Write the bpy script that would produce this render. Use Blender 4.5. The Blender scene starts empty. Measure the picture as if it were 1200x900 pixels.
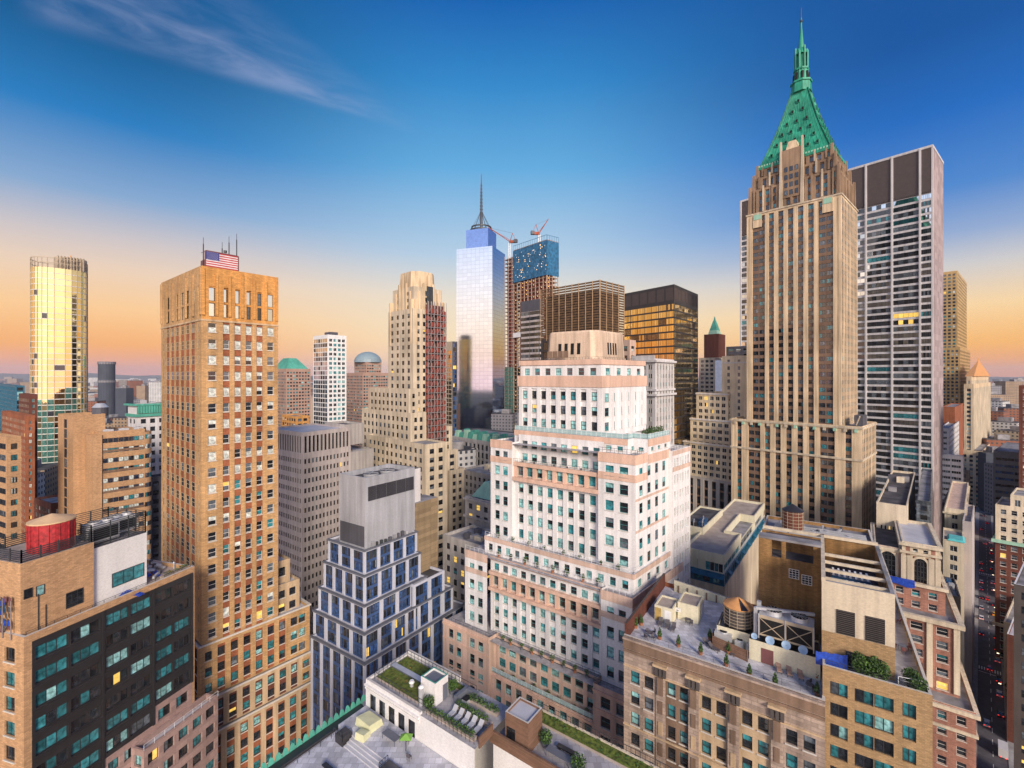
import bpy, math, random
from mathutils import Vector, Matrix
random.seed(7)
S = bpy.context.scene
COL = S.collection
R = math.radians
# ------------------------------------------------------------------ camera, sky, sun, exposure
F, CX, CY, H = 545.0, 600.0, 440.0, 120.0
cam_d = bpy.data.cameras.new('camera'); cam = bpy.data.objects.new('camera', cam_d); COL.objects.link(cam)
cam_d.sensor_width = 36; cam_d.lens = 36 * F / 1200; cam_d.shift_y = -10 / 1200
cam_d.clip_start = 0.5; cam_d.clip_end = 40000
cam.location = (0, 0, H); cam.rotation_euler = (R(90), 0, 0)
S.camera = cam
SUN_EL, SUN_AZ = 24.0, 163.0          # azimuth clockwise from +Y (the view direction)
sd = Vector((math.sin(R(SUN_AZ)) * math.cos(R(SUN_EL)), math.cos(R(SUN_AZ)) * math.cos(R(SUN_EL)), math.sin(R(SUN_EL))))
sl = bpy.data.lights.new('sun', 'SUN'); sl.energy = 2.9; sl.angle = R(16); sl.color = (1.0, 0.85, 0.69)
so = bpy.data.objects.new('sun', sl); COL.objects.link(so); so.rotation_euler = (-sd).to_track_quat('-Z', 'Y').to_euler()
S.view_settings.view_transform = 'Standard'; S.view_settings.look = 'None'; S.view_settings.gamma = 1
S.view_settings.exposure = 0.55
S.render.engine = 'CYCLES'
S.cycles.use_denoising = True
S.cycles.max_bounces = 6; S.cycles.diffuse_bounces = 3; S.cycles.glossy_bounces = 3; S.cycles.volume_bounces = 0
S.cycles.sample_clamp_indirect = 4

def world():
    w = bpy.data.worlds.new('World'); S.world = w; w.use_nodes = True
    nt = w.node_tree; N = nt.nodes; L = nt.links
    for n in list(N): N.remove(n)
    out = N.new('ShaderNodeOutputWorld'); bg = N.new('ShaderNodeBackground'); L.new(bg.outputs[0], out.inputs[0])
    tc = N.new('ShaderNodeTexCoord'); sep = N.new('ShaderNodeSeparateXYZ'); L.new(tc.outputs['Generated'], sep.inputs[0])
    def math_(op, a, b=None, c=None, clamp=False):
        m = N.new('ShaderNodeMath'); m.operation = op; m.use_clamp = clamp
        for i, v in enumerate((a, b, c)):
            if v is None: continue
            if isinstance(v, (int, float)): m.inputs[i].default_value = v
            else: L.new(v, m.inputs[i])
        return m.outputs[0]
    X, Y, Z = sep.outputs
    def ramp(stops):
        r = N.new('ShaderNodeValToRGB'); r.color_ramp.interpolation = 'LINEAR'
        e = r.color_ramp.elements
        while len(e) < len(stops): e.new(0.5)
        for k, (p, c) in enumerate(stops):
            e[k].position = p
            e[k].color = tuple(((v / 255) / 12.92 if v / 255 <= .04045 else ((v / 255 + .055) / 1.055) ** 2.4) for v in c) + (1,)
        L.new(Z, r.inputs[0]); return r.outputs[0]
    # ahead (west to north): cream low, pale blue, deep blue; towards left pink-orange, towards right orange
    mid = ramp([(0.0, (246, 208, 186)), (0.073, (252, 226, 184)), (0.163, (234, 222, 202)), (0.249, (178, 204, 226)), (0.403, (98, 170, 220)), (0.53, (44, 134, 200)), (0.628, (6, 96, 176)), (1.0, (10, 60, 130))])
    left = ramp([(0.0, (242, 158, 142)), (0.049, (255, 176, 92)), (0.11, (253, 204, 144)), (0.17, (236, 208, 182)), (0.217, (206, 196, 196)), (0.284, (130, 166, 206)), (0.385, (26, 122, 190)), (0.477, (0, 90, 148)), (1.0, (10, 60, 130))])
    right = ramp([(0.0, (250, 150, 88)), (0.049, (255, 184, 84)), (0.11, (250, 214, 160)), (0.17, (206, 203, 202)), (0.217, (146, 170, 208)), (0.284, (74, 134, 204)), (0.385, (20, 104, 190)), (0.477, (2, 84, 160)), (1.0, (10, 60, 130))])
    ax = math_('DIVIDE', X, math_('SQRT', math_('ADD', math_('MULTIPLY', X, X), math_('ADD', math_('MULTIPLY', Y, Y), 1e-5))))
    mr = N.new('ShaderNodeMapRange'); mr.interpolation_type = 'SMOOTHSTEP'; L.new(ax, mr.inputs[0]); mr.inputs[1].default_value = 0.05; mr.inputs[2].default_value = 0.66
    ml = N.new('ShaderNodeMapRange'); ml.interpolation_type = 'SMOOTHSTEP'; L.new(math_('MULTIPLY', ax, -1), ml.inputs[0]); ml.inputs[1].default_value = 0.10; ml.inputs[2].default_value = 0.66
    def mix(f, a, b):
        m = N.new('ShaderNodeMix'); m.data_type = 'RGBA'
        if isinstance(f, (int, float)): m.inputs[0].default_value = f
        else: L.new(f, m.inputs[0])
        for k, v in ((6, a), (7, b)):
            if isinstance(v, tuple): m.inputs[k].default_value = v
            else: L.new(v, m.inputs[k])
        return m.outputs[2]
    c = mix(ml.outputs[0], mid, left); c = mix(mr.outputs[0], c, right)
    # thin streak of cirrus high on the left: laid out in direction space (x/y, z/y planes of the sky dome)
    px = math_('DIVIDE', X, math_('MAXIMUM', Y, 0.05)); pz = math_('DIVIDE', Z, math_('MAXIMUM', Y, 0.05))
    # u runs along the streak from (-1.02,0.86) to (-0.25,0.52)
    cb = N.new('ShaderNodeCombineXYZ'); L.new(px, cb.inputs[0]); L.new(pz, cb.inputs[1])
    def lin(a, b, c0): return math_('ADD', math_('ADD', math_('MULTIPLY', px, a), math_('MULTIPLY', pz, b)), c0)
    dxv, dyv = 0.77, -0.27; ln = math.hypot(dxv, dyv); dxv /= ln; dyv /= ln
    u = lin(dxv, dyv, -(dxv * -1.03 + dyv * 0.81)); v = lin(-dyv, dxv, -(-dyv * -1.03 + dxv * 0.81))
    cb2 = N.new('ShaderNodeCombineXYZ'); L.new(math_('MULTIPLY', u, 3.0), cb2.inputs[0]); L.new(math_('MULTIPLY', v, 15.0), cb2.inputs[1])
    nz = N.new('ShaderNodeTexNoise'); nz.inputs['Scale'].default_value = 1.0; nz.inputs['Detail'].default_value = 8; nz.inputs['Roughness'].default_value = .62; nz.inputs['Distortion'].default_value = .5
    L.new(cb2.outputs[0], nz.inputs['Vector'])
    def smooth(val, a, b):
        m = N.new('ShaderNodeMapRange'); m.interpolation_type = 'SMOOTHSTEP'; L.new(val, m.inputs[0]); m.inputs[1].default_value = a; m.inputs[2].default_value = b
        return m.outputs[0]
    # body: v between lower edge (0) and an upper edge that tapers to the tip at u=.84
    bell = math_('MULTIPLY', smooth(u, -0.05, 0.06), smooth(u, 0.90, 0.72))
    vv = math_('DIVIDE', v, math_('ADD', math_('MULTIPLY', math_('MAXIMUM', math_('SUBTRACT', 0.92, u), 0.02), 0.19), 0.012))
    core = math_('MULTIPLY', smooth(vv, -0.35, 0.12), smooth(vv, 0.9, 0.15))
    veil = math_('MULTIPLY', math_('MULTIPLY', smooth(vv, -0.2, 0.3), smooth(vv, 1.7, 0.7)), 0.55)
    dens = math_('MULTIPLY', math_('MULTIPLY', math_('MAXIMUM', core, veil), bell), smooth(nz.outputs['Fac'], 0.30, 0.72))
    c = mix(math_('MULTIPLY', dens, 0.40, clamp=True), c, (0.46, 0.50, 0.72, 1))
    sky = N.new('ShaderNodeTexSky'); sky.sky_type = 'NISHITA'; sky.sun_disc = False
    sky.sun_elevation = R(SUN_EL); sky.sun_rotation = R(SUN_AZ); sky.air_density = 1.0
    sc_ = N.new('ShaderNodeVectorMath'); sc_.operation = 'SCALE'; L.new(sky.outputs[0], sc_.inputs[0]); sc_.inputs['Scale'].default_value = 0.10
    c = mix(0.02, c, sc_.outputs[0])
    # unseen sky behind the camera, brightened and whitened to add fill and reflections
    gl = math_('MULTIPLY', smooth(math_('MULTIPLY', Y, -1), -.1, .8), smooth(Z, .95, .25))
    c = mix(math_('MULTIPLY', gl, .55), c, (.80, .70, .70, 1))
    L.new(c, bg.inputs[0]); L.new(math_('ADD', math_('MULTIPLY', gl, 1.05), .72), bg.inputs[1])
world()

# ------------------------------------------------------------------ materials
def srgb(r, g, b):
    return tuple((v / 255) / 12.92 if v / 255 <= .04045 else ((v / 255 + .055) / 1.055) ** 2.4 for v in (r, g, b)) + (1,)
M = {}
def newmat(name):
    m = bpy.data.materials.new(name); m.use_nodes = True; M[name] = m
    return m, m.node_tree.nodes, m.node_tree.links, m.node_tree.nodes['Principled BSDF']
def wall_mat(name, col, rough=.85, var=.22, stain=.35, brick=None, bump=.25, scale=1.0, col2=None, joints=None):
    """stone / brick / stucco: broad blotches, vertical weather streaks, fine grain, optional courses."""
    m, N, L, P = newmat(name)
    tc = N.new('ShaderNodeTexCoord')
    def noise(s, sc3, det=4):
        mp = N.new('ShaderNodeMapping'); mp.inputs['Scale'].default_value = sc3; L.new(tc.outputs['Object'], mp.inputs[0])
        n = N.new('ShaderNodeTexNoise'); n.inputs['Scale'].default_value = s; n.inputs['Detail'].default_value = det; L.new(mp.outputs[0], n.inputs[0]); return n.outputs['Fac']
    def mr(v, a, b, c, d):
        n = N.new('ShaderNodeMapRange'); L.new(v, n.inputs[0]); n.inputs[1].default_value = a; n.inputs[2].default_value = b; n.inputs[3].default_value = c; n.inputs[4].default_value = d; return n.outputs[0]
    def mul(a, b):
        n = N.new('ShaderNodeMath'); n.operation = 'MULTIPLY'; L.new(a, n.inputs[0]); L.new(b, n.inputs[1]); return n.outputs[0]
    blot = mr(noise(.09 * scale, (1, 1, 1), 5), .3, .7, 1 - var, 1 + var * .6)
    streak = mr(noise(.9 * scale, (1, 1, .06), 5), .35, .75, 1.0, 1 - stain)
    grain = mr(noise(3.2 * scale, (1, 1, 1.6), 6), .25, .75, .86, 1.10)
    f = mul(mul(blot, streak), grain)
    src = None; bumpsrc = grain
    if brick:
        uv = N.new('ShaderNodeUVMap'); bt = N.new('ShaderNodeTexBrick'); L.new(uv.outputs[0], bt.inputs[0])
        bt.inputs['Scale'].default_value = 1; bt.inputs['Brick Width'].default_value = brick[0]; bt.inputs['Row Height'].default_value = brick[1]
        bt.inputs['Mortar Size'].default_value = brick[2]; bt.inputs['Bias'].default_value = -.1
        c = Vector(col[:3]); bt.inputs['Color1'].default_value = tuple(c * 1.12) + (1,); bt.inputs['Color2'].default_value = tuple((Vector(col2[:3]) if col2 else c * .74)) + (1,)
        bt.inputs['Mortar'].default_value = tuple(c * .62 + Vector((.05, .045, .04))) + (1,)
        src = bt.outputs[0]; bumpsrc = bt.outputs['Fac']
    vm = N.new('ShaderNodeVectorMath'); vm.operation = 'SCALE'
    if src: L.new(src, vm.inputs[0])
    else: vm.inputs[0].default_value = col[:3]
    L.new(f, vm.inputs['Scale'])
    L.new(vm.outputs[0], P.inputs['Base Color']); P.inputs['Roughness'].default_value = rough
    P.inputs['Specular IOR Level'].default_value = .3
    bp = N.new('ShaderNodeBump'); bp.inputs['Strength'].default_value = bump; bp.inputs['Distance'].default_value = .05
    if brick: bp.invert = True
    L.new(bumpsrc, bp.inputs['Height']); L.new(bp.outputs[0], P.inputs['Normal'])
    return m
def plain(name, col, rough=.6, metal=0, var=.12, scale=1.0, spec=.5):
    m, N, L, P = newmat(name)
    tc = N.new('ShaderNodeTexCoord'); n = N.new('ShaderNodeTexNoise'); n.inputs['Scale'].default_value = .7 * scale; n.inputs['Detail'].default_value = 6; L.new(tc.outputs['Object'], n.inputs[0])
    mr = N.new('ShaderNodeMapRange'); L.new(n.outputs['Fac'], mr.inputs[0]); mr.inputs[1].default_value = .3; mr.inputs[2].default_value = .7; mr.inputs[3].default_value = 1 - var; mr.inputs[4].default_value = 1 + var
    vm = N.new('ShaderNodeVectorMath'); vm.operation = 'SCALE'; vm.inputs[0].default_value = col[:3]; L.new(mr.outputs[0], vm.inputs['Scale'])
    L.new(vm.outputs[0], P.inputs['Base Color']); P.inputs['Roughness'].default_value = rough; P.inputs['Metallic'].default_value = metal; P.inputs['Specular IOR Level'].default_value = spec
    return m
def glass(name, col, rough=.06, metal=0.0, emit=None, es=0, spec=.8, var=.25, wav=.0):
    m, N, L, P = newmat(name)
    P.inputs['Roughness'].default_value = rough; P.inputs['Metallic'].default_value = metal; P.inputs['Specular IOR Level'].default_value = spec
    tc = N.new('ShaderNodeTexCoord'); mp = N.new('ShaderNodeMapping'); mp.inputs['Scale'].default_value = (.45, .45, .31); L.new(tc.outputs['Object'], mp.inputs[0])
    gi = N.new('ShaderNodeNewGeometry'); wn = N.new('ShaderNodeTexWhiteNoise'); wn.noise_dimensions = '1D'; L.new(gi.outputs['Random Per Island'], wn.inputs['W'])
    oi = N.new('ShaderNodeObjectInfo'); ad = N.new('ShaderNodeMath'); ad.operation = 'ADD'; L.new(wn.outputs[0], ad.inputs[0]); L.new(oi.outputs['Random'], ad.inputs[1])
    fr = N.new('ShaderNodeMath'); fr.operation = 'FRACT'; L.new(ad.outputs[0], fr.inputs[0])
    mr = N.new('ShaderNodeMapRange'); L.new(fr.outputs[0], mr.inputs[0]); mr.inputs[3].default_value = 1 - var; mr.inputs[4].default_value = 1 + var
    n2 = N.new('ShaderNodeTexNoise'); n2.inputs['Scale'].default_value = 1.5; n2.inputs['Detail'].default_value = 3; L.new(tc.outputs['Object'], n2.inputs[0])  # mottled reflection look put into the pane colour, with interior variation
    m2 = N.new('ShaderNodeMapRange'); L.new(n2.outputs['Fac'], m2.inputs[0]); m2.inputs[1].default_value = .35; m2.inputs[2].default_value = .65; m2.inputs[3].default_value = 1.0 if metal > .9 else .45; m2.inputs[4].default_value = 1.0 if metal > .9 else 1.35
    m3 = N.new('ShaderNodeMath'); m3.operation = 'MULTIPLY'; L.new(mr.outputs[0], m3.inputs[0]); L.new(m2.outputs[0], m3.inputs[1])
    vm = N.new('ShaderNodeVectorMath'); vm.operation = 'SCALE'; vm.inputs[0].default_value = col[:3]; L.new(m3.outputs[0], vm.inputs['Scale']); L.new(vm.outputs[0], P.inputs['Base Color'])
    if wav:
        n = N.new('ShaderNodeTexNoise'); n.inputs['Scale'].default_value = .35; n.inputs['Detail'].default_value = 2; L.new(tc.outputs['Object'], n.inputs[0])
        bp = N.new('ShaderNodeBump'); bp.inputs['Strength'].default_value = wav; bp.inputs['Distance'].default_value = .2; L.new(n.outputs['Fac'], bp.inputs['Height']); L.new(bp.outputs[0], P.inputs['Normal'])
    if emit: P.inputs['Emission Color'].default_value = emit; P.inputs['Emission Strength'].default_value = es
    return m

# windows: what stands behind the pane
glass('pane_dark', (.018, .022, .028, 1), .04, spec=1.0, var=.6)
glass('pane_grey', (.10, .12, .14, 1), .06, spec=.9, var=.5)
glass('pane_teal', (.035, .20, .23, 1), .08, spec=.9, var=.45)
glass('pane_aqua', (.26, .52, .52, 1), .20, spec=.7, var=.25)
glass('pane_pale', (.55, .60, .56, 1), .22, spec=.6, var=.2)
glass('pane_blue', (.04, .10, .26, 1), .05, spec=1.0, var=.5)
glass('pane_lit', (.5, .33, .10, 1), .15, emit=(1, .62, .12, 1), es=.55, var=.5)
glass('pane_sky', (.62, .66, .68, 1), .03, metal=1.0, var=.15)
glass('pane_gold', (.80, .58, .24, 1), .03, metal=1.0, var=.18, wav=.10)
glass('pane_bronze', (.22, .15, .09, 1), .05, metal=.8, var=.4)
plain('frame_dark', (.03, .03, .032, 1), .5)
plain('frame_white', (.62, .60, .56, 1), .55)
plain('frame_tan', (.42, .34, .24, 1), .6)
plain('frame_teal', (.05, .20, .20, 1), .5)
VAR = {   # weights of pane kinds
    'office': [('pane_dark', 5), ('pane_grey', 3), ('pane_teal', 2), ('pane_pale', 1), ('pane_lit', .08)],
    'tealdark': [('pane_dark', 7), ('pane_teal', 6), ('pane_aqua', 2), ('pane_grey', 1), ('pane_lit', .06)], 'towerdark': [('pane_dark', 9), ('pane_teal', 2.2), ('pane_grey', 2)],
    'aqua': [('pane_aqua', 5), ('pane_dark', 6), ('pane_teal', 3), ('pane_grey', 2), ('pane_lit', .05)],
    'pale': [('pane_pale', 6), ('pane_dark', 4), ('pane_grey', 3), ('pane_lit', .06)],
    'dark': [('pane_dark', 8), ('pane_grey', 2), ('pane_lit', .15)],
    'blue': [('pane_blue', 6), ('pane_dark', 4), ('pane_lit', .15), ('pane_grey', 1)],
    'lit': [('pane_lit', 3), ('pane_dark', 6), ('pane_teal', 1)],
    'skyg': [('pane_sky', 5), ('pane_grey', 2), ('pane_dark', 2)],
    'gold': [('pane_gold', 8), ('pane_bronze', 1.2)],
    'bronze': [('pane_bronze', 3), ('pane_dark', 6), ('pane_lit', .3)],
    'slab': [('pane_dark', 6), ('pane_teal', .6), ('pane_sky', 2.2), ('pane_grey', 2), ('pane_lit', .12)],
    'aqtop': [('pane_sky', 5), ('pane_pale', 3), ('pane_teal', 1)],
}
def pick(kind):
    v = VAR[kind]; t = sum(w for _, w in v); r = random.random() * t
    for k, w in v:
        r -= w
        if r <= 0: return k
    return v[-1][0]

# ------------------------------------------------------------------ mesh builder
class MB:
    def __init__(s): s.v = []; s.f = []; s.m = []; s.mats = []
    def mi(s, mat):
        if mat not in s.mats: s.mats.append(mat)
        return s.mats.index(mat)
    def poly(s, pts, mat):
        i = len(s.v); s.v += [tuple(p) for p in pts]; s.f.append(tuple(range(i, i + len(pts)))); s.m.append(s.mi(mat))
    def hexa(s, b, t, mat, top=None, bottom=False):
        """b, t: rings of points (same count) -> closed prism"""
        i = len(s.v); n = len(b); s.v += [tuple(p) for p in b] + [tuple(p) for p in t]; k = s.mi(mat)
        for j in range(n):
            s.f.append((i + j, i + (j + 1) % n, i + n + (j + 1) % n, i + n + j)); s.m.append(k)
        s.f.append(tuple(range(i + n, i + 2 * n))); s.m.append(s.mi(top) if top else k)
        s.f.append(tuple(reversed(range(i, i + n)))); s.m.append(k)
    def box(s, c, d, mat, rz=0, top=None):
        cx, cy, cz = c; x, y, z = d[0] / 2, d[1] / 2, d[2]
        ca, sa = math.cos(rz), math.sin(rz)
        r = [(cx + a * ca - b * sa, cy + a * sa + b * ca) for a, b in ((-x, -y), (x, -y), (x, y), (-x, y))]
        s.hexa([(p[0], p[1], cz) for p in r], [(p[0], p[1], cz + z) for p in r], mat, top)
    def bar(s, p, q, w, mat, h=None):
        p, q = Vector(p), Vector(q); d = (q - p)
        if d.length < 1e-6: return
        d.normalize(); up = Vector((0, 0, 1)) if abs(d.z) < .95 else Vector((1, 0, 0))
        a = d.cross(up).normalized() * (w / 2); b = a.cross(d).normalized() * ((h or w) / 2)
        s.hexa([p + a + b, p - a + b, p - a - b, p + a - b], [q + a + b, q - a + b, q - a - b, q + a - b], mat)
    def cyl(s, c, r, h, mat, n=16, r2=None, top=None, ph=0):
        r2 = r if r2 is None else r2
        b = [(c[0] + r * math.cos(ph + 2 * math.pi * k / n), c[1] + r * math.sin(ph + 2 * math.pi * k / n), c[2]) for k in range(n)]
        t = [(c[0] + r2 * math.cos(ph + 2 * math.pi * k / n), c[1] + r2 * math.sin(ph + 2 * math.pi * k / n), c[2] + h) for k in range(n)]
        s.hexa(b, t, mat, top)
    def add(s, o, mtx):
        i = len(s.v); s.v += [tuple(mtx @ Vector(p)) for p in o.v]
        s.f += [tuple(a + i for a in f) for f in o.f]; s.m += [s.mi(o.mats[k]) for k in o.m]
    def data(s, name, org=(0, 0, 0), uv=True, smooth=False):
        me = bpy.data.meshes.new(name); ox, oy, oz = org
        me.from_pydata([(x - ox, y - oy, z - oz) for x, y, z in s.v], [], s.f)
        for k in s.mats: me.materials.append(M[k])
        me.polygons.foreach_set('material_index', s.m)
        if uv:
            me.update(); ul = me.uv_layers.new(name='UVMap'); buf = [0.0] * (2 * len(me.loops)); vs = me.vertices
            for p in me.polygons:
                n = p.normal
                if abs(n.z) > .7:
                    for li in p.loop_indices:
                        c = vs[me.loops[li].vertex_index].co; buf[2 * li] = c.x; buf[2 * li + 1] = c.y
                else:
                    l = math.hypot(n.x, n.y) or 1; tx, ty = -n.y / l, n.x / l
                    for li in p.loop_indices:
                        c = vs[me.loops[li].vertex_index].co; buf[2 * li] = c.x * tx + c.y * ty; buf[2 * li + 1] = c.z
            ul.data.foreach_set('uv', buf)
        if smooth: me.polygons.foreach_set('use_smooth', [True] * len(me.polygons))
        me.update(); return me
    def build(s, name, parent=None, org=(0, 0, 0), **k):
        o = bpy.data.objects.new(name, s.data(name, org, **k)); COL.objects.link(o)
        if parent is not None: o.parent = parent
        return o
def tag(o, label=None, cat=None, group=None, kind=None):
    if label: o['label'] = label
    if cat: o['category'] = cat
    if group: o['group'] = group
    if kind: o['kind'] = kind
    return o
def empty(name, loc, rz=0, **k):
    o = bpy.data.objects.new(name, None); COL.objects.link(o); o.location = loc; o.rotation_euler = (0, 0, rz); o.empty_display_size = .5
    return tag(o, **k)
def copy_tree(o, parent=None, loc=None, rz=None, label=None, group=None):
    c = o.copy(); COL.objects.link(c)
    if parent is not None: c.parent = parent
    if loc is not None: c.location = loc
    if rz is not None: c.rotation_euler = (0, 0, rz)
    if label: c['label'] = label
    if group: c['group'] = group
    for ch in o.children: copy_tree(ch, c)
    return c

# ------------------------------------------------------------------ building frame: a corner and two street directions
class Fr:
    def __init__(s, col, D, xl, xr):
        s.C = Vector(((col - CX) / F * D, D)); s.U = Vector(((xr - CX) / F, 1)).normalized(); s.V = Vector(((xl - CX) / F, 1)).normalized()
        s.nL = Vector((-s.V.y, s.V.x)); s.nL = s.nL if s.nL.dot(s.U) < 0 else -s.nL     # outward of the face along V
        s.nR = Vector((-s.U.y, s.U.x)); s.nR = s.nR if s.nR.dot(s.V) < 0 else -s.nR     # outward of the face along U
    def p2(s, u, v): return s.C + s.U * u + s.V * v
    def p(s, u, v, z): q = s.p2(u, v); return Vector((q.x, q.y, z))
    def _at(s, col, B, d): k = (col - CX) / F; return (k * B.y - B.x) / (d.x - k * d.y)
    def ua(s, col, v=0): return s._at(col, s.p2(0, v), s.U)
    def va(s, col, u=0): return s._at(col, s.p2(u, 0), s.V)
    def za(s, row, u=0, v=0): return H + (CY - row) / F * s.p2(u, v).y
    def at(s, col, row, z):
        """local (u, v) of the point at height z seen in that direction"""
        D = (H - z) * F / (row - CY); X = (col - CX) / F * D; w = Vector((X, D)) - s.C
        det = s.U.x * s.V.y - s.U.y * s.V.x
        return ((w.x * s.V.y - w.y * s.V.x) / det, (s.U.x * w.y - s.U.y * w.x) / det)

_units = {}
def win_unit(w, h, style, kinds, frame):
    """frame MB, pane MB of one window; local x along wall, y outwards, z up, origin at sill centre"""
    f, g = MB(), MB(); b = min(.09, w * .07); x = w / 2
    def fbox(x0, x1, z0, z1, y1=.07):
        f.poly([(x0, y1, z0), (x1, y1, z0), (x1, y1, z1), (x0, y1, z1)], frame)
        f.poly([(x0, 0, z1), (x0, y1, z1), (x1, y1, z1), (x1, 0, z1)], frame); f.poly([(x0, 0, z0), (x1, 0, z0), (x1, y1, z0), (x0, y1, z0)], frame)
        f.poly([(x0, 0, z0), (x0, y1, z0), (x0, y1, z1), (x0, 0, z1)], frame); f.poly([(x1, 0, z0), (x1, 0, z1), (x1, y1, z1), (x1, y1, z0)], frame)
    def pane(x0, x1, z0, z1, k, y=.015): g.poly([(x0, y, z0), (x1, y, z0), (x1, y, z1), (x0, y, z1)], k)
    fbox(-x, x, 0, b); fbox(-x, x, h - b, h); fbox(-x, -x + b, b, h - b); fbox(x - b, x, b, h - b)
    if style == 'sash':
        t = h * .52; fbox(-x + b, x - b, t - b / 2, t + b / 2, .05)
        pane(-x + b, x - b, b, t, kinds[0], .005); pane(-x + b, x - b, t, h - b, kinds[1])
    elif style == 'pair':
        fbox(-b * .6, b * .6, b, h - b, .05); t = h * .5
        for s_, k in ((-1, 0), (1, 1)):
            x0, x1 = (-x + b, 0) if s_ < 0 else (0, x - b)
            fbox(x0, x1, t - b / 3, t + b / 3, .045); pane(x0, x1, b, t, kinds[0]); pane(x0, x1, t, h - b, kinds[1])
    elif style == 'two':
        fbox(-b * .5, b * .5, b, h - b, .05); pane(-x + b, 0, b, h - b, kinds[0]); pane(0, x - b, b, h - b, kinds[1])
    elif style.startswith('strip'):
        n = int(style[5:]); e = (w - 2 * b) / n
        for k in range(n):
            if k: fbox(-x + b + e * k - b / 2, -x + b + e * k + b / 2, b, h - b, .06)
            pane(-x + b + e * k, -x + b + e * (k + 1), b, h - b, kinds[k % 2])
    elif style == 'grid':
        for k in (1, 2): fbox(-x + w * k / 3 - .03, -x + w * k / 3 + .03, b, h - b, .05)
        for k in (1, 2, 3): fbox(-x + b, x - b, h * k / 4 - .03, h * k / 4 + .03, .045)
        pane(-x + b, x - b, b, h / 2, kinds[0]); pane(-x + b, x - b, h / 2, h - b, kinds[1])
    else:
        pane(-x + b, x - b, b, h - b, kinds[0])
    return f, g

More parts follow.
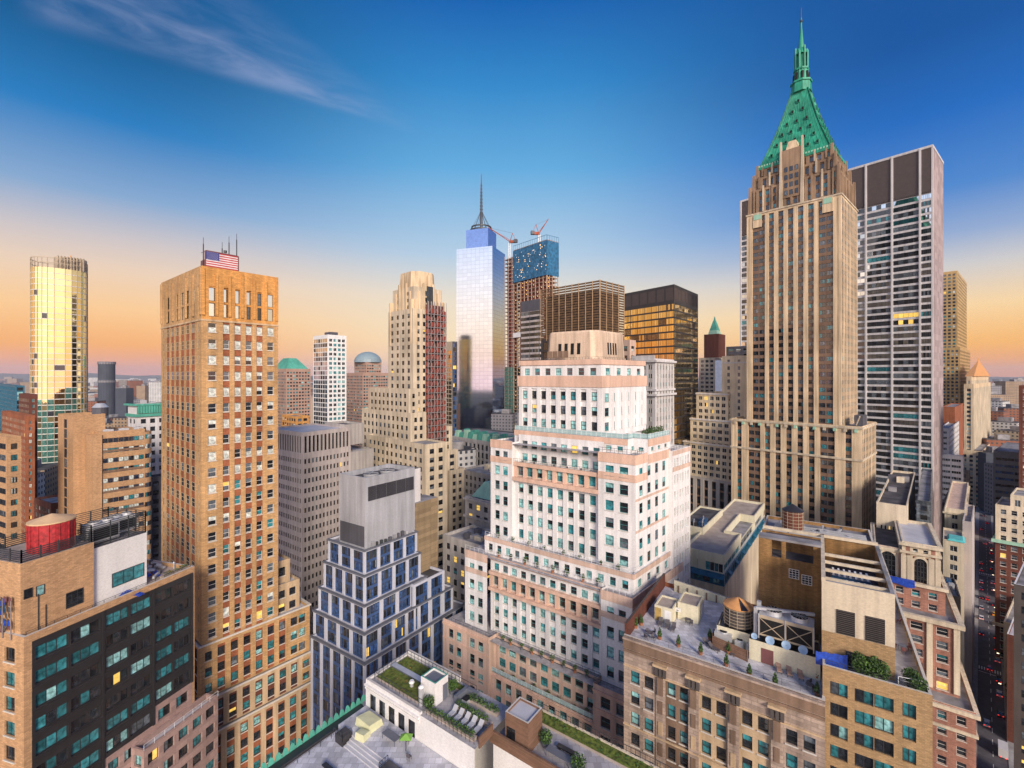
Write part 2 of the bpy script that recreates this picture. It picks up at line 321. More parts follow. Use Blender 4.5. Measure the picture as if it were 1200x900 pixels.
class Bld:
    def __init__(s, name, label, cat, fr, group=None, panes=False, many=100):
        s.fr = fr; s.org = Vector((fr.C.x, fr.C.y, 0)); s.e = empty(name, s.org, label=label, cat=cat, group=group)
        s.w = MB(); s.roof = MB(); s.parts = {}; s.wins = []; s.panes = panes; s.many = many; s.nm = name
    def part(s, name):
        if name not in s.parts: s.parts[name] = MB()
        return s.parts[name]
    def own(s, name): m_ = MB(); s.parts[(name, len(s.parts))] = m_; return m_
    def _map(s, side, fixed):
        fr = s.fr
        if side == 'L':  B, d, n = fr.p2(fixed, 0), fr.V, fr.nL
        elif side == 'R': B, d, n = fr.p2(0, fixed), fr.U, fr.nR
        elif side == 'BL': B, d, n = fr.p2(fixed, 0), fr.V, -fr.nL
        else: B, d, n = fr.p2(0, fixed), fr.U, -fr.nR
        return lambda a, z, o=0.0: (B.x + d.x * a + n.x * o, B.y + d.y * a + n.y * o, z), n
    def facade(s, side, fixed, a0, a1, z0, z1, sp):
        P, n = s._map(side, fixed); W = s.w
        wall = sp['wall']; h = sp.get('h', 3.5); dp = sp.get('dp', 0); dw = sp.get('dw', .28)
        lo, hi = sp.get('lo', 0), sp.get('hi', 1.2)
        m0 = sp.get('m', .8); m0 = m0 if isinstance(m0, tuple) else (m0, m0)
        q = lambda x0, x1, y0, y1, o, mt: W.poly([P(x0, y0, o), P(x1, y0, o), P(x1, y1, o), P(x0, y1, o)], mt)
        L_ = a1 - a0 - m0[0] - m0[1]; zb, zt = z0 + lo, z1 - hi
        if not any(k_ in sp for k_ in ('h', 'bw', 'bays')): q(a0, a1, z0, z1, 0, wall); return
        nf = sp.get('nf') or max(1, int(round((zt - zb) / h))); h = (zt - zb) / nf
        if L_ < 1 or zt <= zb: q(a0, a1, z0, z1, 0, wall); return
        bays = sp.get('bays')
        if not bays: bays = [1] * max(1, int(round(L_ / sp.get('bw', 3.6))))
        bays = [b if isinstance(b, dict) else {'r': b} for b in bays]; tot = sum(b.get('r', 1) for b in bays)
        if lo: q(a0, a1, z0, zb, 0, wall)
        if hi: q(a0, a1, zt, z1, 0, wall)
        q(a0, a0 + m0[0], zb, zt, 0, wall); q(a1 - m0[1], a1, zb, zt, 0, wall)
        x = a0 + m0[0]; pm = sp.get('pier', wall)
        for b in bays:
            g = lambda k, dflt=None: b.get(k, sp.get(k, dflt))
            pw = L_ * b.get('r', 1) / tot; pf = g('pf', .3); bw = pw * (1 - pf); x0 = x + pw * pf / 2; x1 = x0 + bw
            d_ = g('dp', 0) or 0; sm = g('span', wall); bt = g('btw', sm)
            if pf > 0: q(x, x0, zb, zt, 0, pm); q(x1, x + pw, zb, zt, 0, pm)
            if d_ > 0:
                for (xx, yy) in ((x0, 0), (x1, 1)): W.poly([P(xx, zb, 0), P(xx, zt, 0), P(xx, zt, -d_), P(xx, zb, -d_)], pm)
                W.poly([P(x0, zt, 0), P(x1, zt, 0), P(x1, zt, -d_), P(x0, zt, -d_)], wall); W.poly([P(x0, zb, 0), P(x1, zb, 0), P(x1, zb, -d_), P(x0, zb, -d_)], wall)
            k = g('k', 1); ws = bw * g('wf', 1.0) / k if g('wf', 1.0) < 1 else bw / k
            gap = (bw - ws * k) / k
            sill, wh = g('sill', .28) * h, g('wh', .55) * h
            for i in range(nf):
                zf = zb + i * h; za, zc = zf + sill, zf + sill + wh
                q(x0, x1, zf, za, -d_, sm); q(x0, x1, zc, zf + h, -d_, sm)
                xx = x0
                for j in range(k):
                    wa = xx + gap / 2; wb = wa + ws
                    if gap > 0: q(xx, wa, za, zc, -d_, bt); q(wb, wb + gap / 2, za, zc, -d_, bt)
                    o0, o1 = -d_, -d_ - dw
                    W.poly([P(wa, za, o0), P(wb, za, o0), P(wb, za, o1), P(wa, za, o1)], bt); W.poly([P(wa, zc, o0), P(wa, zc, o1), P(wb, zc, o1), P(wb, zc, o0)], bt)
                    W.poly([P(wa, za, o0), P(wa, za, o1), P(wa, zc, o1), P(wa, zc, o0)], bt); W.poly([P(wb, za, o0), P(wb, zc, o0), P(wb, zc, o1), P(wb, za, o1)], bt)
                    if g('sills', False):
                        c0, c1 = P(wa - .12, za - .16, o0), P(wb + .12, za - .16, o0)
                        t0, t1 = P(wa - .12, za, o0), P(wb + .12, za, o0); e0, e1 = P(wa - .12, za - .16, o0 + .14), P(wb + .12, za - .16, o0 + .14); f0, f1 = P(wa - .12, za, o0 + .14), P(wb + .12, za, o0 + .14)
                        sm2 = g('sillmat', 'sill_stone'); W.poly([e0, e1, f1, f0], sm2); W.poly([f0, f1, t1, t0], sm2); W.poly([c0, c1, e1, e0], sm2); W.poly([c0, e0, f0, t0], sm2); W.poly([e1, c1, t1, f1], sm2)
                    vk = g('var', 'office')
                    if callable(vk): vk = vk(i, nf)
                    s.wins.append((Vector(P((wa + wb) / 2, za, o1)), ws, wh, n, g('style', 'sash'), vk, g('frame', 'frame_dark')))
                    xx = wb + gap / 2
            x += pw
        for (zz, hh, oo, mt) in sp.get('bands', []):           # string courses as real ledges
            s.band(side, fixed, a0, a1, z0 + zz if zz >= 0 else z1 + zz, hh, oo, mt)
    def band(s, side, fixed, a0, a1, z, hh, oo, mat, name='cornice'):
        P, n = s._map(side, fixed); W = s.own(name)
        W.hexa([P(a0, z, -.05), P(a1, z, -.05), P(a1, z, oo), P(a0, z, oo)], [P(a0, z + hh, -.05), P(a1, z + hh, -.05), P(a1, z + hh, oo), P(a0, z + hh, oo)], mat)
    def ring(s, u0, u1, v0, v1, z, hh, oo, mat, name='cornice', back=True):
        """a ledge round the visible sides"""
        fr = s.fr; W = s.own(name)
        i_ = .04
        def loop(o, zz): return [fr.p(u0 - o, v0 - o, zz), fr.p(u1 + o, v0 - o, zz), fr.p(u1 + o, v1 + o, zz), fr.p(u0 - o, v1 + o, zz)]
        a, b, c, d = loop(oo, z), loop(oo, z + hh), loop(-i_, z), loop(-i_, z + hh)
        for k in range(4):
            m = (k + 1) % 4
            W.poly([a[k], a[m], b[m], b[k]], mat); W.poly([b[k], b[m], d[m], d[k]], mat); W.poly([c[k], c[m], a[m], a[k]], mat)
    def tier(s, u0, u1, v0, v1, z0, z1, L=None, Rr=None, roof='roof_grey', ph=.9, pt=.35, cap=None, back=None):
        fr = s.fr; W = s.w; wm = back or (L or Rr)['wall']
        if L: s.facade('L', u0, v0, v1, z0, z1, L)
        else: s.w.poly([fr.p(u0, v0, z0), fr.p(u0, v1, z0), fr.p(u0, v1, z1), fr.p(u0, v0, z1)], wm)
        if Rr: s.facade('R', v0, u0, u1, z0, z1, Rr)
        else: s.w.poly([fr.p(u0, v0, z0), fr.p(u1, v0, z0), fr.p(u1, v0, z1), fr.p(u0, v0, z1)], wm)
        s.w.poly([fr.p(u1, v0, z0), fr.p(u1, v1, z0), fr.p(u1, v1, z1), fr.p(u1, v0, z1)], wm)
        s.w.poly([fr.p(u0, v1, z0), fr.p(u1, v1, z0), fr.p(u1, v1, z1), fr.p(u0, v1, z1)], wm)
        cap = cap or wm
        o = [fr.p(a, b, z1) for a, b in ((u0, v0), (u1, v0), (u1, v1), (u0, v1))]
        i_ = [fr.p(a, b, z1) for a, b in ((u0 + pt, v0 + pt), (u1 - pt, v0 + pt), (u1 - pt, v1 - pt), (u0 + pt, v1 - pt))]
        dk = [Vector((p.x, p.y, z1 - ph)) for p in i_]
        for k in range(4):
            m = (k + 1) % 4; W.poly([o[k], o[m], i_[m], i_[k]], cap); W.poly([i_[k], i_[m], dk[m], dk[k]], wm)
        s.roof.poly(dk, roof)
    def block(s, u0, u1, v0, v1, z0, z1, mat, top=None, name=None):
        fr = s.fr; W = s.part(name) if name else s.w
        W.hexa([fr.p(a, b, z0) for a, b in ((u0, v0), (u1, v0), (u1, v1), (u0, v1))], [fr.p(a, b, z1) for a, b in ((u0, v0), (u1, v0), (u1, v1), (u0, v1))], mat, top)
    def rail(s, pts, z, h=1.05, mat='rail_dark', step=1.6, name='railing', glassy=None, r=.05):
        W = s.own(name)
        for (a, b) in zip(pts, pts[1:]):
            A, B_ = s.fr.p(a[0], a[1], z), s.fr.p(b[0], b[1], z); L_ = (B_ - A).length; n = max(1, int(L_ / step)); up = Vector((0, 0, h))
            W.bar(A + up, B_ + up, r, mat); W.bar(A + up * .5, B_ + up * .5, r * .6, mat)
            for k in range(n + 1): q = A.lerp(B_, k / n); W.bar(q, q + up, r, mat)
            if glassy: W.poly([A + up * .1, B_ + up * .1, B_ + up * .95, A + up * .95], glassy)
    def done(s):
        o = s.org; e = s.e
        if s.w.f: s.w.build('wall', e, o)
        if s.roof.f: s.roof.build('roof', e, o)
        for k, mb in s.parts.items():
            if mb.f: mb.build(k if isinstance(k, str) else k[0], e, o)
        sc = []
        for w in s.wins:
            p, n = w[0], w[3]; v = Vector((0, 0, H)) - p; d = v.length
            col = CX + p.x / p.y * F; row = CY - (p.z + w[2] / 2 - H) / p.y * F
            inside = -15 < col < 1215 and -15 < row < 915
            f = max(0, (v.x * n.x + v.y * n.y) / d)
            sc.append((w[1] * w[2] * f / d ** 2 * (1 if inside else 0)))
        order = sorted(range(len(s.wins)), key=lambda i: -sc[i])
        solo = set(i for i in order[:s.many] if sc[i] > 0 or len(s.wins) <= s.many)
        rest, cache = MB(), {}
        for i, (p, w, h, n, st, vk, fm) in enumerate(s.wins):
            n3 = Vector((n.x, n.y, 0)); ang = math.atan2(n3.x * -1, n3.y * 1) # rotation taking +y to n
            k1 = pick(vk); k2 = k1 if random.random() < .55 else pick(vk)
            key = (round(w, 1), round(h, 1), st, k1, k2, fm)
            if key not in _units: _units[key] = win_unit(w, h, st, (k1, k2), fm)
            f, g = _units[key]
            if i in solo:
                if key not in cache:
                    if s.panes: cache[key] = (f.data('window', uv=False), g.data('pane', uv=False))
                    else:
                        a = MB(); a.add(f, Matrix()); a.add(g, Matrix()); cache[key] = (a.data('window', uv=False), None)
                a, b = cache[key]; ob = bpy.data.objects.new('window', a); COL.objects.link(ob); ob.parent = e; ob.location = p - o; ob.rotation_euler = (0, 0, ang)
                if b: pb = bpy.data.objects.new('pane', b); COL.objects.link(pb); pb.parent = ob
            else:
                T = Matrix.Translation(p) @ Matrix.Rotation(ang, 4, 'Z'); rest.add(f, T); rest.add(g, T)
        if rest.f:
            ob = rest.build('window', e, o, uv=False)
            if len(s.wins) > s.many: ob['kind'] = 'stuff'
        return e
def D(*ds, **k):
    r = {}
    for d in ds: r.update(d)
    r.update(k); return r
# ------------------------------------------------------------------ wall materials
wall_mat('tan_brick', (.62, .37, .165, 1), brick=(.8, .26, .03), var=.2, stain=.3)
wall_mat('orange_and_sunlit_brick', (.74, .36, .10, 1), brick=(.8, .26, .03), var=.2, stain=.35)  # sunset glow painted on the brick tower's crown; own colour of the orange block
wall_mat('tan_stone', (.62, .45, .28, 1), var=.2, stain=.4)
wall_mat('red_brick', (.38, .12, .05, 1), brick=(.7, .24, .03), var=.25)
wall_mat('dark_red_brick', (.17, .05, .03, 1), brick=(.7, .24, .03), var=.2)
wall_mat('pink_stone', (.40, .27, .24, 1), var=.12, stain=.15, brick=(2.2, 1.1, .03))
wall_mat('penthouse_tan', (.56, .33, .17, 1), brick=(.6, .2, .02), var=.12, stain=.15)
wall_mat('white_stucco', (.78, .76, .74, 1), var=.06, stain=.12, rough=.7)
wall_mat('rose_brick', (.44, .21, .15, 1), brick=(.7, .24, .03), var=.25)
wall_mat('white_brick', (.82, .80, .79, 1), var=.09, stain=.28)
wall_mat('peach_terra', (.74, .50, .38, 1), var=.15, stain=.25)
wall_mat('peach_stone', (.70, .51, .41, 1), var=.15, stain=.35)
wall_mat('crown_stone', (.66, .50, .37, 1), var=.3, stain=.45)
wall_mat('cream_stone', (.74, .63, .47, 1), var=.2, stain=.35)
wall_mat('cream_stucco', (.70, .65, .48, 1), var=.1, stain=.2)
wall_mat('limestone', (.68, .57, .42, 1), var=.22, stain=.4)
wall_mat('tan_lime', (.78, .60, .39, 1), var=.2, stain=.45)
wall_mat('brown_span', (.24, .15, .10, 1), var=.3, stain=.3)
wall_mat('brown_lime', (.37, .25, .16, 1), var=.35, stain=.4)
wall_mat('rust_stone', (.46, .35, .28, 1), brick=(1.6, .55, .05), var=.3, stain=.4)
wall_mat('taupe_stone', (.25, .165, .115, 1), var=.3, stain=.4)
wall_mat('brown_brick', (.38, .21, .075, 1), brick=(.6, .2, .025), var=.3, stain=.55)
wall_mat('yellow_brick', (.42, .27, .13, 1), brick=(.5, .18, .025), var=.12, stain=.15)
wall_mat('grey_conc', (.52, .46, .44, 1), var=.14, stain=.3)
wall_mat('grey_stone', (.46, .43, .41, 1), var=.2, stain=.35)
wall_mat('blue_white', (.56, .58, .66, 1), var=.08, stain=.15, rough=.6)
wall_mat('span_blue', (.05, .10, .24, 1), var=.2, stain=.1, rough=.3)
wall_mat('white_conc', (.66, .64, .64, 1), var=.1, stain=.25)
wall_mat('violet_conc', (.40, .32, .32, 1), var=.12, stain=.2, brick=(4.5, 3.6, .06))
wall_mat('brown_panel', (.30, .22, .13, 1), var=.1, stain=.2, brick=(9, 1.1, .05))
wall_mat('lower_stone', (.52, .46, .38, 1), var=.25, stain=.4)
wall_mat('sill_stone', (.62, .58, .52, 1), var=.1, stain=.1)
wall_mat('metal_panel', (.50, .51, .55, 1), rough=.45, var=.15, stain=.3)
M['metal_panel'].node_tree.nodes['Principled BSDF'].inputs['Metallic'].default_value = .25
wall_mat('metal_dark', (.10, .10, .12, 1), rough=.5, var=.2, stain=.3)
wall_mat('roof_grey', (.30, .29, .30, 1), var=.5, stain=0, scale=3)
wall_mat('roof_dark', (.09, .085, .09, 1), var=.6, stain=0, scale=3)
wall_mat('roof_pale', (.52, .52, .55, 1), var=.18, stain=0, scale=3)
wall_mat('roof_gravel', (.42, .35, .30, 1), var=.25, stain=0, scale=5)
wall_mat('deck_tile', (.56, .56, .61, 1), brick=(.9, .9, .03), var=.25, stain=0, scale=4)
wall_mat('paver', (.40, .385, .40, 1), brick=(.9, .9, .03), var=.15, stain=0, scale=4)
wall_mat('green_copper', (.10, .42, .32, 1), rough=.6, var=.25, stain=.35)
wall_mat('pale_copper', (.36, .62, .47, 1), rough=.6, var=.15, stain=.2)
wall_mat('wood_slat', (.22, .12, .075, 1), brick=(3.0, .16, .02), var=.25, stain=.15)
wall_mat('dark_stone', (.10, .085, .08, 1), var=.3, stain=.3)
plain('black_metal', (.028, .026, .028, 1), .35); plain('rail_dark', (.035, .04, .045, 1), .5); plain('rail_white', (.7, .72, .74, 1), .5)
plain('steel', (.45, .46, .48, 1), .35, .6); plain('duct', (.55, .56, .58, 1), .4, .4); plain('red_paint', (.36, .02, .025, 1), .6, var=.5, scale=3)
plain('rust_wood', (.62, .30, .11, 1), .8, var=.2); plain('white_paint', (.75, .75, .74, 1), .5); plain('blue_tarp', (.01, .06, .42, 1), .55, var=.4, scale=4)
plain('blue_mach', (.03, .09, .20, 1), .4, .3, var=.5, scale=3); plain('teal_paint', (.015, .12, .20, 1), .5, var=.3); plain('maroon', (.16, .06, .06, 1), .6)
plain('rail_glass', (.35, .50, .50, 1), .1); plain('cushion_tan', (.42, .26, .19, 1), .8); plain('rattan', (.10, .09, .10, 1), .8); plain('slate', (.13, .14, .17, 1), .6)
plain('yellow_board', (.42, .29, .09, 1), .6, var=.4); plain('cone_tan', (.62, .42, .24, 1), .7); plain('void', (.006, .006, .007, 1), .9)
plain('leaf_a', (.045, .105, .018, 1), .6, var=.5, scale=6); plain('leaf_b', (.07, .14, .02, 1), .6, var=.5, scale=6); plain('leaf_c', (.02, .05, .015, 1), .6, var=.5, scale=6)
plain('sedum', (.12, .15, .02, 1), .9, var=.6, scale=2.5); plain('sedum_red', (.22, .15, .04, 1), .9, var=.6, scale=2); plain('terracotta', (.33, .13, .06, 1), .8); plain('bark', (.09, .06, .04, 1), .9)
plain('flag_red', (.45, .03, .04, 1), .7); plain('flag_white', (.66, .62, .62, 1), .7); plain('flag_blue', (.04, .05, .22, 1), .7)
plain('cream_cloth', (.62, .62, .38, 1), .9); plain('dish_blue', (.28, .42, .60, 1), .4); plain('canopy_green', (.18, .38, .06, 1), .8)
plain('scaffold_red', (.24, .045, .03, 1), .7, var=.4, scale=2); plain('scaffold_pipe', (.26, .22, .22, 1), .5)

# ================================================================== tan brick tower with the flag
fr = Fr(236, 101, -60, 1050)
b = Bld('brick_tower', 'tall tan brick tower with red spandrels, sunset-tinted crown and flag sign on roof', 'skyscraper', fr)
U1, V1 = fr.ua(326), fr.va(189); ZT = fr.za(311); ZA = fr.za(374); Z2 = fr.za(757)
rb = dict(wall='tan_brick', pier='tan_brick', h=3.5, sills=True, style='sash', var='pale', frame='frame_white', m=.5, lo=0, hi=0, pf=.42, dp=.18, dw=.25, sill=.25, wh=.55)
def vtop(i, n): return 'pale' if i > n * .45 else ('office' if i > 0 else 'lit')
brick_bays = [dict(r=1.35, pf=.50, dp=0, span='tan_brick')] + [dict(r=1, span='red_brick')] * 4 + [dict(r=1.1, pf=.44, dp=0, span='tan_brick')]
lbays = [dict(r=.9, pf=.7, dp=0, span='tan_brick')] + [dict(r=1, span='red_brick', pf=.42, dp=.04, pier='tan_brick')] * 6 + [dict(r=.8, pf=.85, dp=0, span='tan_brick')]
lbays = list(reversed(lbays))
sR = D(rb, bays=brick_bays, var=vtop); sL = D(rb, bays=lbays, var='dark', frame='frame_tan', sills=False, dp=.04, dw=.04)
b.facade('R', 0, 0, U1, Z2, ZA, sR); b.facade('L', 0, 0, V1, Z2, ZA, sL)
tall = dict(wall='orange_and_sunlit_brick', pier='orange_and_sunlit_brick', nf=2, h=5, m=.5, lo=.6, hi=4.2, pf=.5, dp=.35, dw=.2, sill=.06, wh=.86, style='strip1', var='skyg')
attic = lambda bays, w: D(tall, bays=[dict(r=x.get('r', 1), pf=min(.75, x.get('pf', .5) + .08), span=w, dp=x.get('dp', .35) or .12) for x in bays], wall=w, pier=w)
b.tier(0, U1, 0, V1, ZA, ZT, attic(lbays, 'tan_brick'), attic(brick_bays, 'orange_and_sunlit_brick'), ph=1.3)  # sunset orange put into the right face's brick, plain tan on the left
b.tier(0.02, U1 - .02, V1 - .02, V1, 0, ZA, back='tan_brick', L=dict(wall='tan_brick', hi=999)) if False else None
b.w.poly([fr.p(U1, 0, Z2), fr.p(U1, V1, Z2), fr.p(U1, V1, ZA), fr.p(U1, 0, ZA)], 'tan_brick'); b.w.poly([fr.p(0, V1, Z2), fr.p(U1, V1, Z2), fr.p(U1, V1, ZA), fr.p(0, V1, ZA)], 'tan_brick')
for k in range(7):                       # slim buttress ribs of the crown
    for side, L_ in (('R', U1), ('L', V1)):
        a = .35 + (L_ - .7) * k / 6
        b.band(side, 0, a - .28, a + .28, ZA + 1, ZT - ZA - 2.4 + (k % 3 == 0) * .9, .28, 'orange_and_sunlit_brick' if side == 'R' else 'tan_brick', 'buttress')  # right-hand ribs carry the same painted sunset orange
b.ring(0, U1, 0, V1, ZA - .3, .4, .14, 'tan_stone')
# lower masses step forward and out to the right
low = D(rb, hi=.9, lo=.2, var='tealdark', frame='frame_dark', pf=.42)
def steps(n): return [dict(r=.9, pf=.45, dp=0, span='tan_brick')] + [dict(r=1, span='red_brick' if n % 2 else 'dark_red_brick', pf=.42, dp=.25)] * (5 + n) + [dict(r=1.9, k=2, wf=.8, dp=0, span='tan_brick', pf=.2)]
zs = [Z2, fr.za(824, -.8, -.8), fr.za(868, -1.5, -1.5), 0]
cols_ = [363, 377, 388]
for n in range(3):
    e = .8 * (n + 1) - .3; u1 = fr.ua(cols_[n], -e); zb = zs[n + 1]
    wl = 'tan_stone' if n else 'tan_brick'
    lo = D(low, bays=steps(n + 1), wall=wl, pier=wl); lL = D(low, bays=[dict(r=1, span='dark_red_brick', pf=.5, dp=.25)] * 7, wall=wl, pier=wl, var='dark')
    b.tier(-e, u1, -e, V1 + e, zb, zs[n], lL, lo, ph=.7, roof='roof_pale', cap='sill_stone')
    b.ring(-e, u1, -e, V1 + e, zs[n] - .1, .35, .25, 'sill_stone')
# two small set-backs on the right shoulder
for v0, cR, row, f_ in ((4, 340, 661, 'lit'), (2.2, 351, 688, 'lit')):
    u1 = fr.ua(cR, v0); z1 = fr.za(row, U1, v0)
    b.tier(U1 + .02, u1, v0, V1 - 2, Z2 - 1.4, z1, D(low, var=f_, wall='tan_stone', bays=[1, 1]), D(low, var=f_, wall='tan_stone', pier='tan_stone', bw=3.0, pf=.4, dp=0), ph=.6, roof='roof_pale')
b.block(U1 * .05, U1 * .45, .8, 3.2, ZT - 1.3, ZT + 1.6, 'maroon', name='penthouse')
b.done()
# flag sign on the roof: a flat painted flag in a frame
fl = empty('flag_sign', fr.p(U1 * .05, .5, ZT), label='flat painted american flag sign in red frame on top of the tall brick tower', cat='sign')
d = fr.U; fz = ZT + .1; fo = fr.p(0, 0, ZT)
def FP(a, z, o=0): q = fr.p2(U1 * .06, .35); return (q.x + d.x * a + fr.nR.x * o - fl.location.x, q.y + d.y * a + fr.nR.y * o - fl.location.y, z - fl.location.z)
st, cn, fm = MB(), MB(), MB(); FW, FH = 6.4, 3.3
for k in range(13):
    z0 = fz + FH * k / 13; z1 = fz + FH * (k + 1) / 13
    st.hexa([FP(0, z0), FP(FW, z0), FP(FW, z0, -.1), FP(0, z0, -.1)], [FP(0, z1), FP(FW, z1), FP(FW, z1, -.1), FP(0, z1, -.1)], 'flag_red' if k % 2 == 0 else 'flag_white')
cn.hexa([FP(0, fz + FH * 6 / 13, .01), FP(2.6, fz + FH * 6 / 13, .01), FP(2.6, fz + FH * 6 / 13, .03), FP(0, fz + FH * 6 / 13, .03)], [FP(0, fz + FH, .01), FP(2.6, fz + FH, .01), FP(2.6, fz + FH, .03), FP(0, fz + FH, .03)], 'flag_blue')
for i in range(9):
    for j in range(6 if i % 2 == 0 else 5):
        a = .22 + (j + (.5 if i % 2 else 0)) * .41; z = fz + FH * 6 / 13 + .14 + i * .19; r = .075; pts = []
        for t in range(10):
            rr = r if t % 2 == 0 else r * .4; an = math.pi / 2 + t * math.pi / 5; pts.append(FP(a + rr * math.cos(an), z + rr * math.sin(an), .045))
        cn.poly(pts, 'flag_white')
for (a, z, a2, z2) in ((0, fz - .1, FW, fz - .1), (0, fz + FH + .1, FW, fz + FH + .1), (-.1, fz - .1, -.1, fz + FH + .1), (FW + .1, fz - .1, FW + .1, fz + FH + .1)): fm.bar(FP(a, z, -.05), FP(a2, z2, -.05), .22, 'maroon')
st.build('stripes', fl); cn.build('canton', fl); fm.build('frame', fl)
for i, (a, hh, lb) in enumerate(((-.3, 3.2, 'short antenna mast left of the rooftop flag'), (3.4, 3.0, 'antenna mast with dishes rising behind the middle of the rooftop flag'), (4.8, 4.6, 'bare whip antenna between the dish mast and the tall right mast'), (6.4, 5.6, 'tallest antenna mast at the right end of the rooftop flag'))):
    m = MB(); m.cyl((0, 0, 0), .12, hh + 2, 'rail_dark', 6); m.cyl((0, 0, hh + 2), .05, 1.4, 'rail_dark', 5)
    if i == 1: m.bar((-.9, 0, hh + .8), (.9, 0, hh + .8), .1, 'rail_dark'); m.cyl((-.7, 0, hh + .6), .4, .25, 'rail_dark', 10); m.cyl((.7, 0, hh + 1), .35, .5, 'rail_dark', 8)
    if i == 0: m.bar((-.5, 0, hh), (.5, 0, hh + .4), .08, 'rail_dark')
    o = m.build('antenna', None); q = fr.p2(U1 * .06, 1.0); o.location = (q.x + d.x * a, q.y + d.y * a, ZT - .2); tag(o, lb, 'antenna', 'antennas behind the rooftop flag')

# ================================================================== black glass building, lower left
fr = Fr(28, 66, -1300, 760)
b = Bld('curtain_wall_building', 'black glass office building with tan brick corner and pink stone lower floors', 'office building', fr, panes=True)
ZR = fr.za(747); U1 = fr.ua(228); V1 = 16
lf = D(wall='penthouse_tan', h=3.5, m=.6, style='two', var='tealdark', bw=4.6, pf=.55, wf=1.0, dp=0, sill=.2, wh=.6, hi=1.2, sills=True)
b.facade('L', 0, 0, V1, 0, ZR, lf)
lv = [U1 * .39, U1 * .70, U1]
zz = [ZR - 1.6 - 3.45 * 9, ZR - 1.6 - 3.45 * 6.9, ZR - 1.6 - 3.45 * 6]
a0 = .9
b.facade('R', 0, 0, .9, 0, ZR, dict(wall='penthouse_tan'))
bk = dict(wall='black_metal', pier='black_metal', h=3.45, lo=0, hi=.15, m=(.25, .3), bw=4.3, pf=.08, dp=.0, dw=.35, sill=.2, wh=.55, style='strip3', var='tealdark', k=1)
pk = dict(wall='pink_stone', pier='pink_stone', h=3.45, lo=0, hi=.35, m=(.25, .3), bw=2.9, pf=.3, dp=0, dw=.4, sill=.22, wh=.56, style='two', var='tealdark')
for a1, zc in zip(lv, zz):
    e = a1 if a1 < U1 else U1 - .5
    b.facade('R', 0, a0, e, zc, ZR - 1.1, bk); b.facade('R', 0, a0, e, 0, zc, pk)
    b.band('R', 0, e - .28, e + .05, zc, ZR - 1.1 - zc, .18, 'black_metal', 'pilaster')
    for k in range(1, 9):
        z = ZR - 1.1 - .15 - 3.45 * k + .0
        if z > zc + 1: b.band('R', 0, a0, e - .3, z - .2, .45, .10, 'black_metal', 'spandrel_trim')
    b.facade('R', 0, a0, e, ZR - 1.1, ZR, dict(wall='penthouse_tan')); a0 = e
b.facade('R', 0, U1 - .5, U1, 0, ZR, dict(wall='penthouse_tan'))
for q in (((U1, 0), (U1, V1)), ((0, V1), (U1, V1))): b.w.poly([fr.p(*q[0], 0), fr.p(*q[1], 0), fr.p(*q[1], ZR), fr.p(*q[0], ZR)], 'penthouse_tan')
pr = [(0, 0), (U1, 0), (U1, V1), (0, V1)]; ins = [(.4, .4), (U1 - .4, .4), (U1 - .4, V1 - .4), (.4, V1 - .4)]
for k in range(4):
    m = (k + 1) % 4
    b.w.poly([fr.p(*pr[k], ZR), fr.p(*pr[m], ZR), fr.p(*ins[m], ZR), fr.p(*ins[k], ZR)], 'sill_stone'); b.w.poly([fr.p(*ins[k], ZR), fr.p(*ins[m], ZR), fr.p(*ins[m], ZR - .7), fr.p(*ins[k], ZR - .7)], 'penthouse_tan')
b.roof.poly([fr.p(*p, ZR - .7) for p in ins], 'roof_gravel')
b.rail([(.5, .5), (U1 - .5, .5)], ZR - .1, .5)
# lower wing bottom right
b.tier(U1 * .55, U1 + 2.5, -3, -.02, 0, fr.za(880, U1 * .55, -3), D(pk), D(pk), ph=1.2, roof='roof_pale')
b.rail([(U1 * .55, -3), (U1 + 2.5, -3)], fr.za(880, U1 * .55, -3), 1.0, 'rail_white')
# tan penthouse
pu0, pv0 = fr.at(24, 728, ZR - .7); pv0 = 1.5; pu0 = .4
pu1 = fr.ua(110, pv0); PZ = fr.za(661, pu0, pv0); pz1 = PZ
b.block(pu0, pu1, pv0, V1 - 4, ZR - .7, PZ, 'penthouse_tan', 'roof_gravel', 'penthouse')
pu2 = fr.ua(172, pv0 + .6)
b.block(pu1 + .01, pu2, pv0 + .6, V1 - 4, ZR - .7, PZ - 1.3, 'white_stucco', 'roof_grey', 'stucco_penthouse')
for (c0, w_, h_, z_, st) in ((27.5, 1.0, 1.4, 4.8, 'one'), (42, 1.0, 1.5, 4.6, 'one'), (77, 2.3, 2.4, 1.0, 'grid')):
    a = fr.ua(c0, pv0); q = fr.p2(a + w_ / 2, pv0 - .03) ; b.wins.append((Vector((q.x, q.y, ZR + z_)), w_, h_, fr.nR, st, 'tealdark', 'frame_dark'))
q = fr.p2(fr.ua(131, pv0 + .6) + 2.6, pv0 + .57); b.wins.append((Vector((q.x, q.y, ZR + 1.2)), 5.2, 2.4, fr.nR, 'strip3', 'tealdark', 'frame_dark'))
w = b.part('roof_pipe')
for k in range(2): a = fr.p(pu1 * .25 + k * .9, pv0 - .08, ZR - .6); w.bar(a, a + Vector((0, 0, 5.5 - k * 2)), .09, 'rail_dark')
b.done()
ZP = PZ
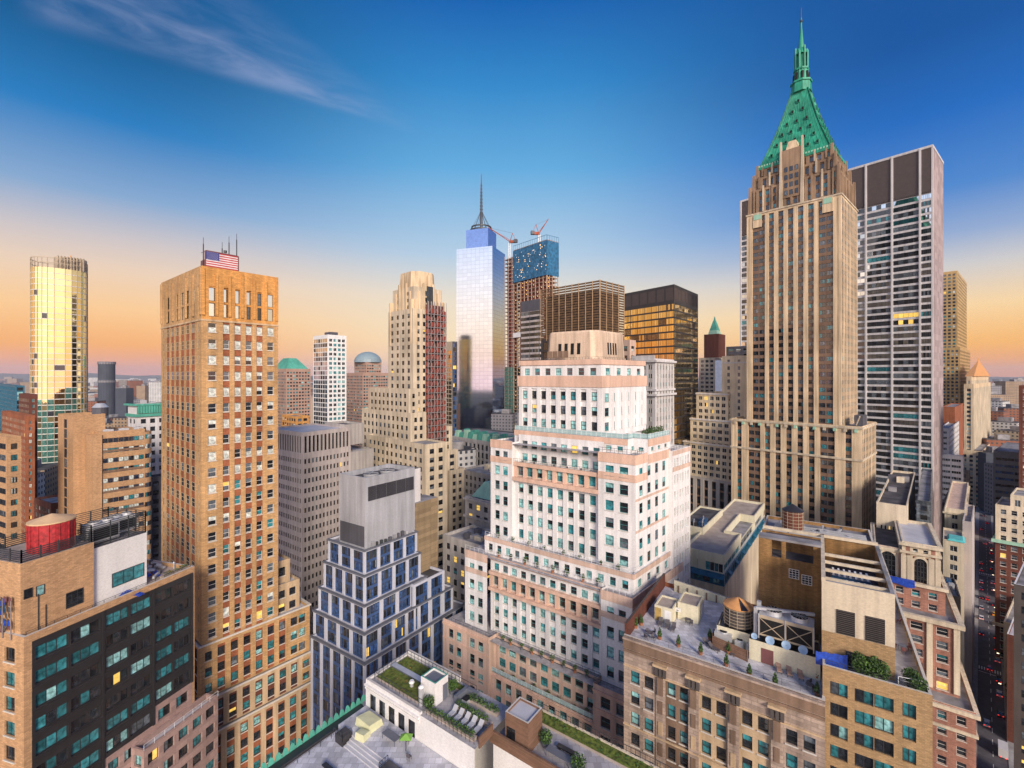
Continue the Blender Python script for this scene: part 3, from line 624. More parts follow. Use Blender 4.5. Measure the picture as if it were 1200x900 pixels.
# steel screens round the plant on its roof
def louver_screen(name, frm, pts, z, h, label, mat='rail_dark', slat=.28, solid=.13, cat='roof screen'):
    e = empty(name, frm.p(*pts[0], z), label=label, cat=cat); o = e.location
    A = MB(); P_ = MB()
    for a, c in zip(pts, pts[1:]):
        p, q = frm.p(*a, z), frm.p(*c, z); n = max(1, int((q - p).length / 2.2))
        for k in range(n + 1): r_ = p.lerp(q, k / n); P_.bar(r_, r_ + Vector((0, 0, h)), .14, mat)
        zz_ = .15
        while zz_ < h: A.bar(p + Vector((0, 0, zz_)), q + Vector((0, 0, zz_)), .05, mat, solid); zz_ += slat
    A.build('slats', e, o); P_.build('posts', e, o); return e
louver_screen('louver_screen', fr, [(pu1 * .72, V1 - 4.4), (pu0 + .2, V1 - 4.4), (pu0 + .2, pv0 + .2), (pu1 - .2, pv0 + .2), (pu1 - .2, V1 - 4.4)], ZP, 1.9, 'dark steel slatted screen around the red tank on the tan penthouse', slat=.3)
louver_screen('louver_screen', fr, [(pu1 + .1, V1 - 4.4), (pu1 + .1, pv0 + .8), (pu2 - .1, pv0 + .8), (pu2 - .1, V1 - 4.4), (pu1 + .1, V1 - 4.4)], ZP - 1.3, 3.9, 'tall dark slatted screen around chillers above the white stucco penthouse', slat=.34, solid=.10)
# red tank: quarter-round with tan conical lid
e = empty('red_tank', fr.p(pu1 * .62, pv0 + 3.4, ZP), label='bright red round roof tank with shallow tan conical lid on tan penthouse', cat='tank')
t, l_ = MB(), MB(); t.cyl((0, 0, 0), 2.7, 4.3, 'red_paint', 28); l_.cyl((0, 0, 4.3), 2.85, .2, 'cone_tan', 28); l_.cyl((0, 0, 4.5), 2.85, .9, 'cone_tan', 28, r2=.1)
for k in range(14): an = k * 2 * math.pi / 14; t.bar((2.72 * math.cos(an), 2.72 * math.sin(an), 0), (2.72 * math.cos(an), 2.72 * math.sin(an), 4.3), .1, 'red_paint')
t.build('shell', e); l_.build('lid', e)
def chiller(name, frm, u, v, z, L_, W_, Hh, label, mat='duct', nfan=2, rot=None):
    rz = math.atan2(frm.U.y, frm.U.x)
    e = empty(name, frm.p(u, v, z), rz, label=label, cat='cooling unit'); A, B_, C_ = MB(), MB(), MB()
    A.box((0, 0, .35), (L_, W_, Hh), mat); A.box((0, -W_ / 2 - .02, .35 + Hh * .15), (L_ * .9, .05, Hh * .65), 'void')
    for k in range(4): A.box(((k % 2 - .5) * L_ * .85, (k // 2 - .5) * W_ * .8, 0), (.15, .15, .35), 'rail_dark')
    for k in range(nfan):
        x = (k + .5 - nfan / 2) * L_ / nfan; r = min(W_, L_ / nfan) * .4
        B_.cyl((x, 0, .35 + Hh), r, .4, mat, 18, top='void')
        for j in range(4): a = j * math.pi / 4; B_.bar((x - r * math.cos(a), -r * math.sin(a), .78 + Hh), (x + r * math.cos(a), r * math.sin(a), .78 + Hh), .05, 'steel')
    C_.bar((-L_ / 2 - .3, -W_ * .3, .3), (-L_ / 2 - .3, -W_ * .3, Hh), .3, mat); C_.bar((-L_ / 2 - .3, -W_ * .3, Hh), (L_ / 2, -W_ * .3 - .3, Hh + .2), .25, mat)
    A.build('casing', e); B_.build('fan_cowl', e); C_.build('pipe', e); return e
chiller('chiller', fr, pu1 + 3.0, pv0 + 3.2, ZP - 1.3, 4.2, 2.6, 3.0, 'grey twin fan chiller with silver ducts, left one inside the tall screen', nfan=2)
chiller('chiller', fr, pu1 + 7.4, pv0 + 5.0, ZP - 1.3, 3.8, 2.4, 2.7, 'grey twin fan chiller, right one inside the tall screen', nfan=2)
# blue tarps and debris
def heap(name, loc, rx, ry, rz_, mat, label, cat, n=40, sz=.6):
    m = MB()
    for _ in range(n):
        a = random.uniform(0, 6.28); r = math.sqrt(random.random()); h = (1 - r) * rz_ * random.uniform(.3, 1)
        c = Vector((rx * r * math.cos(a), ry * r * math.sin(a), h + .08)); pts = []
        A = Vector((random.uniform(-1, 1), random.uniform(-1, 1), random.uniform(-.4, .4))).normalized(); B_ = A.cross(Vector((random.uniform(-.4, .4), random.uniform(-.4, .4), 1))).normalized()
        s_ = sz * random.uniform(.5, 1)
        m.poly([c - A * s_, c - B_ * s_ * .6, c + A * s_, c + B_ * s_ * .6], mat)
    o = m.build(name, None); o.location = loc; tag(o, label, cat); return o
heap('tarp_heap', fr.p(pu1 + 5, .95, ZR - .7), 2.6, .5, .7, 'blue_tarp', 'crumpled blue tarp lying below the white stucco penthouse', 'tarp')
heap('tarp_heap', fr.p(U1 * .84, 5, ZR - .7), 2.2, 1.2, .8, 'blue_tarp', 'blue tarp heap on the open roof end by the tall brick tower', 'tarp')
heap('debris_pile', fr.p(U1 * .80, 7.5, ZR - .7), 3.0, 1.6, .7, 'rust_wood', 'brown pile of boards and rubble behind blue tarp on open roof', 'debris', 70, .5)
heap('debris_pile', fr.p(U1 * .9, 9.5, ZR - .7), 2.0, 1.6, .6, 'duct', 'grey rubble and pipe offcuts at the back of open roof end', 'debris', 50, .5)
e = empty('planter_bed', fr.p(U1 * .9, 1.6, ZR - .7), math.atan2(fr.U.y, fr.U.x), label='long low roof planter with brown shrubs along the open roof edge', cat='planter')
m, p_ = MB(), MB(); m.box((0, 0, 0), (5, 1.1, .6), 'roof_gravel'); 
for _ in range(160):
    c = Vector((random.uniform(-2.3, 2.3), random.uniform(-.45, .45), random.uniform(.6, 1.1))); a = Vector((random.uniform(-.2, .2), random.uniform(-.2, .2), random.uniform(-.1, .2))); p_.poly([c - a, c + Vector((.1, -.1, .05)), c + a], random.choice(['leaf_a', 'sedum_red', 'leaf_c']))
m.build('trough', e); p_.build('foliage', e)
# scaffold netting on the left side of the penthouse
e = empty('netting_scaffold', fr.p(.3, V1 - 5, ZR - .7), label='blue and brown netting scaffold against the left side of tan penthouse', cat='scaffold')
m, p_ = MB(), MB(); o = e.location
for k in range(6):
    v = pv0 + 1 + k * (V1 - 7) / 5; a = fr.p(-.15, v, ZR - .7) - o; m.bar(a, a + Vector((0, 0, 5.6)), .1, 'scaffold_pipe')
for _ in range(90):
    v = random.uniform(pv0 + 1, V1 - 5); z = random.uniform(ZR - .5, ZR + 4.6); a = fr.p(-.1, v, z) - o; t_ = fr.V * .5
    p_.poly([a, a + Vector((t_.x, t_.y, .1)), a + Vector((t_.x, t_.y, .9)) + Vector((random.uniform(-.1, .1), 0, 0)), a + Vector((0, 0, .7))], random.choice(['blue_tarp', 'blue_mach', 'dark_stone', 'maroon']))
m.build('poles', e); p_.build('netting', e)

# ================================================================== white and peach stepped apartment building
fr = Fr(745, 88, -140, 1100)
b = Bld('stepped_apartment_tower', 'white and peach stepped apartment building with railed balconies and stone crown', 'apartment building', fr, panes=True)
ap = dict(wall='white_brick', pier='white_brick', h=3.7, style='sash', var='aqua', frame='frame_teal', sills=True, m=.5, pf=.5, dp=0, bw=2.9, sill=.24, wh=.58, dw=.3, lo=.2, hi=1.0)
pe = D(ap, wall='peach_stone', pier='peach_stone')
UB = 30; Z0 = fr.za(805, 0, fr.va(707)); VB = fr.va(520)
# base: peach-grey stone, the middle recessed bays with a long balcony
vpav = fr.va(697, 0)                                          # right pavilion ends here
zb2 = Z0 - 8.0
mid = [dict(r=1)] * 13
b.facade('L', -0.6, 0, vpav, 0, Z0 + .4, D(pe, bays=[dict(k=2, wf=.62, r=1, pf=.16)] * 1, m=.4, hi=1.3))
b.facade('R', -0, -.6, UB, 0, Z0 + .4, D(pe, bw=3.4, hi=1.3))
b.w.poly([fr.p(-.6, vpav, 0), fr.p(3, vpav, 0), fr.p(3, vpav, Z0 + .4), fr.p(-.6, vpav, Z0 + .4)], 'peach_stone')
VL2 = fr.va(574, 0)
b.facade('L', .5, vpav, VL2, 0, zb2, D(pe, bw=2.8, pf=.34, dp=.35, lo=0, hi=1.0, wh=.62, span='peach_terra', frame='frame_teal'))
b.facade('L', 2.0, vpav, VL2, zb2, Z0, D(pe, bw=2.8, pf=.34, nf=2, wh=.62, hi=1.2))
b.facade('L', -.2, VL2, VB, 0, Z0 + .2, D(pe, bays=[dict(k=2, wf=.6, r=1, pf=.25)] * 2, hi=1.3))
b.w.poly([fr.p(-.2, VL2, 0), fr.p(3, VL2, 0), fr.p(3, VL2, Z0 + .2), fr.p(-.2, VL2, Z0 + .2)], 'peach_stone')
b.roof.poly([fr.p(-.2, 0, Z0 - .6), fr.p(UB, 0, Z0 - .6), fr.p(UB, VB, Z0 - .6), fr.p(-.2, VB, Z0 - .6)], 'paver')
b.roof.poly([fr.p(.5, vpav, zb2 - .6), fr.p(2.6, vpav, zb2 - .6), fr.p(2.6, VL2, zb2 - .6), fr.p(.5, VL2, zb2 - .6)], 'paver')
b.band('L', .5, vpav, VL2, zb2 - 1.0, .5, .25, 'peach_terra'); b.band('L', 2.0, vpav, VL2, Z0 - 1.1, .5, .2, 'peach_terra'); b.band('L', -.6, 0, vpav, Z0 - 1.1, .5, .25, 'peach_terra'); b.band('L', -.2, VL2, VB, Z0 - 1.1, .5, .25, 'peach_terra')
for zz_ in (Z0 - 11, Z0 - 11.8, Z0 - 4.6): b.band('L', -.6, 0, vpav, zz_, .35, .15, 'peach_terra')
for zz_ in (Z0 - 11, Z0 - 4.6): b.band('L', -.2, VL2, VB, zz_, .35, .15, 'peach_terra')
b.rail([(.7, vpav + .2), (.7, VL2)], zb2 - .1, 1.1, 'rail_white', 1.4, glassy='rail_glass'); b.rail([(0, vpav), (2.1, vpav), (2.1, VL2), (0, VL2), (0, VB)], Z0 - .1, 1.1, 'rail_dark', 1.3); b.rail([(-.4, 0), (-.4, vpav)], Z0 + .4, 1.0, 'rail_dark', 1.3)
# first setback T1
u0, v0 = 2.6, 2.0
Z1 = fr.za(691, u0, fr.va(706, u0)); va_ = fr.va(704, u0); vb_ = fr.va(575, u0 + 1.2); vc_ = fr.va(545, u0); U1_ = 27
pav = D(ap, bays=[dict(k=2, wf=.6, r=1, pf=.18)], m=.3, hi=2.3)
b.facade('L', u0, v0, va_, Z0 - .6, Z1, pav); b.facade('R', v0, u0, U1_, Z0 - .6, Z1, D(ap, bw=4.5, pf=.6, hi=2.3, sills=False))
b.w.poly([fr.p(u0, va_, Z0), fr.p(u0 + 3, va_, Z0), fr.p(u0 + 3, va_, Z1), fr.p(u0, va_, Z1)], 'white_brick')
h1 = (Z1 - Z0) ; zp = Z0 - .6
zarc0, zarc1 = Z1 - 8.2, Z1 - 4.3
cb = D(ap, bw=2.75, pf=.42, dp=.22)
b.facade('L', u0 + 1.2, va_, vb_, zp, zarc0, D(cb, hi=.3)); b.facade('L', u0 + .8, va_, vb_, zarc0, zarc1, D(cb, wall='peach_stone', pier='peach_terra', span='peach_stone', nf=1, lo=.3, hi=.3, dp=.5, wh=.7, pf=.34)); b.facade('L', u0 + 1.2, va_, vb_, zarc1, Z1 - .4, D(cb, nf=1, lo=.1, hi=.9, dp=0))
b.facade('L', u0, vb_, vc_, zp, Z1, D(ap, bays=[dict(k=2, wf=.6, r=1, pf=.18)] , m=.3, hi=2.3))
for zz_, oo in ((zarc0 - .1, 1.0), (zarc1 - .2, .8)): b.band('L', u0 + 1.2, va_, vb_, zz_, .7, oo, 'peach_terra')
b.band('L', u0 + 1.2, va_, vb_, Z1 - 1.2, .8, .2, 'peach_terra')
for a, c in ((v0, va_), (vb_, vc_)):
    b.band('L', u0, a, c, Z1 - 1.9, 1.9, .12, 'peach_stone'); b.band('L', u0, a, c, Z1 - 5.4, 1.2, .12, 'peach_stone')
b.band('R', v0, u0, U1_, Z1 - 1.9, 1.9, .12, 'peach_stone'); b.band('R', v0, u0, 5, Z1 - 5.4, 1.2, .12, 'peach_stone')
b.roof.poly([fr.p(u0, v0, Z1 - .5), fr.p(U1_, v0, Z1 - .5), fr.p(U1_, vc_, Z1 - .5), fr.p(u0, vc_, Z1 - .5)], 'paver')
b.rail([(u0 + .2, v0 + .2), (u0 + .2, va_), (u0 + 1.4, va_), (u0 + 1.4, vb_), (u0 + .2, vb_), (u0 + .2, vc_)], Z1 - .1, 1.1, 'rail_white', 1.3); b.rail([(u0 + .2, v0 + .2), (u0 + 3, v0 + .2)], Z1, 1.1, 'rail_white')
# second setback T1b: one row then T2
u1_, v1_ = u0 + 2.4, v0 + .9
Zb = fr.za(662, u1_, fr.va(699, u1_))
vL = fr.va(568, u1_)
b.tier(u1_, U1_, v1_, vL, Z1 - .5, Zb, D(ap, bw=2.75, nf=1, lo=0, hi=1.1), D(ap, bw=4.5, pf=.6, nf=1, hi=1.1), roof='paver', ph=.6)
b.band('L', u1_, v1_, vL, Zb - 1.0, 1.0, .14, 'peach_stone'); b.band('R', v1_, u1_, U1_, Zb - 1.0, 1.0, .14, 'peach_stone')
b.rail([(u1_ + .2, vL), (u1_ + .2, v1_ + .2), (u1_ + 3, v1_ + .2)], Zb, 1.0, 'rail_white', 1.3)
# T2 body
u2, v2 = u1_ + 1.6, v1_ + .4
Z2 = fr.za(531, u2, fr.va(718, u2)); va2 = fr.va(701, u2); vb2 = fr.va(603, u2 + .9); vc2 = fr.va(575, u2); zb_ = Zb - .6
zc0, zc1 = Z2 - 9.0, Z2 - 5.3
sideR = D(ap, dw=.1, bw=3.3, pf=.62, hi=2.2, sills=False, var='aqua', style='sash')
US = fr.ua(783, v2)
b.facade('L', u2, v2, va2, zb_, Z2, D(pav, hi=2.0)); b.facade('L', u2, vb2, vc2, zb_, Z2 + .3, D(pav, hi=2.0))
b.facade('R', v2, u2, US, zb_, Z2, sideR)
b.facade('L', u2 + .9, va2, vb2, zb_, zc0, D(cb, hi=.3)); b.facade('L', u2 + .6, va2, vb2, zc0, zc1, D(cb, wall='peach_terra', pier='peach_terra', span='peach_stone', nf=1, lo=.3, hi=.3, dp=.5, wh=.7, pf=.34)); b.facade('L', u2 + 2.4, va2, vb2, zc1, Z2 + 1.8, D(cb, nf=2, lo=0, hi=.9, dp=0))
b.band('L', u2 + .9, va2, vb2, zc0 - .2, .9, .9, 'peach_terra'); b.band('L', u2 + .9, va2, vb2, zc1 - .3, .9, .6, 'peach_terra')
for (sd_, fx, a, c, zt) in (('L', u2, v2, va2, Z2), ('L', u2, vb2, vc2, Z2 + .3), ('R', v2, u2, u2 + 5, Z2)):
    b.band(sd_, fx, a, c, zt - 2.0, 2.0, .14, 'peach_terra'); b.band(sd_, fx, a, c, zt - 5.6, 1.5, .14, 'peach_terra'); 
for zz_ in (Z2 - 9.5, Z2 - 16): b.band('R', v2, u2, US, zz_, .5, .1, 'peach_stone')
for v_ in (va2, vb2): b.w.poly([fr.p(u2, v_, zb_), fr.p(u2 + 4, v_, zb_), fr.p(u2 + 4, v_, Z2), fr.p(u2, v_, Z2)], 'white_brick')
b.w.poly([fr.p(u2, vc2, zb_), fr.p(US, vc2, zb_), fr.p(US, vc2, Z2), fr.p(u2, vc2, Z2)], 'white_brick'); b.w.poly([fr.p(US, v2, zb_), fr.p(US, vc2, zb_), fr.p(US, vc2, Z2), fr.p(US, v2, Z2)], 'white_brick')
b.roof.poly([fr.p(u2, v2, Z2 - .4), fr.p(US, v2, Z2 - .4), fr.p(US, vc2, Z2 - .4), fr.p(u2, vc2, Z2 - .4)], 'paver')
b.roof.poly([fr.p(u2 + .6, va2, zc1 - .02), fr.p(u2 + 2.5, va2, zc1 - .02), fr.p(u2 + 2.5, vb2, zc1 - .02), fr.p(u2 + .6, vb2, zc1 - .02)], 'paver')
b.rail([(u2 + .5, va2), (u2 + .5, vb2)], zc1 + .4, 1.0, 'rail_dark', 1.2); b.rail([(u2 + .2, va2), (u2 + .2, v2 + .2), (u2 + 4, v2 + .2)], Z2, 1.0, 'rail_dark', .9); b.rail([(u2 + .2, vb2), (u2 + .2, vc2)], Z2 + .3, 1.0, 'rail_dark', .9)
# T3 with a terrace to the right
u3, v3 = u2 + 3.0, v2 + 3.2
Z3 = fr.za(514, u3, fr.va(725, u3)); 
U3b = fr.ua(783, v2 + .4)
b.tier(u3, U3b, v3, fr.va(603, u3), Z2 - .4, Z3, D(ap, bw=2.7, nf=1, hi=1.4, lo=.2), D(ap, bw=3.3, pf=.62, nf=1, hi=1.4), roof='paver', ph=.4)
b.tier(u3 + 2.5, U3b, v2 + .02, v3 - .02, Z2 - .4, Z3 + .02, D(ap, bays=[1], nf=1, hi=1.6), D(ap, bw=3.3, pf=.6, nf=1, hi=1.6, var='aqua'), roof='paver', ph=.5)
b.band('L', u3, v3, fr.va(603, u3), Z3 - 1.3, 1.3, .14, 'peach_terra'); b.band('L', u3, v3, fr.va(603, u3), Z3 - 5.9, .8, .14, 'peach_terra'); b.band('R', v2 + .02, u3 + 2.5, U3b, Z3 - 1.5, 1.5, .16, 'peach_terra')
b.band('R', v2 + .02, u3 + 2.5, U3b, Z2 - 2.4, 1.9, .16, 'peach_terra')
b.rail([(u3 + .2, fr.va(603, u3)), (u3 + .2, v3 + .1), (u3 + 2.6, v3 + .1), (u3 + 2.6, v2 + .2), (U3b, v2 + .2)], Z3, 1.1, 'rail_white', 1.2, glassy='rail_glass')
# T4 shaft
u4 = u3 + 1.6
v4 = fr.va(705, u4); ve4 = fr.va(608, u4); U4 = fr.ua(757, v4 + .0)
Z4 = fr.za(452, u4, v4)
ch = 2.6
b.tier(u4, U4, v4, ve4, Z3 - .4, Z4, D(ap, bw=2.85, pf=.42, dp=.25, hi=.9, lo=.6, sills=True, var='aqua', frame='frame_dark'), D(ap, bays=[dict(pf=.5, dp=0, dw=.08)] + [dict(pf=.93, dp=.0)] * 5, dp=.3, dw=.08, hi=1.2, lo=.6), ph=.3)
for k in range(6): b.band('R', v4, u4 + 4.2 + k * (U4 - u4 - 5) / 5, u4 + 4.8 + k * (U4 - u4 - 5) / 5, Z3 + 1, Z4 - Z3 - 2.5, .25, 'white_brick', 'pilaster')
b.ring(u4, U4, v4, ve4, Z4 - .4, 2.6, .2, 'peach_terra')
Z5 = Z4 + 5.8
b.tier(u4 + .3, U4 - .3, v4 + .3, ve4 - .3, Z4 + 1.8, Z5 - 1, D(ap, bw=2.9, nf=1, lo=0, hi=.3, wh=.62, sills=False, sill=.2), D(ap, bw=4.5, pf=.6, nf=1, lo=0, hi=.3), ph=.2)
b.ring(u4 + .3, U4 - .3, v4 + .3, ve4 - .3, Z5 - 1, 1.2, .25, 'peach_terra')
u5, v5, ve5, U5 = u4 + 1.8, v4 + 1.8, ve4 - 2.0, U4 - 1.4
Z6 = fr.za(422, u5, v5)
b.tier(u5, U5, v5, ve5, Z5 - 1.2, Z6, dict(wall='white_brick'), dict(wall='white_brick'), ph=.3, roof='roof_dark')
b.ring(u5, U5, v5, ve5, Z6 - 1.5, 1.5, .15, 'peach_terra')
lvn = b.part('vent_louver')
for k in range(4):
    v = v5 + (ve5 - v5) * .42 + k * 1.5; lvn.hexa([fr.p(u5 - .06, v, Z5 + .8), fr.p(u5 - .06, v + 1.3, Z5 + .8), fr.p(u5 + .06, v + 1.3, Z5 + .8), fr.p(u5 + .06, v, Z5 + .8)], [fr.p(u5 - .06, v, Z5 + 2.4), fr.p(u5 - .06, v + 1.3, Z5 + 2.4), fr.p(u5 + .06, v + 1.3, Z5 + 2.4), fr.p(u5 + .06, v, Z5 + 2.4)], 'taupe_stone')
b.rail([(u5 + .3, ve5 - .3), (u5 + .3, v5 + .3), (U5 - .3, v5 + .3)], Z6, .8, 'rail_dark', .8)
# stone crown with cut corners
u6, v6, ve6, U6 = u5 + 2.2, v5 + 1.9, ve5 - 2.6, U5 - 1.2
Z7 = fr.za(386, u6, v6); cc = 1.5; cr = b.part('crown')
def oct_(i, z, c): return [fr.p(u6 + i, v6 + c + i, z), fr.p(u6 + c + i, v6 + i, z), fr.p(U6 - c - i, v6 + i, z), fr.p(U6 - i, v6 + c + i, z), fr.p(U6 - i, ve6 - c - i, z), fr.p(U6 - c - i, ve6 - i, z), fr.p(u6 + c + i, ve6 - i, z), fr.p(u6 + i, ve6 - c - i, z)]
cr.hexa(oct_(-.4, Z6 - .3, cc), oct_(-.2, Z6 + .8, cc), 'crown_stone'); cr.hexa(oct_(0, Z6 + .8, cc), oct_(.25, Z7 - .5, cc), 'crown_stone'); cr.hexa(oct_(.25, Z7 - .5, cc), oct_(.5, Z7, cc), 'crown_stone', 'roof_grey')
sl_ = b.part('crown_slot')
for k in range(4):
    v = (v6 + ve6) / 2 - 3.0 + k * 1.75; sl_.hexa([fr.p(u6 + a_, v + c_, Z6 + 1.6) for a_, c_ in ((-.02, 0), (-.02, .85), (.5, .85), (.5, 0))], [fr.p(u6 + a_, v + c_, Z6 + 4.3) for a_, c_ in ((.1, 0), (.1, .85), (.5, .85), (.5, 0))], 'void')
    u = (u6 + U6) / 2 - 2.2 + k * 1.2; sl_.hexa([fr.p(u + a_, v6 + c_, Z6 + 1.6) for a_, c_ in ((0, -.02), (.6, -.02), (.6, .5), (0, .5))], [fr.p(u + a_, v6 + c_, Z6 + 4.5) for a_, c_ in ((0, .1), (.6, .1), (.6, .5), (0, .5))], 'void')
# rear wing to the right
uw0 = US + .02; uw1 = fr.ua(809, v2 - 1.0); zw = fr.za(528, uw0, v2)
b.tier(uw0, uw1, v2 - 1.0, vc2 - 8, 0, zw, D(ap, bays=[1], hi=1), D(ap, bw=3.0, pf=.1, k=2, wf=.6, sills=False, frame='frame_white', hi=1.2), roof='roof_pale')
for zz_ in (zw - 1.1, zw - 4.8): b.band('R', v2 - 1.0, uw0, uw1, zz_, 1.0, .12, 'peach_stone')
b.rail([(uw0, v2 - .8), (uw1, v2 - .8)], zw, 1.0, 'rail_dark', .8)
b.done()
WB = dict(fr=fr, Z0=Z0, Z1=Z1, Zb=Zb, Z2=Z2, Z3=Z3, zb2=zb2, vpav=vpav, VL2=VL2, va_=va_, vb_=vb_, u0=u0, v0=v0, u1_=u1_, v1_=v1_, vL=vL, u2=u2, v2=v2, zc1=zc1, va2=va2, vb2=vb2, u3=u3, v3=v3, VB=VB, U3b=U3b)
# ================================================================== props used on the roofs
def foliage(m, c, rx, ry, rz_, n, s, mats=('leaf_a', 'leaf_b', 'leaf_c'), cone=False):
    for _ in range(n):
        t = random.random(); a = random.uniform(0, 6.283)
        if cone: z = (1 - math.sqrt(random.random())) ; r = (1 - z) ** .8 * math.sqrt(random.uniform(.3, 1)) * (.85 if z > .08 else .7); p = Vector((c[0] + rx * r * math.cos(a), c[1] + ry * r * math.sin(a), c[2] + z * rz_ * 2))
        else:
            d = Vector((random.gauss(0, 1), random.gauss(0, 1), random.gauss(0, 1))).normalized() * (random.random() ** .35); p = Vector((c[0] + d.x * rx, c[1] + d.y * ry, c[2] + d.z * rz_))
        A = Vector((random.gauss(0, 1), random.gauss(0, 1), random.gauss(0, 1))).normalized(); B_ = A.cross(Vector((random.gauss(0, 1), random.gauss(0, 1), random.gauss(0, 1)))).normalized()
        q = s * random.uniform(.6, 1.3); m.poly([p - A * q, p - B_ * q * .6, p + A * q, p + B_ * q * .6], random.choice(mats))
ORD = ['first', 'second', 'third', 'fourth', 'fifth', 'sixth', 'seventh', 'eighth', 'ninth', 'tenth', 'eleventh', 'twelfth', 'thirteenth', 'fourteenth']
def proto_topiary():
    e = empty('potted_conifer', (0, 0, 0)); p_, f_, t_ = MB(), MB(), MB()
    p_.cyl((0, 0, 0), .28, .5, 'terracotta', 10, r2=.36); t_.cyl((0, 0, .5), .05, .4, 'bark', 6); foliage(f_, (0, 0, .6), .5, .5, .75, 260, .12, cone=True)
    p_.build('pot', e); t_.build('trunk', e); f_.build('foliage', e); return e
def proto_lounger(mat):
    e = empty('sun_lounger', (0, 0, 0)); s_, b_, l_ = MB(), MB(), MB()
    s_.box((.25, 0, .32), (1.3, .66, .1), mat); b_.hexa([(-.4, -.33, .34), (-.4, .33, .34), (-.95, .33, .85), (-.95, -.33, .85)], [(-.38, -.33, .44), (-.38, .33, .44), (-.92, .33, .95), (-.92, -.33, .95)], mat)
    s_.build('seat', e); b_.build('backrest', e)
    for x in (-.75, .8):
        for y in (-.28, .28): q = MB(); q.box((x, y, 0), (.07, .07, .33), 'rail_dark'); q.build('leg', e)
    return e
def proto_chair(mat):
    e = empty('chair', (0, 0, 0)); s_, b_ = MB(), MB(); s_.box((0, 0, .42), (.5, .5, .06), mat); b_.box((-.25, 0, .45), (.06, .5, .5), mat, 0)
    s_.build('seat', e); b_.build('backrest', e)
    for x in (-.2, .2):
        for y in (-.2, .2): q = MB(); q.box((x, y, 0), (.045, .045, .42), mat); q.build('leg', e)
    return e
def proto_table(mat, r=.55, sq=None):
    e = empty('table', (0, 0, 0)); t_ = MB()
    if sq: t_.box((0, 0, .7), (sq[0], sq[1], .06), mat)
    else: t_.cyl((0, 0, .7), r, .05, mat, 14)
    t_.build('tabletop', e)
    x, y = (sq[0] / 2 - .1, sq[1] / 2 - .1) if sq else (r * .6, r * .6)
    for a in (-x, x):
        for b_ in (-y, y): q = MB(); q.box((a, b_, 0), (.06, .06, .7), mat); q.build('leg', e)
    return e
def hedge(frm, a, c, z, w, h, label, cat='hedge', dens=70):
    A, B_ = frm.p(*a, z), frm.p(*c, z); d = B_ - A; L_ = d.length; e = empty('hedge', A, math.atan2(d.y, d.x), label=label, cat=cat); f_, t_ = MB(), MB()
    t_.box((L_ / 2, 0, 0), (L_, w * .8, .4), 'roof_gravel')
    for k in range(max(1, int(L_ / .7))): foliage(f_, (k * .7 + .35, 0, h * .55 + .1), .5, w * .55, h * random.uniform(.42, .6), dens, .13, ('leaf_a', 'leaf_b', 'leaf_b', 'leaf_c'))
    t_.build('planter_box', e); f_.build('foliage', e); return e
def bush(loc, r, h, label, pot=True, mats=('leaf_a', 'leaf_b', 'leaf_c'), n=420):
    e = empty('potted_bush', loc, label=label, cat='bush'); f_ = MB(); foliage(f_, (0, 0, h * .6 + .3), r, r, h * .5, n, .14, mats); f_.build('foliage', e)
    q = MB(); q.cyl((0, 0, 0), r * .5, .45, 'slate', 10, r2=r * .6); q.build('pot', e); return e
def hut(name, frm, u0, u1, v0, v1, z, h, label, wall='cream_stucco', top='roof_gravel', door=None, cat='rooftop hut', win=None, trim=None):
    e = empty(name, frm.p((u0 + u1) / 2, (v0 + v1) / 2, z), label=label, cat=cat); o = e.location; m, r = MB(), MB(); c = [(u0, v0), (u1, v0), (u1, v1), (u0, v1)]
    ins = [(u0 + .22, v0 + .22), (u1 - .22, v0 + .22), (u1 - .22, v1 - .22), (u0 + .22, v1 - .22)]
    for k in range(4):
        j = (k + 1) % 4
        m.poly([frm.p(*c[k], z), frm.p(*c[j], z), frm.p(*c[j], z + h), frm.p(*c[k], z + h)], wall); m.poly([frm.p(*c[k], z + h), frm.p(*c[j], z + h), frm.p(*ins[j], z + h), frm.p(*ins[k], z + h)], trim or wall)
        m.poly([frm.p(*ins[k], z + h), frm.p(*ins[j], z + h), frm.p(*ins[j], z + h - .3), frm.p(*ins[k], z + h - .3)], wall)
    r.poly([frm.p(*p, z + h - .3) for p in ins], top); m.build('wall', e, o); r.build('roof', e, o)
    if door:                                        # (side, position, width, height, mat)
        for (sd_, a, w_, dh, mt) in door:
            q = MB()
            if sd_ == 'L': pts = [(u0 - .06, a), (u0 - .06, a + w_), (u0 + .05, a + w_), (u0 + .05, a)]
            else: pts = [(a, v0 - .06), (a + w_, v0 - .06), (a + w_, v0 + .05), (a, v0 + .05)]
            q.hexa([frm.p(*p, z + .05) for p in pts], [frm.p(*p, z + dh) for p in pts], mt); q.build('door', e, o)
    return e
def place_list(proto, frm, pts, z, labels, group, rz=None, grow=1.0):
    base = math.atan2(frm.V.y, frm.V.x)
    for i, p in enumerate(pts):
        u, v = p[0], p[1]; a = (p[2] if len(p) > 2 else 0) + base
        if i == 0 and not proto.get('used'): o = proto; o['used'] = 1; del o['used']; o.location = frm.p(u, v, z); o.rotation_euler = (0, 0, a); o['label'] = labels[i]; o['group'] = group
        else: o = copy_tree(proto, None, frm.p(u, v, z), a, labels[i], group)
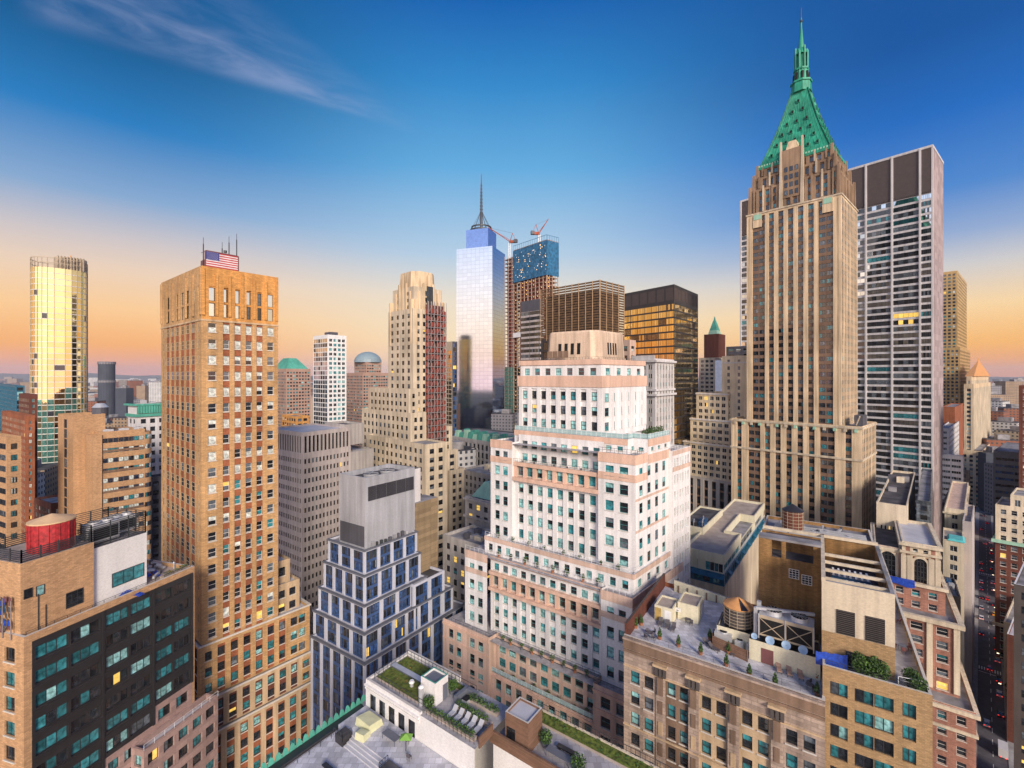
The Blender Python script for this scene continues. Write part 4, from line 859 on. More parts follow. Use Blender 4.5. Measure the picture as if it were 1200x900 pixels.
def dish(loc, az, r, label, mat='dish_blue'):
    e = empty('satellite_dish', loc, az, label=label, cat='satellite dish', group='satellite dishes on the terrace building'); m, q = MB(), MB(); n = 16
    c = Vector((0, -.25, .9)); ax = Vector((0, -.85, .5)).normalized(); X_ = Vector((1, 0, 0)); Y_ = ax.cross(X_)
    for k in range(n):
        a0, a1 = 2 * math.pi * k / n, 2 * math.pi * (k + 1) / n; p0 = c + (X_ * math.cos(a0) + Y_ * math.sin(a0)) * r; p1 = c + (X_ * math.cos(a1) + Y_ * math.sin(a1)) * r
        m.poly([c - ax * r * .3, p0, p1], mat)
    q.cyl((0, 0, 0), .05, .9, 'rail_dark', 6); q.bar(c - ax * r * .3, c + ax * r * .7, .04, 'rail_dark'); m.build('reflector', e); q.build('mount', e)
conifer = proto_topiary(); lounger_g = proto_lounger('rattan'); lounger_t = proto_lounger('cushion_tan'); lounger_w = proto_lounger('roof_pale'); chair_p = proto_chair('rattan'); table_p = proto_table('rattan')
for o, c in ((conifer, 'potted tree'), (lounger_g, 'sun lounger'), (lounger_t, 'sun lounger'), (lounger_w, 'sun lounger'), (chair_p, 'chair'), (table_p, 'table')): o['category'] = c

# ================================================================== stone building with roof terrace (bottom right)
fr = Fr(967, 62, -184, 957); ft = fr
ZR = fr.za(822); VB = fr.va(731); UB = 24
b = Bld('terrace_building', 'brown and cream carved stone building with a white tiled roof terrace', 'apartment building', fr, panes=True)
bt = dict(wall='rust_stone', pier='rust_stone', h=3.35, style='sash', var='tealdark', frame='frame_dark', sills=True, m=0, pf=.30, k=2, wf=.66, dp=0, sill=.22, wh=.6, dw=.35, lo=0, hi=4.9)
secs = [(.15, 'rust_stone', 0), (.20, 'tan_stone', .5), (.18, 'taupe_stone', .5), (.18, 'tan_stone', .5), (.17, 'taupe_stone', .5), (.20, 'rust_stone', 0)]
secs = [(.20, 'rust_stone', 0), (.20, 'tan_stone', .4), (.20, 'tan_stone', .4), (.18, 'taupe_stone', .4), (.22, 'rust_stone', 0)]
b.facade('L', 0, 0, VB, 0, ZR, D(bt, bays=[dict(r=r, span=sp, btw=sp, dp=dp, pf=.26, pier=('rust_stone')) for r, sp, dp in secs]))
b.facade('R', 0, 0, UB, 0, ZR, D(bt, bays=[1, 1], var='dark')); 
for q in (((UB, 0), (UB, VB)), ((0, VB), (UB, VB))): b.w.poly([fr.p(*q[0], 0), fr.p(*q[1], 0), fr.p(*q[1], ZR), fr.p(*q[0], ZR)], 'red_brick')
b.roof.poly([fr.p(0, 0, ZR - .9), fr.p(UB, 0, ZR - .9), fr.p(UB, VB, ZR - .9), fr.p(0, VB, ZR - .9)], 'deck_tile'); DZ = ZR - .88
b.block(0.0, .4, 0, VB, ZR - .95, ZR + .02, 'rust_stone', 'sill_stone', 'parapet'); b.block(.4, UB, 0, .35, ZR - .95, ZR + .02, 'rust_stone', 'sill_stone', 'parapet'); b.block(.4, UB, VB - .4, VB, ZR - .95, ZR + 1.8, 'dark_red_brick', 'dark_stone', 'parapet')
b.band('L', 0, 0, VB, ZR - 1.9, 1.5, .35, 'taupe_stone'); b.band('L', 0, 0, VB, ZR - .42, .3, .6, 'rust_stone'); b.band('L', 0, 0, VB, ZR - 2.6, .4, .2, 'taupe_stone')
# carved pilasters with bracket capitals
x = 0
for i, (r, sp, dp) in enumerate(secs[:-1]):
    x += r * VB; w = b.part('pilaster')
    b.band('L', 0, x - .75, x + .75, 0, ZR - 4.6, .16, 'rust_stone', 'pilaster')
    for zz in range(0, 9): b.band('L', 0, x - .35, x + .35, ZR - 8.3 - zz * 3.35 + 1, 2.0, .28, 'taupe_stone' if zz % 2 else 'tan_stone', 'pilaster')
    for k in range(3): b.band('L', 0, x - .9 + .62 * k, x - .9 + .62 * k + .42, ZR - 4.6, 1.5, .55, 'dark_stone', 'bracket')
    b.band('L', 0, x - 1.1, x + 1.1, ZR - 3.1, .35, .75, 'tan_stone', 'bracket'); b.band('L', 0, x - .45, x + .45, ZR - 7.6, 2.8, .45, 'taupe_stone', 'bracket')
for zz in (ZR - 5.0, ZR - 5.0 - 3.35 * 3 + .2, ZR - 5.0 - 3.35 * 6 + .2): b.band('L', 0, 0, VB, zz, .22, .2, 'tan_stone')
b.rail([(.6, .6), (.6, VB - .5)], ZR - .1, .9, 'rail_dark', 2.2, r=.03)
b.done()
# terrace furniture
cpx = [(745, 736), (773, 749), (795, 758), (821, 767), (851, 781), (878, 793), (908, 806)]
lab = ['leftmost of the row', 'second from the left', 'third from the left', 'fourth from the left', 'fifth from the left', 'sixth from the left', 'right end of the row']
pts = [fr.at(c, r, DZ) for c, r in cpx]
pts = [(max(u, 1.2), v) for u, v in pts]
place_list(conifer, fr, pts, DZ, ['small potted conifer along the white terrace edge, ' + s_ for s_ in lab], 'potted conifers along the terrace edge')
for (c, r, s_) in ((743, 730, 'potted conifer tucked in the left corner by the brick parapet'), (795, 724, 'potted conifer between the two cream rooftop huts'), (832, 750, 'potted conifer at the left end of the dark slatted fence'), (854, 766, 'potted conifer in front of the dark slatted fence'), (959, 796, 'upper potted conifer at the right end of the white terrace'), (960, 816, 'lower potted conifer in the right front corner of terrace')):
    u, v = fr.at(c, r, DZ); copy_tree(conifer, None, fr.p(max(u, 1.2), min(max(v, .9), VB - 1), DZ), 0, s_, 'potted conifers on the white roof terrace')
def lay(proto, lst, group, z=DZ, frm=None):
    frm = frm or ft
    first = not proto.get('label')
    for i, (c, r, a, s_) in enumerate(lst):
        u, v = frm.at(c, r, z); an = math.atan2(frm.U.y, frm.U.x) + a; loc = frm.p(u, v, z)
        if first and i == 0: proto.location = loc; proto.rotation_euler = (0, 0, an); proto['label'] = s_; proto['group'] = group
        else: copy_tree(proto, None, loc, an, s_, group)
lay(lounger_g, [(774, 732, 3.3, 'dark lounger nearest the door of the left cream hut'), (782, 735, 3.3, 'dark lounger second from the left before cream hut'), (789, 738, 3.2, 'dark lounger third from the left before cream huts'), (830, 757, 4.2, 'dark lounger left of the slatted fence, upper one'), (837, 762, 4.3, 'dark lounger left of the slatted fence, lower one'), (861, 767, 2.8, 'dark lounger standing right in front of slatted fence')], 'dark sun loungers on the white terrace')
lay(lounger_t, [(913, 786, 3.3, 'tan lounger leftmost against the cream wall'), (925, 790, 3.3, 'tan lounger in the middle against the cream wall'), (938, 794, 3.3, 'tan lounger rightmost against the cream wall')], 'tan sun loungers by the cream wall')
lay(table_p, [(762, 746, 0, 'dark round table ringed by chairs at left terrace end'), (949, 808, 0, 'dark round table at the right terrace corner'), (806, 730, 0, 'small dark table in front of right cream hut')], 'dark round terrace tables')
lay(chair_p, [(758, 742, .6, 'dark chair behind the left terrace table'), (766, 743, 2.2, 'dark chair right behind the left terrace table'), (757, 749, -.6, 'dark chair in front left of the left table'), (766, 750, -2.2, 'dark chair in front right of the left table'), (948, 802, 1, 'dark chair behind the right corner table'), (955, 812, -2, 'dark chair right of the right corner table'), (802, 726, .5, 'dark chair left of the small hut table'), (810, 733, 3, 'dark chair right of the small hut table')], 'dark terrace chairs')
# cream huts
def rect(c0, r0, c1, r1, z):        # rectangle from its near-left bottom corner to near-right
    a, c = ft.at(c0, r0, z), ft.at(c1, r1, z); return a, c
a = ft.at(788, 732, DZ)              # near corner of left hut
hut('rooftop_hut', ft, a[0], a[0] + 4.6, a[1], ft.va(767, a[0]), DZ, 2.7, 'left cream rooftop hut with a gravel top and brown framed door', door=[('L', a[1] + 2.0, 1.1, 2.3, 'yellow_board'), ('L', a[1] + .3, 1.1, 2.2, 'white_paint')])
a = ft.at(818, 732, DZ)
hut('rooftop_hut', ft, a[0], a[0] + 5.0, a[1], ft.va(794, a[0]), DZ, 3.1, 'right cream rooftop hut with gravel top and wall air conditioner', door=[('R', a[0] + 3, 1.1, 2.2, 'white_paint')])
e = empty('air_conditioner', ft.p(a[0] - .3, a[1] + 3.4, DZ + 1.5), math.atan2(ft.V.y, ft.V.x), label='small white air conditioner on the right cream hut', cat='air conditioner'); m = MB(); m.box((0, 0, 0), (.9, .4, .6), 'white_paint'); m.build('casing', e); m = MB(); m.cyl((0, .21, .3), .2, .02, 'void', 10); m.build('grille', e)
# water tank on its podium
a = ft.at(864, 739, DZ + 2.9); tu, tv = a[0] + 2.6, a[1] + .2
hut('tank_podium', ft, tu - 2.6, tu + 2.6, tv - 2.9, tv + 2.9, DZ, 2.9, 'cream podium block carrying the copper-lidded water tank', top='black_metal', trim='black_metal', cat='podium')
def water_tank(loc, r, h, rh, lid, body, label, frame=True, legs=0):
    e = empty('water_tank', loc, label=label, cat='water tank'); B_, L_, Fm = MB(), MB(), MB(); n = 24
    B_.cyl((0, 0, legs), r, h, body, n)
    for k in range(n):
        a0, a1 = 2 * math.pi * k / n, 2 * math.pi * (k + 1) / n; L_.poly([(1.08 * r * math.cos(a0), 1.08 * r * math.sin(a0), legs + h), (1.08 * r * math.cos(a1), 1.08 * r * math.sin(a1), legs + h), (0, 0, legs + h + rh)], 'black_metal' if (lid == 'rust_wood' and k in (17, 18)) else lid)
    L_.cyl((0, 0, legs + h - .1), 1.08 * r, .12, lid, n)
    if frame:
        for j in range(6):
            z = legs + h * (j + .5) / 6
            for k in range(n): a0, a1 = 2 * math.pi * k / n, 2 * math.pi * (k + 1) / n; Fm.bar((1.05 * r * math.cos(a0), 1.05 * r * math.sin(a0), z), (1.05 * r * math.cos(a1), 1.05 * r * math.sin(a1), z), .07, 'frame_tan')
        for k in range(0, n, 2): a0 = 2 * math.pi * k / n; Fm.bar((1.05 * r * math.cos(a0), 1.05 * r * math.sin(a0), legs), (1.05 * r * math.cos(a0), 1.05 * r * math.sin(a0), legs + h), .06, 'frame_tan')
        Fm.build('hoops', e)
    B_.build('barrel', e); L_.build('lid', e)
    for k in range(4 if legs else 0):
        a0 = k * math.pi / 2 + .4; q = MB(); q.bar((r * .8 * math.cos(a0), r * .8 * math.sin(a0), 0), (r * .75 * math.cos(a0), r * .75 * math.sin(a0), legs), .2, 'rail_dark'); q.build('leg', e)
    return e
water_tank(ft.p(tu, tv, DZ + 2.9), 2.15, 3.1, 1.3, 'rust_wood', 'dark_stone', 'squat round water tank with copper cone lid on the white terrace')
# slatted enclosure with ac units
p0, p1 = ft.at(834, 757, DZ), ft.at(876, 776, DZ)
louver_screen('slatted_fence', ft, [(p0[0] + 2, p0[1]), p0, p1], DZ, 1.9, 'dark brown slatted fence around air conditioners on the white terrace', 'wood_slat', .3, .26, 'fence')
def ac(loc, rz, label, L_=2.0, W_=1.2, h=1.0):
    e = empty('rooftop_unit', loc, rz, label=label, cat='air conditioner'); m, q = MB(), MB(); m.box((0, 0, .15), (L_, W_, h), 'duct'); q.cyl((0, 0, h + .15), W_ * .36, .15, 'duct', 14, top='void'); m.build('casing', e); q.build('fan', e)
    for k in (-1, 1): q = MB(); q.box((k * L_ * .4, 0, 0), (.12, W_, .15), 'rail_dark'); q.build('foot', e)
rzv = math.atan2(ft.V.y, ft.V.x)
ac(ft.p(p0[0] + 1.4, p0[1] - 1.6, DZ + 1.0), rzv, 'large white fan unit behind slatted fence beside tank podium', 2.6, 1.6, 1.0); ac(ft.p(p0[0] + 1.4, p0[1] - 4.0, DZ + .5), rzv, 'small white fan unit behind the slatted fence, middle one', 1.3, 1.2, .9); ac(ft.p(p0[0] + 1.4, p0[1] - 5.8, DZ + .5), rzv, 'white box unit behind the right end of slatted fence', 1.6, 1.2, .9)
# cooling tower on its cream plinth
q0, q1 = ft.at(878, 772, DZ), ft.at(962, 801, DZ)
qu, vR, vL_ = q0[0], 1.0, q0[1]
hut('plant_plinth', ft, qu, qu + 5.5, .5, vL_, DZ, 3.2, 'long cream plinth wall with maroon doors under the cooling tower', top='black_metal', cat='plinth', door=[('L', vL_ * .66, vL_ * .17, 2.3, 'maroon')], trim='black_metal')
pz = DZ + 3.25
e = empty('cooling_tower', ft.p(qu + 2.6, vL_ * .5, pz), math.atan2(ft.V.y, ft.V.x) , label='big twin fan cooling tower with black cross-braced louvers', cat='cooling tower')
LL, WW, HH = vL_ * .74, 3.3, 3.2; m = MB(); m.box((0, 0, .5), (LL, WW, HH), 'frame_tan', top='duct'); m.build('casing', e)
for k in (-1, 1):
    q = MB(); x0, x1 = (-LL / 2 + .2, -.15) if k < 0 else (.15, LL / 2 - .2); y = WW / 2 + .04
    q.poly([(x0, y, .8), (x1, y, .8), (x1, y, HH), (x0, y, HH)], 'void'); 
    for j in range(14): q.bar((x0, y + .03, .9 + j * .17), (x1, y + .03, .9 + j * .17), .03, 'black_metal')
    q.bar((x0, y + .1, .8), (x1, y + .1, HH), .09, 'frame_tan'); q.bar((x0, y + .1, HH), (x1, y + .1, .8), .09, 'frame_tan'); q.build('louver_panel', e)
    q = MB(); q.cyl((k * LL * .24, 0, HH + .5), 1.25, .6, 'duct', 22, r2=1.15, top='void')
    for j in range(6): an = j * math.pi / 6; q.bar((k * LL * .24 - 1.1 * math.cos(an), -1.1 * math.sin(an), HH + 1.12), (k * LL * .24 + 1.1 * math.cos(an), 1.1 * math.sin(an), HH + 1.12), .06, 'steel')
    q.build('fan_cowl', e)
q = MB(); q.bar((LL / 2 + .5, 1.0, -2.0), (LL / 2 + .5, 1.0, HH + 1.2), .5, 'duct'); q.bar((LL / 2 + .5, 1.0, HH + 1.1), (-LL / 2, -WW / 2 - .1, HH + 1.1), .4, 'duct'); q.bar((LL / 2 + .2, -.6, HH), (LL / 2 + .2, -.6, HH + 1.6), .6, 'duct'); q.build('pipe', e)
q = MB()
for x in (-LL / 2, 0, LL / 2): q.bar((x, WW / 2, 0), (x, WW / 2, HH + .6), .16, 'duct')
q.build('frame', e)
q = MB()
for x in (-.25, .25): q.bar((-LL / 2 - .7, WW / 2 + x, -2.6), (-LL / 2 - .7, WW / 2 + x, HH), .07, 'rail_dark')
for k in range(18): q.bar((-LL / 2 - .7, WW / 2 - .25, -2.5 + k * .32), (-LL / 2 - .7, WW / 2 + .25, -2.5 + k * .32), .05, 'rail_dark')
q.build('ladder', e)
for k, s_ in enumerate(('leftmost', 'second from left', 'third from left', 'rightmost')):
    dish(ft.p(qu + .5, vL_ * (.93 - k * .22), pz - .5), rzv + math.pi, .45 if k == 0 else .62, s_ + ' of the round blue satellite dishes below the cooling tower')
# long cream wall behind the terrace and blue-awning building
a = ft.at(790, 693, DZ); a2 = ft.at(842, 712, DZ)
e = empty('terrace_wall', ft.p(a[0], a[1], DZ), label='low cream buttressed wall along the back of the white terrace', cat='wall'); m = MB(); o = e.location
m.hexa([ft.p(a[0], a[1], DZ), ft.p(a[0], a2[1] - 2, DZ), ft.p(a[0] + .4, a2[1] - 2, DZ), ft.p(a[0] + .4, a[1], DZ)], [ft.p(a[0], a[1], DZ + 2.3), ft.p(a[0], a2[1] - 2, DZ + 1.4), ft.p(a[0] + .4, a2[1] - 2, DZ + 1.4), ft.p(a[0] + .4, a[1], DZ + 2.3)], 'cream_stucco', 'roof_grey')
for k in range(6): v = a[1] + (a2[1] - 2 - a[1]) * (k + .5) / 6; m.hexa([ft.p(a[0] + i, v + j, DZ) for i, j in ((-.2, -.12), (0, -.12), (0, .12), (-.2, .12))], [ft.p(a[0] + i, v + j, DZ + 1.4) for i, j in ((-.2, -.12), (0, -.12), (0, .12), (-.2, .12))], 'taupe_stone')
m.build('masonry', e, o)

# ------------------------------------------------------------------ cream penthouse house with blue awnings
fr = Fr(849, 122, -110, 1010)
b = Bld('cream_rooftop_house', 'cream modern penthouse house with notched parapet above blue awnings', 'house', fr, panes=True)
zt = fr.za(651); ub = fr.ua(896); vl = fr.va(808)
cm = dict(wall='cream_stucco', hi=0)
zb = zt - 5.1; zm = zt - 2.5
b.block(0, ub, 0, vl, 0, zb - 3.2, 'limestone'); 
b.tier(0.3, ub, .3, vl, zb, zm, D(wall='cream_stucco', bays=[dict(r=2.2, k=1, pf=.02), dict(r=1.9, pf=.98)], nf=1, lo=0, hi=.1, m=.1, sill=.04, wh=.95, style='strip4', var='tealdark', frame='frame_white'), D(wall='cream_stucco', bays=[dict(r=1, pf=.04), dict(r=1, pf=.06), dict(r=1, pf=.4)], nf=1, lo=0, hi=.1, m=.1, sill=.04, wh=.95, style='strip4', var='tealdark', frame='frame_white'), ph=.1)
nt0, nt1, nd = ub * .34, ub * .68, vl * .5            # the notch in the parapet
fas = b.part('fascia')
out = [(0, 0), (nt0, 0), (nt0, nd), (nt1, nd), (nt1, 0), (ub, 0), (ub, vl + 1.5), (0, vl + 1.5)]
def off(pts, d): 
    r = []; n = len(pts)
    for i in range(n):
        p0_, p1_, p2_ = pts[i - 1], pts[i], pts[(i + 1) % n]
        e1 = (p1_[0] - p0_[0], p1_[1] - p0_[1]); e2 = (p2_[0] - p1_[0], p2_[1] - p1_[1]); l1 = math.hypot(*e1); l2 = math.hypot(*e2)
        n1 = (-e1[1] / l1, e1[0] / l1); n2 = (-e2[1] / l2, e2[0] / l2); r.append((p1_[0] + (n1[0] + n2[0]) * d, p1_[1] + (n1[1] + n2[1]) * d))
    return r
inn = off(out, .35)
for k in range(8):
    j = (k + 1) % 8
    fas.poly([fr.p(*out[k], zm), fr.p(*out[j], zm), fr.p(*out[j], zt), fr.p(*out[k], zt)], 'cream_stucco'); fas.poly([fr.p(*out[k], zt), fr.p(*out[j], zt), fr.p(*inn[j], zt), fr.p(*inn[k], zt)], 'cream_stone'); fas.poly([fr.p(*inn[k], zt), fr.p(*inn[j], zt), fr.p(*inn[j], zt - .8), fr.p(*inn[k], zt - .8)], 'cream_stucco')
b.roof.poly([fr.p(*p, zt - .8) for p in inn], 'roof_gravel'); fas.poly([fr.p(*p, zm) for p in out], 'cream_stucco')
b.tier(0.1, ub, .1, vl, zb - 3.2, zb - .02, D(wall='teal_paint', bw=2.4, pf=.3, nf=1, lo=0, hi=.3, sill=.1, wh=.7, var='aqua', style='two'), D(wall='teal_paint', bw=2.4, pf=.3, nf=1, lo=0, hi=.3, sill=.1, wh=.7, var='tealdark', style='two'), ph=.01, roof='cream_stucco')
aw = []
for k in range(5): aw.append(('L', vl * (k + .5) / 5))
for k in range(7): aw.append(('R', ub * (k + .5) / 7))
for sd_, a in aw:
    P, n = b._map(sd_, 0); q = MB(); w_ = .95
    q.poly([P(a - w_, zb - .3, .05), P(a + w_, zb - .3, .05), P(a + w_, zb - 1.1, 1.1), P(a - w_, zb - 1.1, 1.1)], 'teal_paint'); q.poly([P(a - w_, zb - .3, .05), P(a - w_, zb - 1.1, 1.1), P(a - w_, zb - 1.1, .05)], 'teal_paint'); q.poly([P(a + w_, zb - .3, .05), P(a + w_, zb - 1.1, 1.1), P(a + w_, zb - 1.1, .05)], 'teal_paint')
    q.build('awning', b.e, b.org)
b.rail([(0, 0), (ub, 0)], zb, .7, 'rail_white')
b.done()
# lower cream blocks to its left, with plant on top
fr2 = Fr(824, 140, -110, 1010)
b = Bld('cream_service_block', 'two-step cream service block with wire-covered roof left of the penthouse house', 'building', fr2)
z1 = fr2.za(637, -3, 0); z2 = fr2.za(619)
b.tier(-3, -.02, fr2.va(809, -3), fr2.va(784, -3), 0, z1, D(wall='cream_stucco', bays=[1, 1], h=4, hi=1, pf=.7, var='dark'), D(wall='cream_stucco'), ph=.6, roof='roof_gravel')
b.tier(0, fr2.ua(847), 0, fr2.va(794), 0, z2, D(wall='cream_stucco', bays=[1, 1], h=9, hi=2, pf=.75, wh=.2, var='dark'), dict(wall='cream_stucco'), ph=.6, roof='roof_dark')
b.rail([(-2.9, fr2.va(809, -3)), (-2.9, fr2.va(784, -3))], z1, 1, 'rail_dark'); b.done()
ac(fr2.p(-1.5, fr2.va(798, -1.5), z1 - .5), .6, 'large pale fan unit on the lower cream service block', 2.6, 2.0, 1.2)
for k, (u, v, l) in enumerate(((3, 3.5, 'black plant unit front left on the upper service roof'), (4, 1.2, 'blue plant unit front right on the upper service roof'), (8, 2, 'blue plant unit rear right on the upper service roof'))):
    e = empty('plant_unit', fr2.p(u, v, z2 - .6), .7, label=l, cat='plant unit'); m, q = MB(), MB(); m.box((0, 0, 0), (2.2, 1.8, 1.3), 'blue_mach' if k else 'black_metal'); q.bar((-1, -.5, 1.5), (1.4, .7, 1.5), .3, 'duct'); q.bar((-1, -.5, 0), (-1, -.5, 1.6), .25, 'duct'); m.build('casing', e); q.build('duct', e)

# ================================================================== yellow brick building with penthouse (right of terrace building)
fr = Fr(1093, 57, -239, 959)
b = Bld('yellow_brick_building', 'yellow brick apartment building with planted terraces and mechanical penthouse', 'apartment building', fr, panes=True)
ZR = fr.za(815); VB = fr.va(964); UB = fr.ua(1030)
yb = dict(wall='yellow_brick', pier='yellow_brick', h=2.85, style='two', var='tealdark', frame='frame_dark', m=(1.0, .4), bays=[dict(r=1.2, pf=.45), dict(r=2.3, pf=.12, k=2, wf=.97), dict(r=1.4, pf=.32)], sill=.2, wh=.62, dw=.3, hi=1.4)
yb['bays'] = list(yb['bays'])
b.tier(0, UB, 0, VB, 0, ZR, yb, D(yb, bays=[1], m=2, pf=.8, wall='brown_brick', var='dark'), roof='paver', ph=.9, cap='sill_stone')
TZ = ZR - .9
pu = fr.at(1046, 790, TZ)[0]; pu = 2.6; pv = fr.va(1049, pu); pvl = fr.va(963, pu)
PZ = fr.za(697, pu, pv); UB2 = fr.ua(1020, pv)
UB2 = fr.at(1021, 637, PZ)[0]
b.w.poly([fr.p(pu, pv, TZ), fr.p(pu, pvl, TZ), fr.p(pu, pvl, TZ + 4.4), fr.p(pu, pv, TZ + 4.4)], 'yellow_brick')
def tube(u0, u1, v0, v1, z0, z1, t, mt, cap, name='penthouse'):   # open-topped room
    W = b.part(name); o = [(u0, v0), (u1, v0), (u1, v1), (u0, v1)]; i_ = [(u0 + t, v0 + t), (u1 - t, v0 + t), (u1 - t, v1 - t), (u0 + t, v1 - t)]
    for k in range(4):
        j = (k + 1) % 4; W.poly([fr.p(*o[k], z0), fr.p(*o[j], z0), fr.p(*o[j], z1), fr.p(*o[k], z1)], mt); W.poly([fr.p(*o[k], z1), fr.p(*o[j], z1), fr.p(*i_[j], z1), fr.p(*i_[k], z1)], cap); W.poly([fr.p(*i_[k], z1), fr.p(*i_[j], z1), fr.p(*i_[j], z1 - 4.5), fr.p(*i_[k], z1 - 4.5)], 'brown_brick')
    W.poly([fr.p(*p, z1 - 4.5) for p in i_], 'roof_dark')
tube(pu + .03, UB2, pv, pvl, TZ, PZ, .45, 'white_brick' if False else 'cream_stone', 'roof_grey')
PW = pvl - pv
# brown brick half to the left
bu0 = fr.at(964, 645, PZ)[0]; bv1 = fr.va(889, bu0); BZ = fr.za(636, bu0, bv1)
b.block(bu0, bu0 + 14, pvl + .02, bv1, 0, PZ - 2.5, 'brown_brick', 'roof_dark', 'brick_wing'); 
bw_ = bv1 - pvl
W = b.part('brick_wing')
def bb(v0, v1, z0, z1, uo=0, th=.5, mt='brown_brick'): W.hexa([fr.p(bu0 + uo + i, j, z0) for i, j in ((0, v0), (th, v0), (th, v1), (0, v1))], [fr.p(bu0 + uo + i, j, z1) for i, j in ((0, v0), (th, v0), (th, v1), (0, v1))], mt)
ztp = PZ + .4
bb(pvl + .02, pvl + bw_ * .12, PZ - 2.5, ztp); bb(pvl + bw_ * .55, pvl + bw_ * .62, PZ - 2.5, ztp); bb(pvl + bw_ * .78, bv1, PZ - 2.5, ztp); bb(pvl + bw_ * .12, pvl + bw_ * .78, PZ + .0, ztp, 1.4); bb(pvl + .1, bv1 - .1, PZ - 2.5, ztp - .3, 4)
W.hexa([fr.p(u, v, ztp) for u, v in ((bu0 - .1, pvl), (bu0 + 2.2, pvl), (bu0 + 2.2, bv1), (bu0 - .1, bv1))], [fr.p(u, v, ztp + .35) for u, v in ((bu0 - .1, pvl), (bu0 + 2.2, pvl), (bu0 + 2.2, bv1), (bu0 - .1, bv1))], 'roof_grey')
n = fr.nL
for f_, w_, z_ in ((.22, 1.5, -6.2), (.42, 1.5, -5.6)):
    q = fr.p2(bu0, pvl + bw_ * f_) + fr.nL * .03; b.wins.append((Vector((q.x, q.y, PZ + z_)), w_, 1.6, fr.nL, 'grid', 'dark', 'frame_white'))
# roof beams, louvers
bm = b.part('roof_beam')
for k in range(4):
    u = pu + 2 + k * 3.6; bm.bar(fr.p(u, pv + .2, PZ - .35), fr.p(u, pvl - .2, PZ - .35), .4, 'cream_stone')
bm.bar(fr.p(pu, pvl - .2, PZ + .2), fr.p(UB2, pvl - .2, PZ + .2), .5, 'cream_stone'); bm.bar(fr.p(UB2 - .5, pv, PZ + .2), fr.p(UB2 - .5, bv1, PZ + .2), .5, 'cream_stone')
for f_ in (.22, .62):
    q = MB(); v0_ = pv + PW * (1 - f_ - .25) ; v1_ = v0_ + PW * .26
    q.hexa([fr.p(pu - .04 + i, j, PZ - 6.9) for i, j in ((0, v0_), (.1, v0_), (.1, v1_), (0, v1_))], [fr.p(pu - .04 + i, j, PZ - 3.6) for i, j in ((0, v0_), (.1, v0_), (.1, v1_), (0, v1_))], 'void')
    for k in range(13): q.bar(fr.p(pu - .1, v0_, PZ - 6.8 + k * .26), fr.p(pu - .1, v1_, PZ - 6.8 + k * .26), .08, 'dark_stone')
    q.build('louver', b.e, b.org)
q = fr.p2(pu, pv + PW * .42) + fr.nL * .02; b.wins.append((Vector((q.x, q.y, TZ + .1)), PW * .48, 2.3, fr.nL, 'strip4', 'dark', 'frame_dark'))
b.rail([(.5, VB - .3), (.5, .5), (UB - .3, .5)], ZR - .1, .6, 'rail_dark', 2)
b.rail([(.6, 3.2), (1.0, .8)], ZR, .9, 'rail_white')
b.block(UB * .52, UB * .56, .4, pv - .2, TZ, TZ + .8, 'roof_grey', None, 'divider_wall')
b.done(); fy = fr
for k, (u, v, l) in enumerate(((pu + 4, .35, 'large blue and white fan machine deep in the open penthouse roof'), (pu + 8.5, .55, 'second blue fan machine behind it in the open penthouse roof'))):
    e = empty('plant_unit', fr.p(u, pv + PW * v, PZ - 4.4), math.atan2(fr.V.y, fr.V.x), label=l, cat='plant unit'); m, q = MB(), MB(); m.box((0, 0, 0), (PW * .6, 3.0, 2.9), 'blue_mach'); m.build('casing', e)
    for j in range(7): q.box((-PW * .26 + j * PW * .087, 0, 2.9), (.25, 2.8, .25), 'rail_white')
    q.build('fins', e)
e = empty('blue_tarp', fr.p(1.9, pvl - 1.2, TZ), math.atan2(fr.V.y, fr.V.x), label='dark blue tarp draped over frame at the left end of yellow brick roof', cat='tarp'); m = MB()
for k in range(10):
    x0 = -1.7 + k * .36; z0, z1 = 1.7 - .6 * abs(math.sin(k * .9)) * .3 - k * .05, 1.7 - .6 * abs(math.sin((k + 1) * .9)) * .3 - k * .05
    m.hexa([(x0, .5, 0), (x0 + .37, .5, 0), (x0 + .37, -.4, 0), (x0, -.4, 0)], [(x0, .15, z0 + .5), (x0 + .37, .15, z1 + .5), (x0 + .37, -.4, z1), (x0, -.4, z0)], 'blue_tarp')
m.build('sheet', e)
for k in range(4): bush(fr.p(1.1, VB * (.42 + k * .075), TZ), .85, 2.4 + .4 * (k % 2), ('leafy green bush in front of the penthouse window, %s of four from the right' % ORD[k]), n=700)
for k, (cf, l) in enumerate(((.10, 'leafy bush at the right front corner of the brick terrace'), (.2, 'second leafy bush beside the right front corner of terrace'))): bush(fr.p(1.0 + k * 1.5, 1.2 + k * .5, TZ), 1.0, 1.8, l, n=700)
hedge(fr, (UB * .60, .9), (UB * .80, .9), TZ, 1.2, 1.7, 'green hedge along the outer edge of the upper side terrace, near part'); hedge(fr, (UB * .84, .9), (UB * .99, .9), TZ, 1.2, 1.9, 'green hedge at the far end of the upper side terrace')
yt = proto_table('slate', .5); yt['category'] = 'table'; yc = proto_chair('maroon'); yc['category'] = 'chair'
W_ = min(pv, 6)
tb = [(UB * .20, .45, 'dark table near the front of the side terrace'), (UB * .36, .5, 'dark table midway along the lower side terrace'), (UB * .66, .5, 'dark table at the near end of the upper side terrace'), (UB * .85, .5, 'dark table at the far end of the upper side terrace')]
